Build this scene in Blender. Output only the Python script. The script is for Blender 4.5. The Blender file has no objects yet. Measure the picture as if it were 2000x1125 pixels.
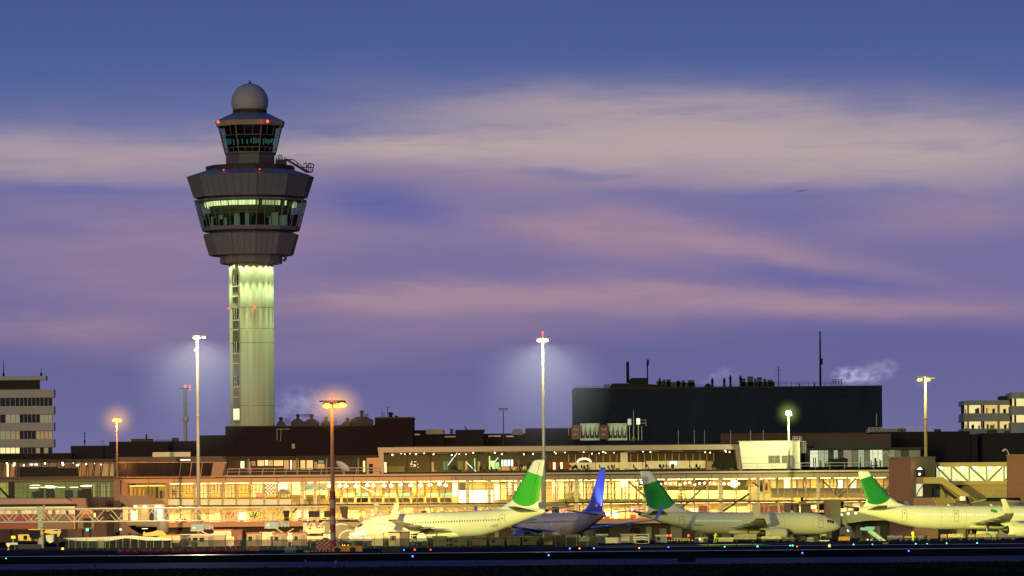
import bpy, bmesh, math, random
from mathutils import Vector, Matrix
R = math.radians
rnd = random.Random(7)
scene = bpy.context.scene
COL = scene.collection
F, CX, CY, H, ROLL = 10000.0, 1000.0, 1040.0, 2.0, R(0.5)
SR, CR = math.sin(ROLL), math.cos(ROLL)

# ------------------------------------------------------------------ helpers
def W(px, py, Y):
    """the point at depth Y that a survey of the photograph puts at (px, py)"""
    a, b = px - CX, CY - py
    return Vector(((a*CR + b*SR)*Y/F, Y, H + (-a*SR + b*CR)*Y/F))

def lin(c):
    return tuple(((v/255.0)/12.92 if v/255.0 <= 0.04045 else ((v/255.0+0.055)/1.055)**2.4) for v in c)

class E:
    """arithmetic on shader sockets"""
    def __init__(s, nt, v): s.nt, s.v = nt, v
    def op(s, o, b=None, c=None):
        n = s.nt.nodes.new('ShaderNodeMath'); n.operation = o
        for i, q in enumerate((s, b, c)):
            if q is None: continue
            q = q.v if isinstance(q, E) else q
            if isinstance(q, (int, float)): n.inputs[i].default_value = q
            else: s.nt.links.new(q, n.inputs[i])
        return E(s.nt, n.outputs[0])
    def __add__(s, b): return s.op('ADD', b)
    def __radd__(s, b): return s.op('ADD', b)
    def __sub__(s, b): return s.op('SUBTRACT', b)
    def __rsub__(s, b): return E(s.nt, b).op('SUBTRACT', s)
    def __mul__(s, b): return s.op('MULTIPLY', b)
    def __rmul__(s, b): return s.op('MULTIPLY', b)
    def __truediv__(s, b): return s.op('DIVIDE', b)
    def exp(s): return s.op('EXPONENT')
    def max(s, b): return s.op('MAXIMUM', b)
    def min(s, b): return s.op('MINIMUM', b)
    def abs(s): return s.op('ABSOLUTE')
    def lt(s, b): return s.op('LESS_THAN', b)
    def gt(s, b): return s.op('GREATER_THAN', b)
    def pow(s, b): return s.op('POWER', b)
    def sqrt(s): return s.op('SQRT')
    def clamp(s): return s.max(0.0).min(1.0)

def sep(nt, vec):
    n = nt.nodes.new('ShaderNodeSeparateXYZ'); nt.links.new(vec, n.inputs[0])
    return E(nt, n.outputs[0]), E(nt, n.outputs[1]), E(nt, n.outputs[2])

def comb(nt, x, y, z):
    n = nt.nodes.new('ShaderNodeCombineXYZ')
    for i, q in enumerate((x, y, z)):
        q = q.v if isinstance(q, E) else q
        if isinstance(q, (int, float)): n.inputs[i].default_value = q
        else: nt.links.new(q, n.inputs[i])
    return n.outputs[0]

def noise(nt, vec, scale=1.0, detail=3.0, rough=0.5):
    n = nt.nodes.new('ShaderNodeTexNoise'); n.inputs['Scale'].default_value = scale
    n.inputs['Detail'].default_value = detail; n.inputs['Roughness'].default_value = rough
    if vec is not None: nt.links.new(vec, n.inputs['Vector'])
    return E(nt, n.outputs['Fac'])

def mixc(nt, fac, a, b, mode='MIX'):
    n = nt.nodes.new('ShaderNodeMix'); n.data_type = 'RGBA'; n.blend_type = mode
    def put(sock, q):
        q = q.v if isinstance(q, E) else q
        if isinstance(q, (int, float)): sock.default_value = q
        elif isinstance(q, (tuple, list)): sock.default_value = (q[0], q[1], q[2], 1)
        else: nt.links.new(q, sock)
    put(n.inputs['Factor'], fac); put(n.inputs[6], a); put(n.inputs[7], b)
    return n.outputs[2]

MATS = {}
def mat(name, col, rough=0.6, metal=0.0, emit=0.0, ecol=None, var=0.12, vs=0.6, stretch=None, spec=0.5, bump=0.0):
    """principled surface whose colour drifts with a noise in object space"""
    if name in MATS: return MATS[name]
    m = bpy.data.materials.new(name); m.use_nodes = True
    nt = m.node_tree; p = nt.nodes['Principled BSDF']
    p.inputs['Roughness'].default_value = rough; p.inputs['Metallic'].default_value = metal
    p.inputs['Specular IOR Level'].default_value = spec
    tc = nt.nodes.new('ShaderNodeTexCoord')
    if var > 0:
        x, y, z = sep(nt, tc.outputs['Object'])
        sx = stretch or (1, 1, 1)
        v = comb(nt, x*sx[0], y*sx[1], z*sx[2])
        n1 = noise(nt, v, vs, 4.0, 0.6)
        k = (n1 - 0.5)*(4*var) + 1.0
        c = mixc(nt, 1.0, tuple(col), comb(nt, k, k, k), 'MULTIPLY')
        nt.links.new(c, p.inputs['Base Color'])
        r = (n1 - 0.5)*0.25 + rough
        nt.links.new(r.clamp().v, p.inputs['Roughness'])
        if bump:
            b = nt.nodes.new('ShaderNodeBump'); b.inputs['Strength'].default_value = bump
            nt.links.new(n1.v, b.inputs['Height']); nt.links.new(b.outputs[0], p.inputs['Normal'])
    else:
        p.inputs['Base Color'].default_value = (*col, 1)
    if emit:
        p.inputs['Emission Color'].default_value = (*(ecol or col), 1)
        p.inputs['Emission Strength'].default_value = emit
    MATS[name] = m
    return m

def glow(name, col, strength):
    if name in MATS: return MATS[name]
    m = bpy.data.materials.new(name); m.use_nodes = True
    nt = m.node_tree; nt.nodes.clear()
    o = nt.nodes.new('ShaderNodeOutputMaterial'); e = nt.nodes.new('ShaderNodeEmission')
    e.inputs[0].default_value = (*col, 1); e.inputs[1].default_value = strength
    nt.links.new(e.outputs[0], o.inputs[0]); MATS[name] = m
    return m

def glass(name, tint=(0.9, 0.9, 0.85), gl=0.1, rough=0.04):
    if name in MATS: return MATS[name]
    m = bpy.data.materials.new(name); m.use_nodes = True
    nt = m.node_tree; nt.nodes.clear()
    o = nt.nodes.new('ShaderNodeOutputMaterial'); t = nt.nodes.new('ShaderNodeBsdfTransparent')
    g = nt.nodes.new('ShaderNodeBsdfGlossy'); x = nt.nodes.new('ShaderNodeMixShader')
    t.inputs[0].default_value = (*tint, 1); g.inputs['Roughness'].default_value = rough
    x.inputs[0].default_value = gl
    nt.links.new(t.outputs[0], x.inputs[1]); nt.links.new(g.outputs[0], x.inputs[2]); nt.links.new(x.outputs[0], o.inputs[0])
    MATS[name] = m
    return m

class MB:
    """collects shapes that become ONE mesh"""
    def __init__(s): s.v, s.f, s.mi, s.sm = [], [], [], []
    def add(s, vs, fs, mi=0, smooth=False):
        o = len(s.v); s.v += [Vector(p) for p in vs]
        for f in fs:
            s.f.append([i+o for i in f]); s.mi.append(mi); s.sm.append(smooth)
        return s
    def box(s, x0, x1, y0, y1, z0, z1, mi=0):
        if x0 > x1: x0, x1 = x1, x0
        if y0 > y1: y0, y1 = y1, y0
        if z0 > z1: z0, z1 = z1, z0
        vs = [(x0,y0,z0),(x1,y0,z0),(x1,y1,z0),(x0,y1,z0),(x0,y0,z1),(x1,y0,z1),(x1,y1,z1),(x0,y1,z1)]
        return s.add(vs, [(0,3,2,1),(4,5,6,7),(0,1,5,4),(1,2,6,5),(2,3,7,6),(3,0,4,7)], mi)
    def pb(s, x0, y0, x1, y1, Y, d, mi=0):
        """box whose front face at depth Y spans the surveyed rectangle; y1 None = down to the ground"""
        ym = (y0 + (y1 if y1 is not None else 1060))/2; xm = (x0+x1)/2
        return s.box(W(x0,ym,Y).x, W(x1,ym,Y).x, Y, Y+d, 0.0 if y1 is None else W(xm,y1,Y).z, W(xm,y0,Y).z, mi)
    def prism(s, pts, d, mi=0):
        """extrude a planar loop of 3-D points by vector d"""
        n = len(pts); d = Vector(d); pts = [Vector(p) for p in pts]
        vs = pts + [p+d for p in pts]
        fs = [tuple(range(n)), tuple(range(2*n-1, n-1, -1))] + [(i, i+n, (i+1) % n + n, (i+1) % n) for i in range(n)]
        return s.add(vs, fs, mi)
    def tube(s, p0, p1, r, r1=None, n=8, mi=0, caps=True):
        p0, p1 = Vector(p0), Vector(p1); r1 = r if r1 is None else r1
        ax = (p1-p0); ax.normalize()
        u = ax.orthogonal().normalized(); w = ax.cross(u)
        vs = []
        for p, q in ((p0, r), (p1, r1)):
            for i in range(n):
                a = 2*math.pi*i/n; vs.append(p + u*(q*math.cos(a)) + w*(q*math.sin(a)))
        fs = [(i, (i+1) % n, n+(i+1) % n, n+i) for i in range(n)]
        s.add(vs, fs, mi, n > 5)
        if caps: s.add([], [], mi); o = len(s.v)-2*n; s.f += [[o+i for i in range(n-1, -1, -1)], [o+n+i for i in range(n)]]; s.mi += [mi]*2; s.sm += [False]*2
        return s
    def path(s, pts, r, n=6, mi=0):
        for a, b in zip(pts, pts[1:]): s.tube(a, b, r, n=n, mi=mi)
        return s
    def lathe(s, prof, n=24, c=(0,0,0), ph=0.0, mi=0, smooth=True, axis='z', cap=True):
        c = Vector(c); vs = []
        for (r, z) in prof:
            for i in range(n):
                a = ph + 2*math.pi*i/n
                if axis == 'z': vs.append(c + Vector((r*math.sin(a), -r*math.cos(a), z)))
                else: vs.append(c + Vector((z, r*math.cos(a), r*math.sin(a))))
        fs = []
        for k in range(len(prof)-1):
            for i in range(n):
                j = (i+1) % n; fs.append((k*n+i, k*n+j, (k+1)*n+j, (k+1)*n+i))
        s.add(vs, fs, mi, smooth)
        if cap:
            o = len(s.v)-len(vs)
            s.f += [[o+i for i in range(n-1, -1, -1)], [o+(len(prof)-1)*n+i for i in range(n)]]; s.mi += [mi]*2; s.sm += [False]*2
        return s
    def ball(s, c, r, n=12, mi=0, sq=(1,1,1)):
        c = Vector(c); m = n//2; vs = []; fs = []
        for k in range(m+1):
            t = math.pi*k/m
            for i in range(n):
                a = 2*math.pi*i/n
                vs.append(c + Vector((r*sq[0]*math.sin(t)*math.cos(a), r*sq[1]*math.sin(t)*math.sin(a), r*sq[2]*math.cos(t))))
        for k in range(m):
            for i in range(n):
                j = (i+1) % n; fs.append((k*n+i, (k+1)*n+i, (k+1)*n+j, k*n+j))
        return s.add(vs, fs, mi, True)
    def loft(s, secs, mi=0, smooth=True, caps=True):
        n = len(secs[0]); vs = [p for q in secs for p in q]; fs = []
        for k in range(len(secs)-1):
            for i in range(n):
                j = (i+1) % n; fs.append((k*n+i, k*n+j, (k+1)*n+j, (k+1)*n+i))
        s.add(vs, fs, mi, smooth)
        if caps:
            o = len(s.v)-len(vs)
            s.f += [[o+i for i in range(n-1, -1, -1)], [o+(len(secs)-1)*n+i for i in range(n)]]; s.mi += [mi]*2; s.sm += [False]*2
        return s
    def build(s, name, mats, parent=None, origin=None, fix=True):
        o = Vector(origin) if origin is not None else Vector((0,0,0))
        me = bpy.data.meshes.new(name)
        me.from_pydata([p-o for p in s.v], [], s.f)
        mats = mats if isinstance(mats, (list, tuple)) else [mats]
        for m in mats: me.materials.append(m)
        me.polygons.foreach_set('material_index', s.mi)
        me.polygons.foreach_set('use_smooth', s.sm)
        if fix:
            b = bmesh.new(); b.from_mesh(me)
            bmesh.ops.remove_doubles(b, verts=b.verts, dist=1e-4)
            bmesh.ops.recalc_face_normals(b, faces=b.faces); b.to_mesh(me); b.free()
        me.update()
        ob = bpy.data.objects.new(name, me); COL.objects.link(ob)
        if parent is not None: ob.parent = parent
        elif origin is not None: ob.location = o
        return ob

def tag(o, label=None, cat=None, group=None, kind=None):
    if label: o['label'] = label
    if cat: o['category'] = cat
    if group: o['group'] = group
    if kind: o['kind'] = kind
    return o

class Thing:
    """an Empty at the thing's base; parts are given in world coordinates unless local"""
    def __init__(s, name, label, cat, loc=(0,0,0), group=None, rz=0.0):
        s.o = bpy.data.objects.new(name, None); COL.objects.link(s.o)
        s.loc = Vector(loc); s.o.location = s.loc; s.o.rotation_euler = (0, 0, rz)
        tag(s.o, label, cat, group)
    def part(s, name, mb, mats, parent=None, local=False, label=None):
        ob = mb.build(name, mats, parent or s.o, None if local else s.loc)
        if label: ob['label'] = label
        return ob

def lamp(kind, loc, energy, col, parent=None, **k):
    d = bpy.data.lights.new(kind.lower()+'_light', kind); d.energy = energy; d.color = col
    aim = k.pop('aim', None)
    for a, b in k.items(): setattr(d, a, b)
    o = bpy.data.objects.new(d.name, d); COL.objects.link(o)
    o.location = loc
    if aim is not None:
        o.rotation_euler = (Vector(aim)-Vector(loc)).to_track_quat('-Z', 'Y').to_euler()
    if parent is not None:
        o.parent = parent; o.location = Vector(loc) - parent.location
    return o

def text(body, size, loc, m, parent=None, origin=None, rot=(R(90),0,0), name='lettering', ext=0.01, align='CENTER'):
    c = bpy.data.curves.new(name, 'FONT'); c.body = body; c.size = size; c.extrude = ext
    c.align_x = align; c.align_y = 'CENTER'; c.materials.append(m)
    tmp = bpy.data.objects.new(name, c); COL.objects.link(tmp)
    me = bpy.data.meshes.new_from_object(tmp.evaluated_get(bpy.context.evaluated_depsgraph_get()))
    bpy.data.objects.remove(tmp); o = bpy.data.objects.new(name, me); COL.objects.link(o)
    o.location = Vector(loc) - (Vector(origin) if origin is not None else Vector((0,0,0))); o.rotation_euler = rot
    if parent is not None: o.parent = parent
    return o

# ------------------------------------------------------------------ materials
white_paint = mat('white_paint', (0.78,0.78,0.76), 0.35, var=0.03)
cream = mat('cream_panel', (0.62,0.56,0.46), 0.5, var=0.05)
dark_steel = mat('dark_steel', (0.05,0.05,0.06), 0.45, 0.6)
grey_steel = mat('galvanised_steel', (0.36,0.37,0.36), 0.45, 0.3, var=0.1)
pole_paint = mat('pole_paint', (0.5,0.5,0.45), 0.45, 0.1, var=0.08, vs=0.3, stretch=(4,4,0.5))
rubber = mat('rubber', (0.02,0.02,0.022), 0.8)
concrete = mat('concrete', (0.24,0.27,0.235), 0.85, var=0.22, vs=0.25, stretch=(5,5,0.12), bump=0.05)
clad_dark = mat('dark_cladding', (0.013,0.011,0.019), 0.7, var=0.25, vs=0.35, stretch=(6,6,0.3), spec=0.08)
clad_brown = mat('brown_cladding', (0.106,0.107,0.165), 0.65, var=0.2, vs=0.4, stretch=(8,8,0.3), spec=0.08)
orange_fascia = mat('sodium_tinted_fascia', (0.60,0.30,0.16), 0.5, var=0.1, vs=0.15)  # terracotta with the sodium lamps' orange put into the colour
brick_red = mat('brick_red', (0.26,0.11,0.09), 0.9, var=0.15, vs=2.0, bump=0.2)
brick_olive = mat('brick_olive', (0.17,0.14,0.08), 0.9, var=0.15, vs=2.0, bump=0.2)
yellow_panel = mat('yellow_panel', (0.55,0.42,0.14), 0.6, var=0.06)
mullion_m = mat('mullion_paint', (0.55,0.40,0.22), 0.5, var=0.08)
trim_dark = mat('dark_trim', (0.035,0.03,0.028), 0.5, var=0.1, spec=0.08)
red_paint = mat('red_paint', (0.38,0.04,0.03), 0.5, var=0.1)
yellow_paint = mat('yellow_paint', (0.75,0.42,0.03), 0.45, var=0.1)
orange_paint = mat('orange_paint', (0.7,0.22,0.03), 0.5, var=0.1)
blue_paint = mat('blue_paint', (0.10,0.33,0.62), 0.45, var=0.05)
navy_paint = mat('navy_paint', (0.02,0.03,0.16), 0.4, var=0.08)
grey_paint = mat('grey_paint', (0.25,0.25,0.25), 0.6, var=0.1)
lightgrey = mat('light_grey_paint', (0.5,0.5,0.46), 0.6, var=0.08)
black_paint = mat('black_paint', (0.012,0.012,0.014), 0.5, var=0.05, spec=0.08)
maroon = mat('maroon_paint', (0.15,0.035,0.03), 0.6, var=0.1)
tarp = mat('dark_tarp', (0.05,0.055,0.05), 0.7, var=0.25, vs=1.2)
joint_dark = mat('cladding_joint', (.016,.018,.028), .8, spec=.05)
green_dark = mat('dark_green_paint', (0.03,0.07,0.05), 0.5)
wood_m = mat('plywood', (0.36,0.27,0.15), 0.8, var=0.12, vs=1.5)
plane_white = mat('aircraft_white', (0.80,0.79,0.60), 0.28, var=0.025, vs=0.25, stretch=(0.3,1,1))
plane_grey = mat('aircraft_grey', (0.33,0.33,0.33), 0.35, var=0.05)
plane_blue = mat('aircraft_blue', (0.035,0.045,0.30), 0.3, var=0.05)
bare_metal = mat('bare_metal', (0.6,0.6,0.6), 0.25, 0.9, var=0.05)
dark_glass = mat('dark_glass', (0.01,0.012,0.016), 0.08, var=0)
g_warm = glass('facade_glass', (0.93,0.92,0.86), 0.05)
g_dark = glass('tinted_glass', (0.42,0.5,0.48), 0.12)
g_tower = glass('tower_glass', (0.5,0.62,0.6), 0.10)
w_panel = mat('white_panel', (0.72,0.66,0.52), 0.55, var=0.05, emit=0.45, ecol=(1,.80,.38))  # glow stands in for room light coming through the panel
m_warm = glow('warm_strip_light', (1.0,0.83,0.36), 25.0)
m_white_l = glow('white_sign_light', (1.0,0.93,0.68), 2.6)
m_globe = glow('globe_light', (1.0,0.84,0.48), 7.0)
m_red_l = glow('red_beacon', (1.0,0.05,0.03), 6.0)
m_blue_l = glow('blue_marker', (0.05,0.10,1.0), 9.0)
m_green_l = glow('green_marker', (0.1,1.0,0.6), 3.5)
m_orange_l = glow('orange_marker', (1.0,0.25,0.02), 6.0)
m_sod = glow('sodium_lens', (1.0,0.47,0.05), 5.0)
m_wht = glow('white_lens', (1.0,0.88,0.40), 5.0)
m_grn = glow('greenish_lens', (0.85,1.0,0.50), 12.0)
m_win = glow('lit_room', (1.0,0.85,0.42), 1.1)
m_winl = glow('dim_room', (0.9,0.8,0.45), 0.28)

# ------------------------------------------------------------------ camera
cd = bpy.data.cameras.new('camera'); cam = bpy.data.objects.new('camera', cd); COL.objects.link(cam)
cam.location = (0, 0, H); cam.rotation_euler = (Matrix.Rotation(R(90), 3, 'X') @ Matrix.Rotation(-ROLL, 3, 'Z')).to_euler()
cd.sensor_width = 36; cd.lens = 36*F/2000; cd.shift_y = (CY-562.5)/2000; cd.clip_start = 1; cd.clip_end = 30000
scene.camera = cam

# ------------------------------------------------------------------ sky
world = bpy.data.worlds.new('World'); scene.world = world; world.use_nodes = True
def make_sky():
    nt = world.node_tree; nt.nodes.clear()
    out = nt.nodes.new('ShaderNodeOutputWorld'); bg = nt.nodes.new('ShaderNodeBackground')
    tc = nt.nodes.new('ShaderNodeTexCoord')
    x, y, z = sep(nt, tc.outputs['Generated'])
    ya = y.abs().max(0.03)
    az, el = x/ya*10000.0, z/ya*10000.0
    px = az - el*SR + 1000.0; py = 1040.0 - (el + az*SR)
    # slow turbulence, drawn out sideways like the cloud bands
    nv = comb(nt, px/620.0, py/150.0, 0.0)
    w1 = noise(nt, nv, 1.0, 4.0, 0.55) - 0.5
    nv2 = comb(nt, px/330.0, py/60.0, 4.0)
    w2 = noise(nt, nv2, 1.0, 5.0, 0.6) - 0.5
    nv3 = comb(nt, px/150.0 + py/90.0, py/17.0, 9.0)
    w3 = noise(nt, nv3, 1.0, 5.0, 0.6) - 0.5
    qx = px + w2*260.0; qy = py + w1*95.0 + w2*36.0 + w3*10.0
    def blob(cx, cy, rx, ry, wt, sl):
        a = (qx-cx)/rx; b = ((qy-cy) - (qx-cx)*sl)/ry
        return ((a*a + b*b)*-1.0).exp()*wt
    # peach cloud, mauve cloud, blue gaps
    peach = None
    for t in SKY_PEACH: peach = blob(*t) if peach is None else peach + blob(*t)
    mauve = None
    for t in SKY_MAUVE: mauve = blob(*t) if mauve is None else mauve + blob(*t)
    blue = None
    for t in SKY_BLUE: blue = blob(*t) if blue is None else blue + blob(*t)
    ramp = nt.nodes.new('ShaderNodeValToRGB'); cr = ramp.color_ramp
    stops = SKY_STOPS
    while len(cr.elements) < len(stops): cr.elements.new(0.5)
    for e, (p, c) in zip(cr.elements, stops): e.position = p; e.color = (*lin(c), 1)
    nt.links.new(((py + w1*60.0)/1100.0).clamp().v, ramp.inputs[0])
    c = mixc(nt, (mauve*(w2*1.1+w3*0.55+1.0)).clamp(), ramp.outputs[0], lin(SKY_MC))
    c = mixc(nt, ((peach*-1.05).exp()*-1.0 + 1.0)*(w2*0.9+w3*0.8+1.0).clamp()*1.12, c, lin(SKY_PC))
    c = mixc(nt, (blue*(w2*1.1+w3*0.55+1.0)).clamp(), c, lin(SKY_BC))
    # high overhead the dusk sky is darker and bluer
    hi = (z.max(0.0)*1.6 - 0.12).clamp()
    c = mixc(nt, hi, c, (0.035,0.055,0.16))
    sky = nt.nodes.new('ShaderNodeTexSky'); sky.sky_type = 'NISHITA'; sky.sun_disc = False
    sky.sun_elevation = SUN_EL; sky.sun_rotation = SUN_ROT
    c = mixc(nt, 0.004, c, sky.outputs[0], 'ADD')
    nt.links.new(c, bg.inputs[0]); bg.inputs[1].default_value = SKY_STRENGTH
    nt.links.new(bg.outputs[0], out.inputs[0])
SUN_EL, SUN_ROT = R(6.3), R(208.0)
SKY_STRENGTH = 1.0
SKY_STOPS = [(0.0,(61,81,141)),(0.12,(71,91,152)),(0.25,(95,103,160)),(0.40,(110,105,158)),(0.52,(112,103,155)),(0.60,(94,93,150)),(0.68,(96,97,151)),(0.80,(110,108,155)),(0.90,(115,111,154)),(1.0,(104,98,140))]
SKY_MC, SKY_PC, SKY_BC = (158,130,153), (193,170,164), (86,92,162)
SKY_PEACH = [(1350,275,750,95,.12,0),(150,300,500,80,.12,0),(100,305,380,40,.62,0),(560,292,250,32,.4,0),(840,282,240,32,.85,.02),(1150,300,300,40,.55,0),(1550,300,440,48,.8,.06),(1400,225,470,50,.55,.05),(1880,275,240,66,.6,.08),(1050,215,300,34,.25,0)]
SKY_MAUVE = [(1000,345,800,34,.5,0),(200,470,340,60,.5,0),(300,560,300,40,.4,0),(150,640,300,34,.55,0),(560,450,250,60,.3,0),(1000,440,350,60,.4,0),(1250,465,300,40,.7,.05),(1550,492,330,24,.55,.22),(1850,420,220,40,.6,0),(700,590,250,36,.6,0),(1100,590,380,32,.95,0),(1480,575,330,26,.75,.10),(1850,600,250,30,.5,.1),(500,690,400,30,.3,0),(900,650,400,30,.35,0)]
SKY_BLUE = [(150,372,280,15,0.520,0),(740,395,130,38,0.600,.1),(850,440,200,36,0.400,.15),(1130,338,140,11,0.440,0),(1530,372,300,17,0.480,0),(1560,415,240,20,0.280,0),(1620,530,230,19,0.640,.16),(60,445,90,16,0.320,0),(1350,225,120,10,0.280,0)]
make_sky()

sd = bpy.data.lights.new('fill_sun', 'SUN'); sd.energy = 1.1; sd.angle = R(30); sd.color = (1.0,0.88,0.36)  # fill lamp added on the camera side, for afterglow and apron floodlight
so = bpy.data.objects.new('fill_sun', sd); COL.objects.link(so)
so.rotation_euler = Vector((0.45, 0.85, -0.11)).to_track_quat('-Z', 'Y').to_euler()
# ------------------------------------------------------------------ setting
def sheet(name, x0, x1, y0, y1, z, m, nx=1):
    mb = MB(); mb.add([(x0,y0,z),(x1,y0,z),(x1,y1,z),(x0,y1,z)], [(0,1,2,3)])
    return tag(mb.build(name, m), kind='structure')
asph = mat('asphalt', (0.030,0.030,0.055), 0.85, var=0.25, vs=0.05, stretch=(0.3,2,1), spec=0.0)
asph2 = mat('taxiway_asphalt', (0.022,0.036,0.13), 0.6, var=0.2, vs=0.06, stretch=(0.2,2,1), spec=0.02)
grass_m = mat('dark_grass', (0.008,0.017,0.013), 1.0, var=0.3, vs=0.15, spec=0.0)
grass_l = mat('lit_grass', (0.30,0.50,0.03), 0.9, var=0.2, vs=0.3, spec=0.1)  # floodlight put into a brighter grass colour
line_m = mat('road_line_paint', (0.6,0.5,0.33), 0.7, var=0.15, vs=0.3)
line_o = mat('edge_line_reflection', (0.75,0.38,0.18), 0.30, var=0.15, vs=0.3, spec=0.9)  # edge line; lamps reflected on wet pavement put into its orange colour
sheet('ground', -9000, 9000, -50, 14000, 0.0, asph)
sheet('grass_foreground', -400, 400, 20, 306, 0.012, grass_m)
sheet('taxiway', -400, 400, 306, 372, 0.008, asph2)
sheet('grass_strip', -400, 400, 372, 508, 0.012, grass_m)
sheet('road_edge_line', -400, 400, 508.5, 522, 0.006, line_o)
sheet('road_line', W(1165,1068,655).x, 400, 648, 668, 0.006, line_m)
sheet('grass_island', W(1382,1066,700).x, W(1508,1066,700).x, 700, 745, 0.010, grass_l)

def fluff_grass(name, x0, x1, y0, y1, n, h):
    mb = MB()
    for i in range(n):
        x = rnd.uniform(x0, x1); y = rnd.uniform(y0, y1); a = rnd.uniform(0, 6.28); hh = h*rnd.uniform(0.4, 1.3)
        c, s = math.cos(a)*0.12, math.sin(a)*0.12
        mb.add([(x-c,y-s,0.01),(x+c,y+s,0.01),(x+rnd.uniform(-.1,.1),y+rnd.uniform(-.1,.1),hh)], [(0,1,2)])
    return tag(mb.build(name, grass_m, fix=False), kind='stuff')
fluff_grass('grass', -45, 45, 232, 306, 9000, 0.07)

# ------------------------------------------------------------------ steam and lamp glow
def cloud_volume(name, px, py, Y, rx, ry, rz, dens, label=None, seed=0.0, skew=0.0, parent=None, emit=0.02):
    c = W(px, py, Y); mb = MB(); mb.ball((0,0,0), 1.0, 16)
    m = bpy.data.materials.new(name); m.use_nodes = True; nt = m.node_tree; nt.nodes.clear()
    o = nt.nodes.new('ShaderNodeOutputMaterial'); v = nt.nodes.new('ShaderNodeVolumePrincipled')
    tc = nt.nodes.new('ShaderNodeTexCoord'); x, y, z = sep(nt, tc.outputs['Object'])
    r2 = x*x + y*y + z*z
    n = noise(nt, comb(nt, x*1.6 + seed, y*1.3, z*1.6 + seed), 1.6, 5.0, 0.62)
    d = ((1.0 - r2).max(0.0)*((n - 0.44)*6.0).clamp())*dens
    nt.links.new(d.v, v.inputs['Density'])
    v.inputs['Color'].default_value = (0.9,0.88,0.92,1)
    v.inputs['Emission Color'].default_value = (0.62,0.58,0.80,1)
    nt.links.new((d*emit).v, v.inputs['Emission Strength'])  # slight self-glow stands in for light scattered in the steam
    nt.links.new(v.outputs[0], o.inputs['Volume'])
    ob = mb.build(name, m); ob.location = c; ob.scale = (rx, ry, rz); ob.rotation_euler = (0, skew, 0)
    tag(ob, kind='stuff')
    return ob
cloud_volume('steam', 1662, 733, 1215, 5.5, 3, 2.6, 0.24, seed=1.0, emit=1.1)
cloud_volume('steam', 1712, 728, 1216, 6.5, 3, 3.2, 0.12, seed=5.0, skew=R(-18), emit=1.1)
cloud_volume('steam', 1405, 738, 1215, 6.0, 3, 3.0, 0.055, seed=3.0, skew=R(-25), emit=0.9)
cloud_volume('steam', 585, 790, 1225, 8.0, 4, 5.5, 0.06, seed=2.0, emit=1.1)

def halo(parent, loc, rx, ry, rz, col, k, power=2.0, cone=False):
    """painted glow around a lamp: a self-lit volume just behind the lamp head"""
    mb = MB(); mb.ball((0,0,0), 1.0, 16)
    m = bpy.data.materials.new('lamp_glow'); m.use_nodes = True; nt = m.node_tree; nt.nodes.clear()
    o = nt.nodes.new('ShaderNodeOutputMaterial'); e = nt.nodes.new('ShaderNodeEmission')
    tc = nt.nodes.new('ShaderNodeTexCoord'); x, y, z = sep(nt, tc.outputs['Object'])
    if cone:   # the lamp stands at (0,0,0.55); the glow fades down and out from it
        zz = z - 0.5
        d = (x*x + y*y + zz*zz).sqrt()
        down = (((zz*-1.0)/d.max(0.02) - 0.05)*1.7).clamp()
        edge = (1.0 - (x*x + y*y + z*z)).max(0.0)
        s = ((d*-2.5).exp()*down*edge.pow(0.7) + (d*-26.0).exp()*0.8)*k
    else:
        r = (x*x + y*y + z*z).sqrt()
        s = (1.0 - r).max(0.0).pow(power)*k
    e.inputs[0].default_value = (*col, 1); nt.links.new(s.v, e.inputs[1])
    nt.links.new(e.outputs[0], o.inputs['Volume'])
    ob = mb.build('lamp_glow', m); ob.scale = (rx, ry, rz); ob.location = loc  # self-lit volume stands in for lamplight scattered in the air
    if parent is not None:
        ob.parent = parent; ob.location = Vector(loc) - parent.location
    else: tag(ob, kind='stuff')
    return ob

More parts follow.
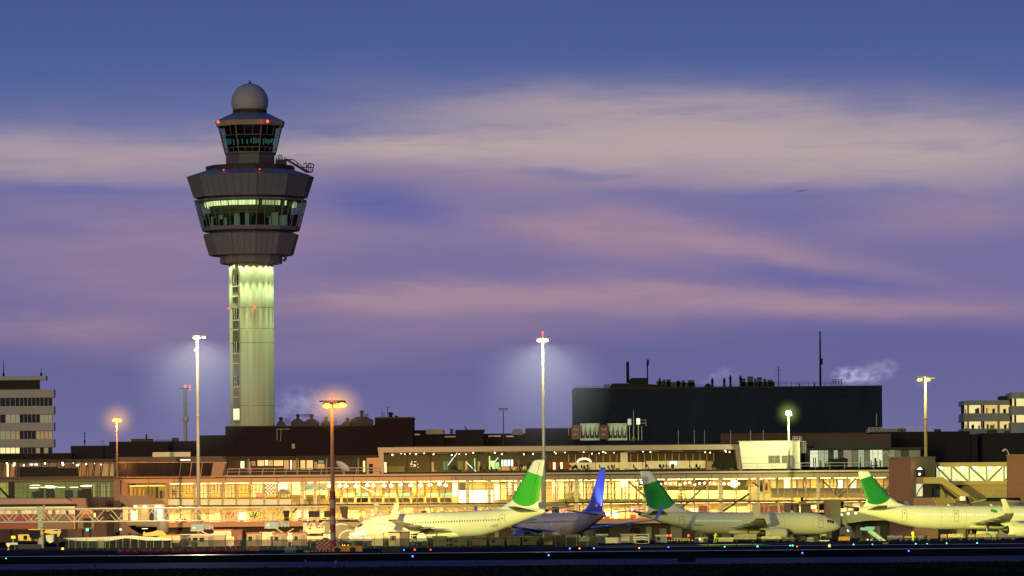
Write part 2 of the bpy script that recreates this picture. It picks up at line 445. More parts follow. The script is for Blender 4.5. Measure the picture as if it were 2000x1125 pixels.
# ------------------------------------------------------------------ control tower
def tower():
    Y = 1190.0; k = Y/F; x0 = W(491, 560, Y).x
    t = Thing('control_tower', 'tall air traffic control tower with white radome and floodlit concrete shaft', 'control tower', (x0, Y, 0))
    z = lambda py: W(490, py, Y).z
    C = (x0, Y, 0); N, PH = 12, R(9)
    q = lambda r: r*k/math.cos(math.pi/N)
    # shaft: shallow rounded lobes
    mb = MB(); secs = []
    for zz in [0.0] + [z(p) for p in (832,760,671,600,515)]:
        s = []
        for i in range(72):
            a = 2*math.pi*i/72; r = 43.6*k
            s.append(Vector((x0 + r*math.sin(a), Y - r*math.cos(a), zz)))
        secs.append(s)
    mb.loft(secs); shaft = t.part('shaft', mb, concrete)
    mb = MB()
    for py in (602, 643, 671, 793):
        mb.lathe([(43.55*k, z(py)-.04), (43.63*k, z(py)-.04), (43.63*k, z(py)+.06), (43.55*k, z(py)+.06)], 72, C, cap=False)
    t.part('joint', mb, trim_dark, shaft)
    # the window strip on the left of the shaft
    a0 = -math.asin(27.5/43.6)
    def on(a, r, zz): return Vector((x0 + r*math.sin(a), Y - r*math.cos(a), zz))
    def plate(mb, a, wdt, za, zb, r, th, mi=0):
        tx = Vector((math.cos(a), math.sin(a), 0))*wdt/2; nn = Vector((math.sin(a), -math.cos(a), 0))*th
        p = on(a, r, 0)
        mb.prism([p-tx+Vector((0,0,za)), p+tx+Vector((0,0,za)), p+tx+Vector((0,0,zb)), p-tx+Vector((0,0,zb))], nn, mi)
    mb = MB(); plate(mb, a0, 1.9, z(826), z(517), 43.0*k, 0.42); t.part('recess_panel', mb, mat('strip_grey', (0.15,0.16,0.13), 0.8), shaft)
    for i, (pa, pb_) in enumerate([(538,559),(603,625),(669,690),(735,755),(799,820)]):
        mb = MB()
        plate(mb, a0, 1.75, z(pb_), z(pa), 43.0*k+0.42, 0.05, 0)
        w = t.part('stair_window', mb, [dark_glass if i < 4 else glow('stair_light', (1.0,0.9,0.5), 1.6)], shaft)
        mb = MB()
        for d in (-0.30, 0.30):
            aa = a0 + d/(43*k); plate(mb, aa, 0.09, z(pb_), z(pa), 43.0*k+0.5, 0.1)
        plate(mb, a0, 1.9, z(pb_+2.4), z(pb_+1), 43.0*k+.45, .12); plate(mb, a0, 1.9, z((pa+pb_)/2+32), z((pa+pb_)/2+30.6), 43.0*k+.45, .1)
        t.part('bar', mb, lightgrey, w)
    # collar and lower drum
    pr = lambda lst: [(q(r), z(y)) for r, y in lst]
    mb = MB(); mb.lathe(pr([(57,516),(59,514),(59,499)]), N, C, PH, smooth=False); t.part('collar', mb, clad_brown)
    mb = MB(); mb.lathe(pr([(74,500),(79,499.5),(90,459),(86,457),(78,456)]), N, C, PH, smooth=False); t.part('cladding_band', mb, clad_brown)
    mb = MB(); mb.lathe(pr([(78,458),(78,450)]), N, C, PH, smooth=False); t.part('recess', mb, trim_dark)
    # window storey
    mb = MB(); mb.lathe(pr([(80,453),(92,452),(94,444.5),(86,444)]), N, C, PH, smooth=False); t.part('sill_band', mb, clad_brown)
    mb = MB(); mb.lathe(pr([(88,391),(106.8,391.5),(106.5,394.5),(95,395)]), N, C, PH, smooth=False); t.part('head_band', mb, clad_brown)
    core = MB(); core.lathe(pr([(72,446),(80,393)]), N, C, PH, smooth=False); room = t.part('room_core', core, mat('room_wall', (0.10,0.10,0.06), 0.7, var=0.3, vs=0.8))
    mb = MB(); mb.lathe(pr([(82,393.6),(90,393.6),(90,394),(82,394)]), N, C, PH, smooth=False, cap=False)
    t.part('ceiling', mb, lightgrey, room)
    V = lambda r, i, y: on(PH + 2*math.pi*i/N, q(r), z(y))
    lit = {8:1.0, 9:1.0, 10:1.2, 11:1.2, 0:0.45, 1:0.8, 2:0.35, 3:0.6}
    for i in range(N):
        a, b = V(88, i, 396), V(88, i+1, 396); c, d = V(86.5, i+1, 405), V(86.5, i, 405)
        mb = MB(); g = 7 if i in lit else 1
        for j in range(g):
            if i in (0, 1, 2) and rnd.random() < 0.35: continue
            u0, u1 = j/g + 0.008, (j+1)/g - 0.01
            mb.add([a.lerp(b, u0), a.lerp(b, u1), d.lerp(c, u1), d.lerp(c, u0)], [(0,1,2,3)])
        if mb.v: t.part('light_panel', mb, glow('tower_strip_%d' % (i if i in lit else 99), (0.95,1.0,0.42), lit.get(i, 0.3)*1.5), room)
    for i in range(N):      # desks, screens and people as dark shapes behind the glass
        mb = MB()
        for j in range(5):
            u = (j+rnd.random())/5; p = V(84, i, 443).lerp(V(84, i+1, 443), u)
            hgt = rnd.uniform(0.9, 2.4)*1.3; w_ = rnd.uniform(.3,.8)
            mb.box(p.x-w_, p.x+w_, p.y-.2, p.y+.2, z(444), z(444)+hgt, rnd.choice((0,0,1)))
        t.part('desk', mb, [black_paint, mat('desk_light', (0.25,0.33,0.28), 0.6, emit=0.10, ecol=(0.4,0.7,0.6))], room)
    mul = MB()
    for i in range(N):
        a, b, c, d = V(105.8, i, 394.5), V(105.8, i+1, 394.5), V(93.6, i+1, 444.3), V(93.6, i, 444.3)
        mb = MB(); mb.add([a, b, c, d], [(0,1,2,3)]); t.part('window_pane', mb, g_tower)
        for j in range(3):
            u = j/3; mul.tube(a.lerp(b, u), d.lerp(c, u), 0.09 if j else 0.14, n=4)
        mul.tube(a.lerp(d, .5), b.lerp(c, .5), 0.07, n=4)
    t.part('window_frame', mul, mat('tower_mullion', (0.06,0.055,0.05), 0.5))
    # upper drum
    mb = MB(); mb.lathe(pr([(96,392),(96,384)]), N, C, PH, smooth=False); t.part('recess', mb, trim_dark)
    mb = MB(); mb.lathe(pr([(97,387.5),(107,387),(120,346),(118,345)]), N, C, PH, smooth=False); t.part('cladding_band', mb, clad_brown)
    roofm = mat('roof_metal', (0.10,0.12,0.24), 0.4, 0.2, var=0.08)
    mb = MB(); mb.lathe(pr([(120,345.5),(86,334),(40,334)]), N, C, PH, smooth=False); t.part('drum_roof', mb, roofm)
    for (r0, y0, r1, y1) in ((120.2,346,107.2,386.6),(90.2,459.5,79.3,499)):
        mb = MB()
        for i in range(N):
            for u in (0, .25, .5, .75):
                a, b = V(r0, i, y0).lerp(V(r0, i+1, y0), u), V(r1, i, y1).lerp(V(r1, i+1, y1), u)
                mb.tube(a, b, .075 if u else .11, n=4)
        t.part('panel_seam', mb, mat('seam_dark', (.055,.05,.06), .7))
    # terrace deck, slightly off centre
    cc = (x0 + 0*k, Y, 0)
    mb = MB(); mb.lathe(pr([(84,335),(84.5,327),(83,325),(40,324)]), N, cc, PH, smooth=False); t.part('terrace', mb, trim_dark)
    # neck, cab, cab roof: octagon
    M8, P8 = 8, R(22.5); e = lambda r: r*k/math.cos(math.pi/8)
    p8 = lambda lst: [(e(r), z(y)) for r, y in lst]
    neckm = mat('neck_cladding', (0.06,0.055,0.08), 0.6, var=0.15)
    mb = MB(); mb.lathe(p8([(46.5,327),(46.5,303),(49,302),(49,300)]), M8, C, P8, smooth=False); t.part('neck', mb, neckm)
    V8 = lambda r, i, y: on(P8 + 2*math.pi*i/M8, e(r), z(y))
    fr = MB()
    for i in range(M8):
        a, b, c, d = V8(61, i, 247), V8(61, i+1, 247), V8(48.5, i+1, 300), V8(48.5, i, 300)
        mb = MB(); mb.add([a,b,c,d], [(0,1,2,3)]); t.part('cab_pane', mb, g_tower)
        fr.tube(a, d, 0.16, n=4)
        for v in (0.37, 0.82, 0.985): fr.tube(a.lerp(d, v), b.lerp(c, v), 0.08, n=4)
        for u in (.33, .66):
            fr.tube(a.lerp(b,u), (a.lerp(d,.37)).lerp(b.lerp(c,.37),u), 0.06, n=4)
            fr.tube((a.lerp(d,.82)).lerp(b.lerp(c,.82),u), d.lerp(c,u), 0.05, n=4)
    t.part('cab_frame', fr, mat('cab_frame_paint', (0.11,0.10,0.09), 0.5))
    mb = MB(); mb.lathe(p8([(42,300),(50,249)]), M8, C, P8, smooth=False); inner = t.part('cab_core', mb, black_paint)
    for i in range(M8):
        mb = MB()
        for j in range(9):
            if rnd.random() < 0.35: continue
            u = (j + .2 + .3*rnd.random())/9
            a, d = V8(48.6, i, 272 + 4*rnd.random()), V8(47, i, 281 + 5*rnd.random()); b, c = V8(48.6, i+1, 272 + 4*rnd.random()), V8(47, i+1, 281 + 5*rnd.random())
            mb.add([a.lerp(b,u), a.lerp(b,u+.06), d.lerp(c,u+.06), d.lerp(c,u)], [(0,1,2,3)])
        if mb.v: t.part('screen', mb, glow('cab_screen', (0.25,0.75,0.68), 0.22), inner)
    mb = MB(); mb.lathe(p8([(40,248.5),(64,248),(67,238.5),(64,238)]), M8, C, P8, smooth=False); t.part('fascia', mb, mat('cab_fascia', (0.2,0.19,0.16), 0.6))
    mb = MB(); mb.lathe(p8([(66.5,238.6),(33,221.5),(20,221)]), M8, C, P8, smooth=False); t.part('cab_roof', mb, roofm)
    mb = MB(); mb.lathe([(33.3*k,z(222)),(33.3*k,z(215)),(32*k,z(214))], 32, C); t.part('radome_base', mb, trim_dark)
    mb = MB(); zc = z(199); rr = 36.2*k; prof = []
    for i in range(20):
        a = math.asin(-15.8/36.2) + (math.pi/2 - math.asin(-15.8/36.2))*i/19
        prof.append((max(rr*math.cos(a), 0.02), zc + rr*math.sin(a)))
    mb.lathe(prof, 40, C); rad = t.part('radome', mb, mat('radome_skin', (0.23,0.24,0.30), 0.6, var=0.04))
    mb = MB(); mb.tube((x0,Y,zc+rr-.05),(x0,Y,zc+rr+.35),.28); mb.tube((x0-.2,Y,zc+rr),(x0-.2,Y,zc+rr+.9),.05); mb.tube((x0+.3,Y,zc+rr),(x0+.3,Y,zc+rr+.9),.05)
    t.part('lightning_rod', mb, black_paint, rad)
    # warning lights, and two red reflections built as small lights
    def beacon(p, s=1.0, e_=60):
        mb = MB(); mb.lathe([(.02,-.3*s),(.26*s,-.28*s),(.26*s,.1*s),(.18*s,.28*s),(.02,.32*s)], 10, p); t.part('warning_light', mb, m_red_l)
        lamp('POINT', p + Vector((0,-0.9,0)), e_, (1,0.05,0.03), t.o, shadow_soft_size=0.3)
    for px, py in ((430,243.5),(526,242.5)): beacon(W(px, py, Y) + Vector((0, -e(66)*0.93 - .3, 0)), 1.0, 130)
    beacon(on(R(-24), q(110), z(338.6)), .4, 30); beacon(on(R(12), q(110), z(338.6)), .4, 30)  # these two stand in for the cab beacons' reflections on the roof metal
    beacon(on(R(10), 44.6*k, z(602)), .7, 50); beacon(on(R(-88), 44.6*k, z(602)), .6, 40)
    # side gallery with railing, right of the neck
    g = MB(); yy = Y - 3
    P = lambda px, py: W(px, py, yy)
    g.pb(538, 311, 558, 326, yy, 6.0)
    g.prism([P(556,311), P(560,310), P(604,334), P(598,337)], (0, 2.0, 0))
    t.part('gallery', g, trim_dark)
    rl = MB()
    for dy in (0, 2.0):
        off = Vector((0, dy, 0))
        for a, b in (((558,310),(574,312)),((574,312),(592,326)),((592,326),(598,326)),((598,326),(604,318)),((604,318),(613,321)),((613,321),(609,336)),((609,336),(598,336)),((592,321),(598,317)),((598,326),(611,327))):
            rl.tube(P(*a)+off, P(*b)+off, 0.08, n=4)
        for a, b in (((566,311),(567,317)),((580,317),(581,325)),((592,326),(590,331)),((602,320),(603,335)),((606,319),(607,335)),((598,317),(599,335))):
            rl.tube(P(*a)+off, P(*b)+off, 0.06, n=4)
    for q_ in ((574,312),(598,336),(609,336)): rl.tube(P(*q_), P(*q_)+Vector((0,2.0,0)), .06, n=4)
    for p in (540,543,546,549,552,556): rl.tube(P(p,311), P(p+rnd.choice((-1,1)),304+rnd.random()*3), 0.09, n=5)
    rl.tube(P(543,304.5), P(547,302.5), .14, n=5); rl.tube(P(548,305), P(551,303), .14, n=5)
    t.part('railing', rl, black_paint)
    mb = MB(); mb.path([W(552,508,Y-2), W(558,508,Y-2), W(558,500,Y-2)], 0.28, 6); mb.pb(554,500,559,503,Y-2.5,1)
    t.part('drain_pipe', mb, trim_dark)
    # downlights under the collar wash the shaft
    for i in range(-5, 6):
        a = R(i*17.5 + 9)
        p = on(a, 52*k, z(517.2)); mb = MB(); mb.lathe([(.12,-.05),(.14,.02),(.12,.12)], 10, p); t.part('downlight', mb, trim_dark)
        for pw, sz, ro, zl in ((520, 125, 48.0, 518.5), (15000, 34, 52.4, 522), (150000, 14, 52.4, 522)):
            top = on(a, ro*k, z(zl))
            lamp('SPOT', top, pw*(.75+.5*((i*37) % 7)/7), (0.84,1.0,0.40), t.o, aim=on(a, ro*k, z(760)), spot_size=R(sz), spot_blend=1.0, shadow_soft_size=0.15)
    return t
tower()

# ------------------------------------------------------------------ office blocks
def office_left():
    Y = 1230.0
    c = W(40, 890, Y); t = Thing('office_building', 'pale banded office block at the left edge with partly lit windows', 'building', (c.x, Y, 0))
    oc = mat('office_concrete', (0.23,0.24,0.29), 0.8, var=0.08, vs=0.2)
    mb = MB()
    for (a, b) in ((761.5,777.5),(794,810),(826.5,842),(858.5,874.5)): mb.pb(-160, a, 105.5, b, Y, 4)
    mb.pb(-160, 890, 103, None, Y+.6, 4)
    t.part('spandrel', mb, oc)
    mb = MB(); mb.pb(-160, 777, 100, 891, Y+1.2, 3); t.part('core', mb, mat('office_core', (0.05,0.05,0.06), 0.8))
    mb = MB(); mb.pb(-160, 735, 90, 743, Y+1, 4); t.part('roof_slab', mb, oc)
    mb = MB(); mb.pb(-160, 743, 76, 762, Y+2.5, 3); t.part('plant_room', mb, black_paint)
    cols = [0,11,20,30,38.5,46.5,54,62,70,78,86,94,102]
    rows = [(777.5,794,[0]*12),(810,826.5,[0,2,2,2,0,0,0,0,0,2,2,2]),(842,858.5,[2,2,3,3,0,0,0,0,3,3,3,3]),(874.5,890.5,[1,1,1,1,0,0,0,0,3,0,2,0])]
    blind = mat('blind', (0.42,0.38,0.28), 0.7, emit=0.05, ecol=(1,.85,.5))
    for a, b, st in rows:
        fm = MB()
        for i in range(len(cols)-1):
            mb = MB(); mb.pb(cols[i]+.4, a, cols[i+1]-.4, b, Y+.9, .1)
            w = t.part('window', mb, [dark_glass, glow('office_lit', (1.0,0.86,0.36), 1.05), m_winl, blind][st[i]])
        for x in cols: fm.pb(x-.45, a, x+.45, b, Y+.6, .5)
        fm.pb(-100, b-.5, 102.4, b+.2, Y+.58, .4); t.part('window_frame', fm, oc)
    for x, top in ((7,703),(80.5,720)):
        mb = MB(); p = W(x, 736, Y+2); mb.tube(p, W(x, top, Y+2), .16, .05, 6); mb.lathe([(.3,0),(.3,.8),(.1,1)],6,p); t.part('antenna', mb, black_paint)
office_left()

def office_right():
    Y = 1230.0
    oc = mat('office_concrete', (0.23,0.24,0.29), 0.8)
    c = W(1928, 840, Y); t = Thing('office_building', 'pale low office block on the right with warm lit windows', 'building', (c.x, Y, 0))
    mb = MB(); mb.pb(1882,782,1972,791,Y,14); mb.pb(1882,807,1973,823,Y,14); mb.pb(1882,837,1973,858,Y,14); t.part('spandrel', mb, oc)
    mb = MB(); mb.pb(1884,790,1971,838,Y+3,10); t.part('core', mb, black_paint)
    mb = MB(); mb.pb(1953,773.5,1974,782,Y+3,6); t.part('plant_room', mb, black_paint)
    mb = MB(); mb.pb(1912,846,1919,888,Y-2,1.5); t.part('column', mb, oc)
    fm = MB()
    for a, b in ((791,807),(823,837)):
        for i, (x0, x1) in enumerate(((1884,1889),(1893,1915.5),(1923,1948),(1953,1972))):
            mb = MB(); mb.pb(x0, a, x1, b, Y+.8, .2)
            t.part('window', mb, glow('office_lit_r%d' % (i % 3), [(1,.76,.26),(1,.84,.34),(1,.70,.24)][i % 3], [0.85,0.95,0.75][i % 3]))
            mb = MB()
            for j in range(3):
                u = x0 + (x1-x0)*rnd.uniform(.1,.8); mb.pb(u, a + (b-a)*rnd.uniform(.3,.6), u+rnd.uniform(2,6)*(x1-x0)/25, b, Y+.5, .2)
            t.part('furniture', mb, mat('furniture', (0.12,0.08,0.04), .7))
            fm = MB(); fm.pb(x1, a, x1+1.2, b, Y+.2, .6); fm.pb(x1, b-.6, x1+3.8, b, Y+.18, .6); fm.pb(x1+2.8, a, x1+3.8, b, Y+.2, .6); t.part('window_frame', fm, lightgrey)
    t = Thing('office_building', 'taller pale office wing at the far right edge with lit windows', 'building', (W(1995,840,Y).x, Y-6, 0))
    y2 = Y-6
    mb = MB(); mb.pb(1975,766,2080,778,y2,14); mb.pb(1975,793,2080,810,y2,14); mb.pb(1975,825,2080,847,y2,14); t.part('spandrel', mb, oc)
    mb = MB(); mb.pb(1977,777,2078,826,y2+3,10); t.part('core', mb, black_paint)
    for a, b in ((778,793),(810,825)):
        for i, (x0, x1) in enumerate(((1977,1981),(1985,2004),(2010,2030),(2036,2060))):
            mb = MB(); mb.pb(x0, a, x1, b, y2+.8, .2); t.part('window', mb, glow('office_lit_r%d' % i, (1,.7,.36), 0.8) if i < 3 else m_win)
office_right()

# ------------------------------------------------------------------ dark buildings behind the pier
def boxes(name, label, cat, Y, parts, group=None):
    """thing from surveyed rectangles: parts = [(part, [(x0,y0,x1,y1,dy,depth)...], material)]"""
    xs = [r[0] for p in parts for r in p[1]] + [r[2] for p in parts for r in p[1]]
    c = W((min(xs)+max(xs))/2, 1060, Y); t = Thing(name, label, cat, (c.x, Y, 0), group)
    for nm, rects, m in parts:
        mb = MB()
        for r in rects:
            dy = r[4] if len(r) > 4 else 0; d = r[5] if len(r) > 5 else 6
            mb.pb(r[0], r[1], r[2], r[3], Y+dy, d)
        t.part(nm, mb, m)
    return t

def rail_mb(mb, px0, px1, y0, y1, Y, step, r=0.05, bars=2):
    x = px0
    while x <= px1 + .01: mb.tube(W(x, y0, Y), W(x, y1, Y), r, n=4); x += step
    for i in range(bars):
        f = i/max(bars,1)*0.8; mb.tube(W(px0, y0+(y1-y0)*f, Y), W(px1, y0+(y1-y0)*f, Y), r, n=4)

t = boxes('dark_building', 'long stepped dark building with flat roofs left of the control tower', 'building', 1150,
    [('wall', [(139,870,330,None,0,20),(214,862,384,None,1,14),(384,850,446,None,1.5,18)], clad_dark),
     ('roof_unit', [(256,857,296,863,3,5),(336,855,347,864,3,4)], trim_dark),
     ('louvre', [(298,883,372,893,-.4,.5)], grey_steel)])
mb = MB(); mb.tube(W(286,858,1152), W(286,848,1152), .2, n=6); t.part('flue', mb, trim_dark)
mb = MB(); rail_mb(mb, 296, 336, 859, 863, 1152, 8); t.part('railing', mb, trim_dark)
mb = MB(); mb.path([W(197,870,1150.5),W(197,862,1150.5),W(201,860,1150.5),W(204,870,1150.5)], .06, 4); t.part('ladder_hoop', mb, trim_dark)
boxes('low_building', 'low dark flat roof strip below the left office block', 'building', 1145, [('wall', [(-120,886.5,141,None,0,10)], clad_dark), ('roof_edge', [(-120,885.6,141,887.4,-.5,9)], trim_dark)])
mb = MB(); mb.tube(W(165,870,1148), W(165,846,1148), .09, n=5); mb.pb(163.6,859,167,866,1147.6,.5); mb.pb(164,845,167.5,847,1147.6,.4); mb.tube(W(162.5,852,1148), W(168.5,852,1148), .05, n=4)
tag(mb.build('antenna', black_paint), 'small whip antenna on the dark roof right of the left office block', 'antenna')

t = boxes('dark_building', 'large dark warehouse like building directly below the control tower', 'building', 1145,
    [('wall', [(441,831.5,733,None,0,20)], mat('tower_foot_cladding', (0.015,0.010,0.016), .75, var=.2, vs=.3, stretch=(6,6,.3), spec=0.05)),
     ('roof_edge', [(440,830.8,734,833,-.2,20)], trim_dark)])
mb = MB(); mb.path([W(541,860,1144.8),W(541,838,1144.8),W(566,838,1144.8)], .1, 4); mb.path([W(549,838,1144.8),W(548,862,1144.8)], .08, 4); t.part('pipe', mb, mat('pipe_grey', (.16,.16,.18), .5))
mb = MB(); mb.pb(570,867,576,876,1144.5,.5); t.part('vent', mb, grey_paint)
boxes('dark_building', 'taller dark box shaped building between the vent hoods and the glass lounge', 'building', 1142, [('wall', [(733,815.5,808,None,0,18)], mat('tower_foot_cladding2', (0.014,0.009,0.013), .75, var=.2, vs=.3, spec=0.05)), ('roof_edge', [(732.5,814.5,808.6,817,-.2,18)], trim_dark)])
def hood(x0, x1, top, base, Y, label):
    xm = (x0+x1)/2; t = Thing('ventilation_hood', label, 'roof vent', W(xm, base, Y), 'ventilation hoods on the dark roof')
    mb = MB(); d = 5.0; a = top+(base-top)*.35
    P = lambda x, y, dy=0: W(x, y, Y) + Vector((0,dy,0))
    w2 = (x1-x0)*.22
    mb.prism([P(x0,base),P(x1,base),P(x1,a+6),P(xm+w2,a),P(xm-w2,a),P(x0,a+6)], (0,d,0))
    t.part('hood', mb, mat('hood_metal', (0.045,0.04,0.07), .7, var=.1, spec=.1))
    mb = MB(); mb.tube(P(xm,a,2), P(xm,top+1,2), .32); mb.lathe([(.5,0),(.5,.35),(.1,.6)], 8, P(xm, top+2, 2)); t.part('cowl', mb, trim_dark)
for x0, x1, tp, lb in ((540,556,817,'small vent hood nearest the control tower shaft'),(568,594,811,'first broad vent hood right of the control tower'),(594,622,811,'second broad vent hood right of the control tower'),(626,646,816,'narrow vent hood just left of the sodium lamp mast'),(666,690,818,'low vent hood just right of the sodium lamp mast'),(684,728,804,'largest vent hood beside the dark box building')):
    hood(x0, x1, tp, 832, 1150, lb)
for x0, x1, lb in ((556,566,'roof guard rail frame left of the broad vent hoods'),(588,612,'roof guard rail frame on top of the broad vent hoods'),(651,659,'roof guard rail frame behind the sodium mast'),(711,720,'roof guard rail frame right of the largest vent hood')):
    mb = MB(); b_ = 832 if x0 < 580 or x0 == 651 else 815; rail_mb(mb, x0, x1, b_-14 if b_ == 832 else b_-6, b_+1, 1149, 3.3, .06, 3)
    tag(mb.build('guard_rail', trim_dark), lb, 'guard rail')
for x, y0, y1, r, lb in ((757,793,815,.06,'thin weather mast on the dark box building'),(746,804,815,.08,'left one of the twin short rods on the dark box building'),(750,804,815,.08,'right one of the twin short rods on the dark box building')):
    mb = MB(); mb.tube(W(x,y1+1,1146), W(x,y0,1146), r, n=5)
    if x == 757: mb.path([W(757,797,1146), W(761,796,1146), W(762,792,1146)], .05, 4); mb.path([W(757,797,1146), W(754,794,1146)], .05, 4)
    tag(mb.build('rod', black_paint), lb, 'mast')
mb = MB(); mb.lathe([(.42,0),(.42,.7),(.65,.75),(.65,1.0),(.2,1.2)], 12, W(763,815.5,1147)); tag(mb.build('roof_fan', black_paint), 'mushroom shaped roof fan on the dark box building', 'roof fan')
mb = MB(); mb.pb(770,812,777,816,1146,2); tag(mb.build('roof_unit', black_paint), 'small flat roof unit beside the mushroom shaped fan', 'roof unit')

# low distant roofs between the box building and the big block
boxes('low_building', 'low dark roofline with a bluish plant box just right of the dark box building', 'building', 1160,
    [('wall', [(806,840,868,None,0,12)], clad_dark), ('plant_box', [(832,838,866,848,-1,3)], mat('plant_grey', (.22,.22,.26), .6)), ('roof_light', [(808,847.5,820,850,-.8,.5)], lightgrey)])
boxes('low_building', 'lowest dark roof with pale strip rooflights behind the glass lounge', 'building', 1165,
    [('wall', [(862,847,1030,None,0,12)], clad_dark), ('rooflight', [(868,852,890,854,-.5,.5),(954,850.5,978,853,-.5,.5),(988,851,1003,853.5,-.5,.5)], mat('rooflight', (.55,.55,.65), .5))])
boxes('low_building', 'dark block with square shoulders left of the unlit lamp mast', 'building', 1158, [('wall', [(890,840,946,None,0,12)], clad_dark), ('roof_edge', [(889.5,839,946.5,841,-.2,12)], trim_dark)])
boxes('low_building', 'dark wide flat block behind the white lamp mast', 'building', 1156, [('wall', [(1027,836.5,1122,None,0,12)], clad_dark), ('roof_edge', [(1027,836,1122,838,-.3,12)], trim_dark)])
mb = MB(); P = lambda x, y: W(x, y, 1157)
mb.prism([P(1000,849),P(1021,849),P(1021,841),P(1017,837.5),P(1004,837.5),P(1000,841)], (0,4,0)); tag(mb.build('roof_hut', mat('hut_blue', (.08,.09,.16), .5)), 'small octagonal ended roof hut right of the unlit lamp mast', 'roof hut')
mb = MB(); mb.tube(P(882,848),P(882,838),.15,n=6)
for y in (840,843,846): mb.lathe([(.4,0),(.45,.1),(.4,.2)], 8, P(882,y))
tag(mb.build('antenna', black_paint), 'stubby ringed antenna on the low roof behind the lounge', 'antenna')
mb = MB(); mb.path([P(911,840),P(908,834),P(914,840)], .08, 4); mb.tube(P(908,834),P(907,832),.12,n=5); tag(mb.build('roof_winch', black_paint), 'tiny slanted bracket on the square shouldered dark block', 'bracket')

# ------------------------------------------------------------------ the big windowless block
def big_block():
    Y = 1170.0
    t = Thing('windowless_building', 'huge dark windowless block with rooftop machinery behind the glass lounge', 'building', (W(1420,1050,Y).x, Y, 0))
    m = mat('block_cladding', (0.014,0.020,0.040), .7, var=.3, vs=.12, stretch=(1,1,.5), spec=0.05)
    mb = MB(); P = lambda x, y, dy=0: W(x, y, Y) + Vector((0,dy,0))
    a, b, c = P(1121,762), P(1240,759), P(1723,755); b = a.lerp(c, .2); a.z = W(1420,757.5,Y).z - .0
    X0, X1, zt = P(1120.5,800).x, P(1723,800).x, W(1420,757.5,Y).z
    mb.box(X0, X1, Y, Y+30, 0, zt); t.part('wall', mb, m)
    mb = MB()
    for i in range(1, 17): xx = X0+(X1-X0)*i/17; mb.box(xx-.06, xx+.06, Y-.04, Y-.005, 0, zt)
    for zz in (zt*.55, zt*.78): mb.box(X0, X1, Y-.035, Y-.004, zz, zz+.1)
    t.part('cladding_joint', mb, joint_dark)
    for x0_, x1_, y0_, y1_ in ((1300,1318,845,858),(1470,1484,842,858),(1560,1566,846,860),(1250,1256,780,786),(1640,1655,770,776)):
        mb = MB(); mb.pb(x0_, y0_, x1_, y1_, Y-.1, .1); t.part('vent', mb, joint_dark)
    mb = MB(); mb.box(X0-.1, X1+.1, Y-.12, Y+30, zt, zt+.25); t.part('coping', mb, trim_dark)
    mb = MB(); mb.box(P(1400,0).x, X1-.4, Y-.4, Y-.02, P(1500,868).z, P(1500,846).z); t.part('cladding_strip', mb, mat('rust_cladding', (.07,.035,.025), .8, var=.3, vs=.3))
    mb = MB(); rail_mb(mb, 1124, 1196, 754.5, 762, Y+1, 9, .06); rail_mb(mb, 1196, 1520, 752, 759, Y+1, 18, .05); rail_mb(mb, 1480, 1626, 746, 755, Y+1, 11, .06); rail_mb(mb, 1180, 1192, 751, 760, Y+1.5, 4, .08, 3); rail_mb(mb, 1627, 1645, 741.5, 754, Y+1.5, 5.5, .09, 3)
    t.part('railing', mb, trim_dark)
    mb = MB(); mb.prism([P(1192,760,3),P(1300,759,3),P(1300,752,3),P(1250,748,3),P(1196,748,3),P(1192,754,3)], (0,6,0)); mb.prism([P(1230,750,4),P(1267,750,4),P(1267,740,4),P(1264,737,4),P(1234,737,4),P(1230,741,4)], (0,5,0))
    t.part('plant_room', mb, black_paint)
    mb = MB(); mb.lathe([(.35,0),(.35,4.6),(.28,4.9)], 10, P(1227,747,4)); t.part('chimney', mb, black_paint)
    mb = MB(); mb.tube(P(1266,742,4), P(1265,705,4), .16, n=6); mb.pb(1263.5,702,1267.5,713,Y+3.8,.5); t.part('antenna', mb, black_paint)
    def chiller(xs, base, label=None):
        mb = MB()
        for x0, x1, tp in xs: mb.pb(x0, tp, x1, base, Y+4, 3)
        t.part('chiller', mb, mat('chiller', (.02,.022,.035), .6))
    chiller([(1283,1298,744),(1287,1291,738.5),(1296,1300,741),(1300,1330,746),(1302,1310,741),(1322,1328,743),(1330,1357,747),(1332,1338,743),(1344,1356,742.5)], 757)
    chiller([(1446,1513,746),(1449,1456,739),(1461,1471,735),(1474,1478,739),(1480,1488,736.5),(1492,1497,740),(1500,1510,742)], 755)
    for x, tp in ((1392.5,738),(1416,738),(1428,732.5),(1448,733)):
        mb = MB(); p = P(x, 756, 4); mb.tube(p, P(x, tp+6, 4), .25, n=8); mb.lathe([(.25,0),(.34,.35),(.2,.95),(.05,1.2)], 8, P(x, tp+9, 4)); t.part('flue', mb, black_paint)
    mb = MB(); mb.ball(P(1384,754,4), .75, 10); mb.lathe([(.9,-.1),(.9,.1)], 12, P(1352,752,4)); t.part('tank', mb, black_paint)
    mb = MB(); mb.tube(P(1522,755,3), P(1522,716,3), .1, n=5); mb.tube(P(1514,722,3),P(1530,722,3),.05,n=4); mb.tube(P(1515,731,3),P(1529,730,3),.05,n=4); t.part('antenna', mb, black_paint)
    mb = MB(); mb.tube(P(1604,755,3), P(1603,646,3), .26, .16, 6)
    for i in range(22): mb.tube(P(1602,650+i*4.5,3), P(1606,650+i*4.5,3), .06, n=4)
    mb.pb(1601,700,1607,712,Y+2.8,.4); t.part('antenna_mast', mb, black_paint)
    mb = MB()
    for x in (1563,1593): mb.lathe([(.5,-.1),(.5,.1)], 12, P(x,752,3), axis='x')
    t.part('fan', mb, trim_dark)
big_block()

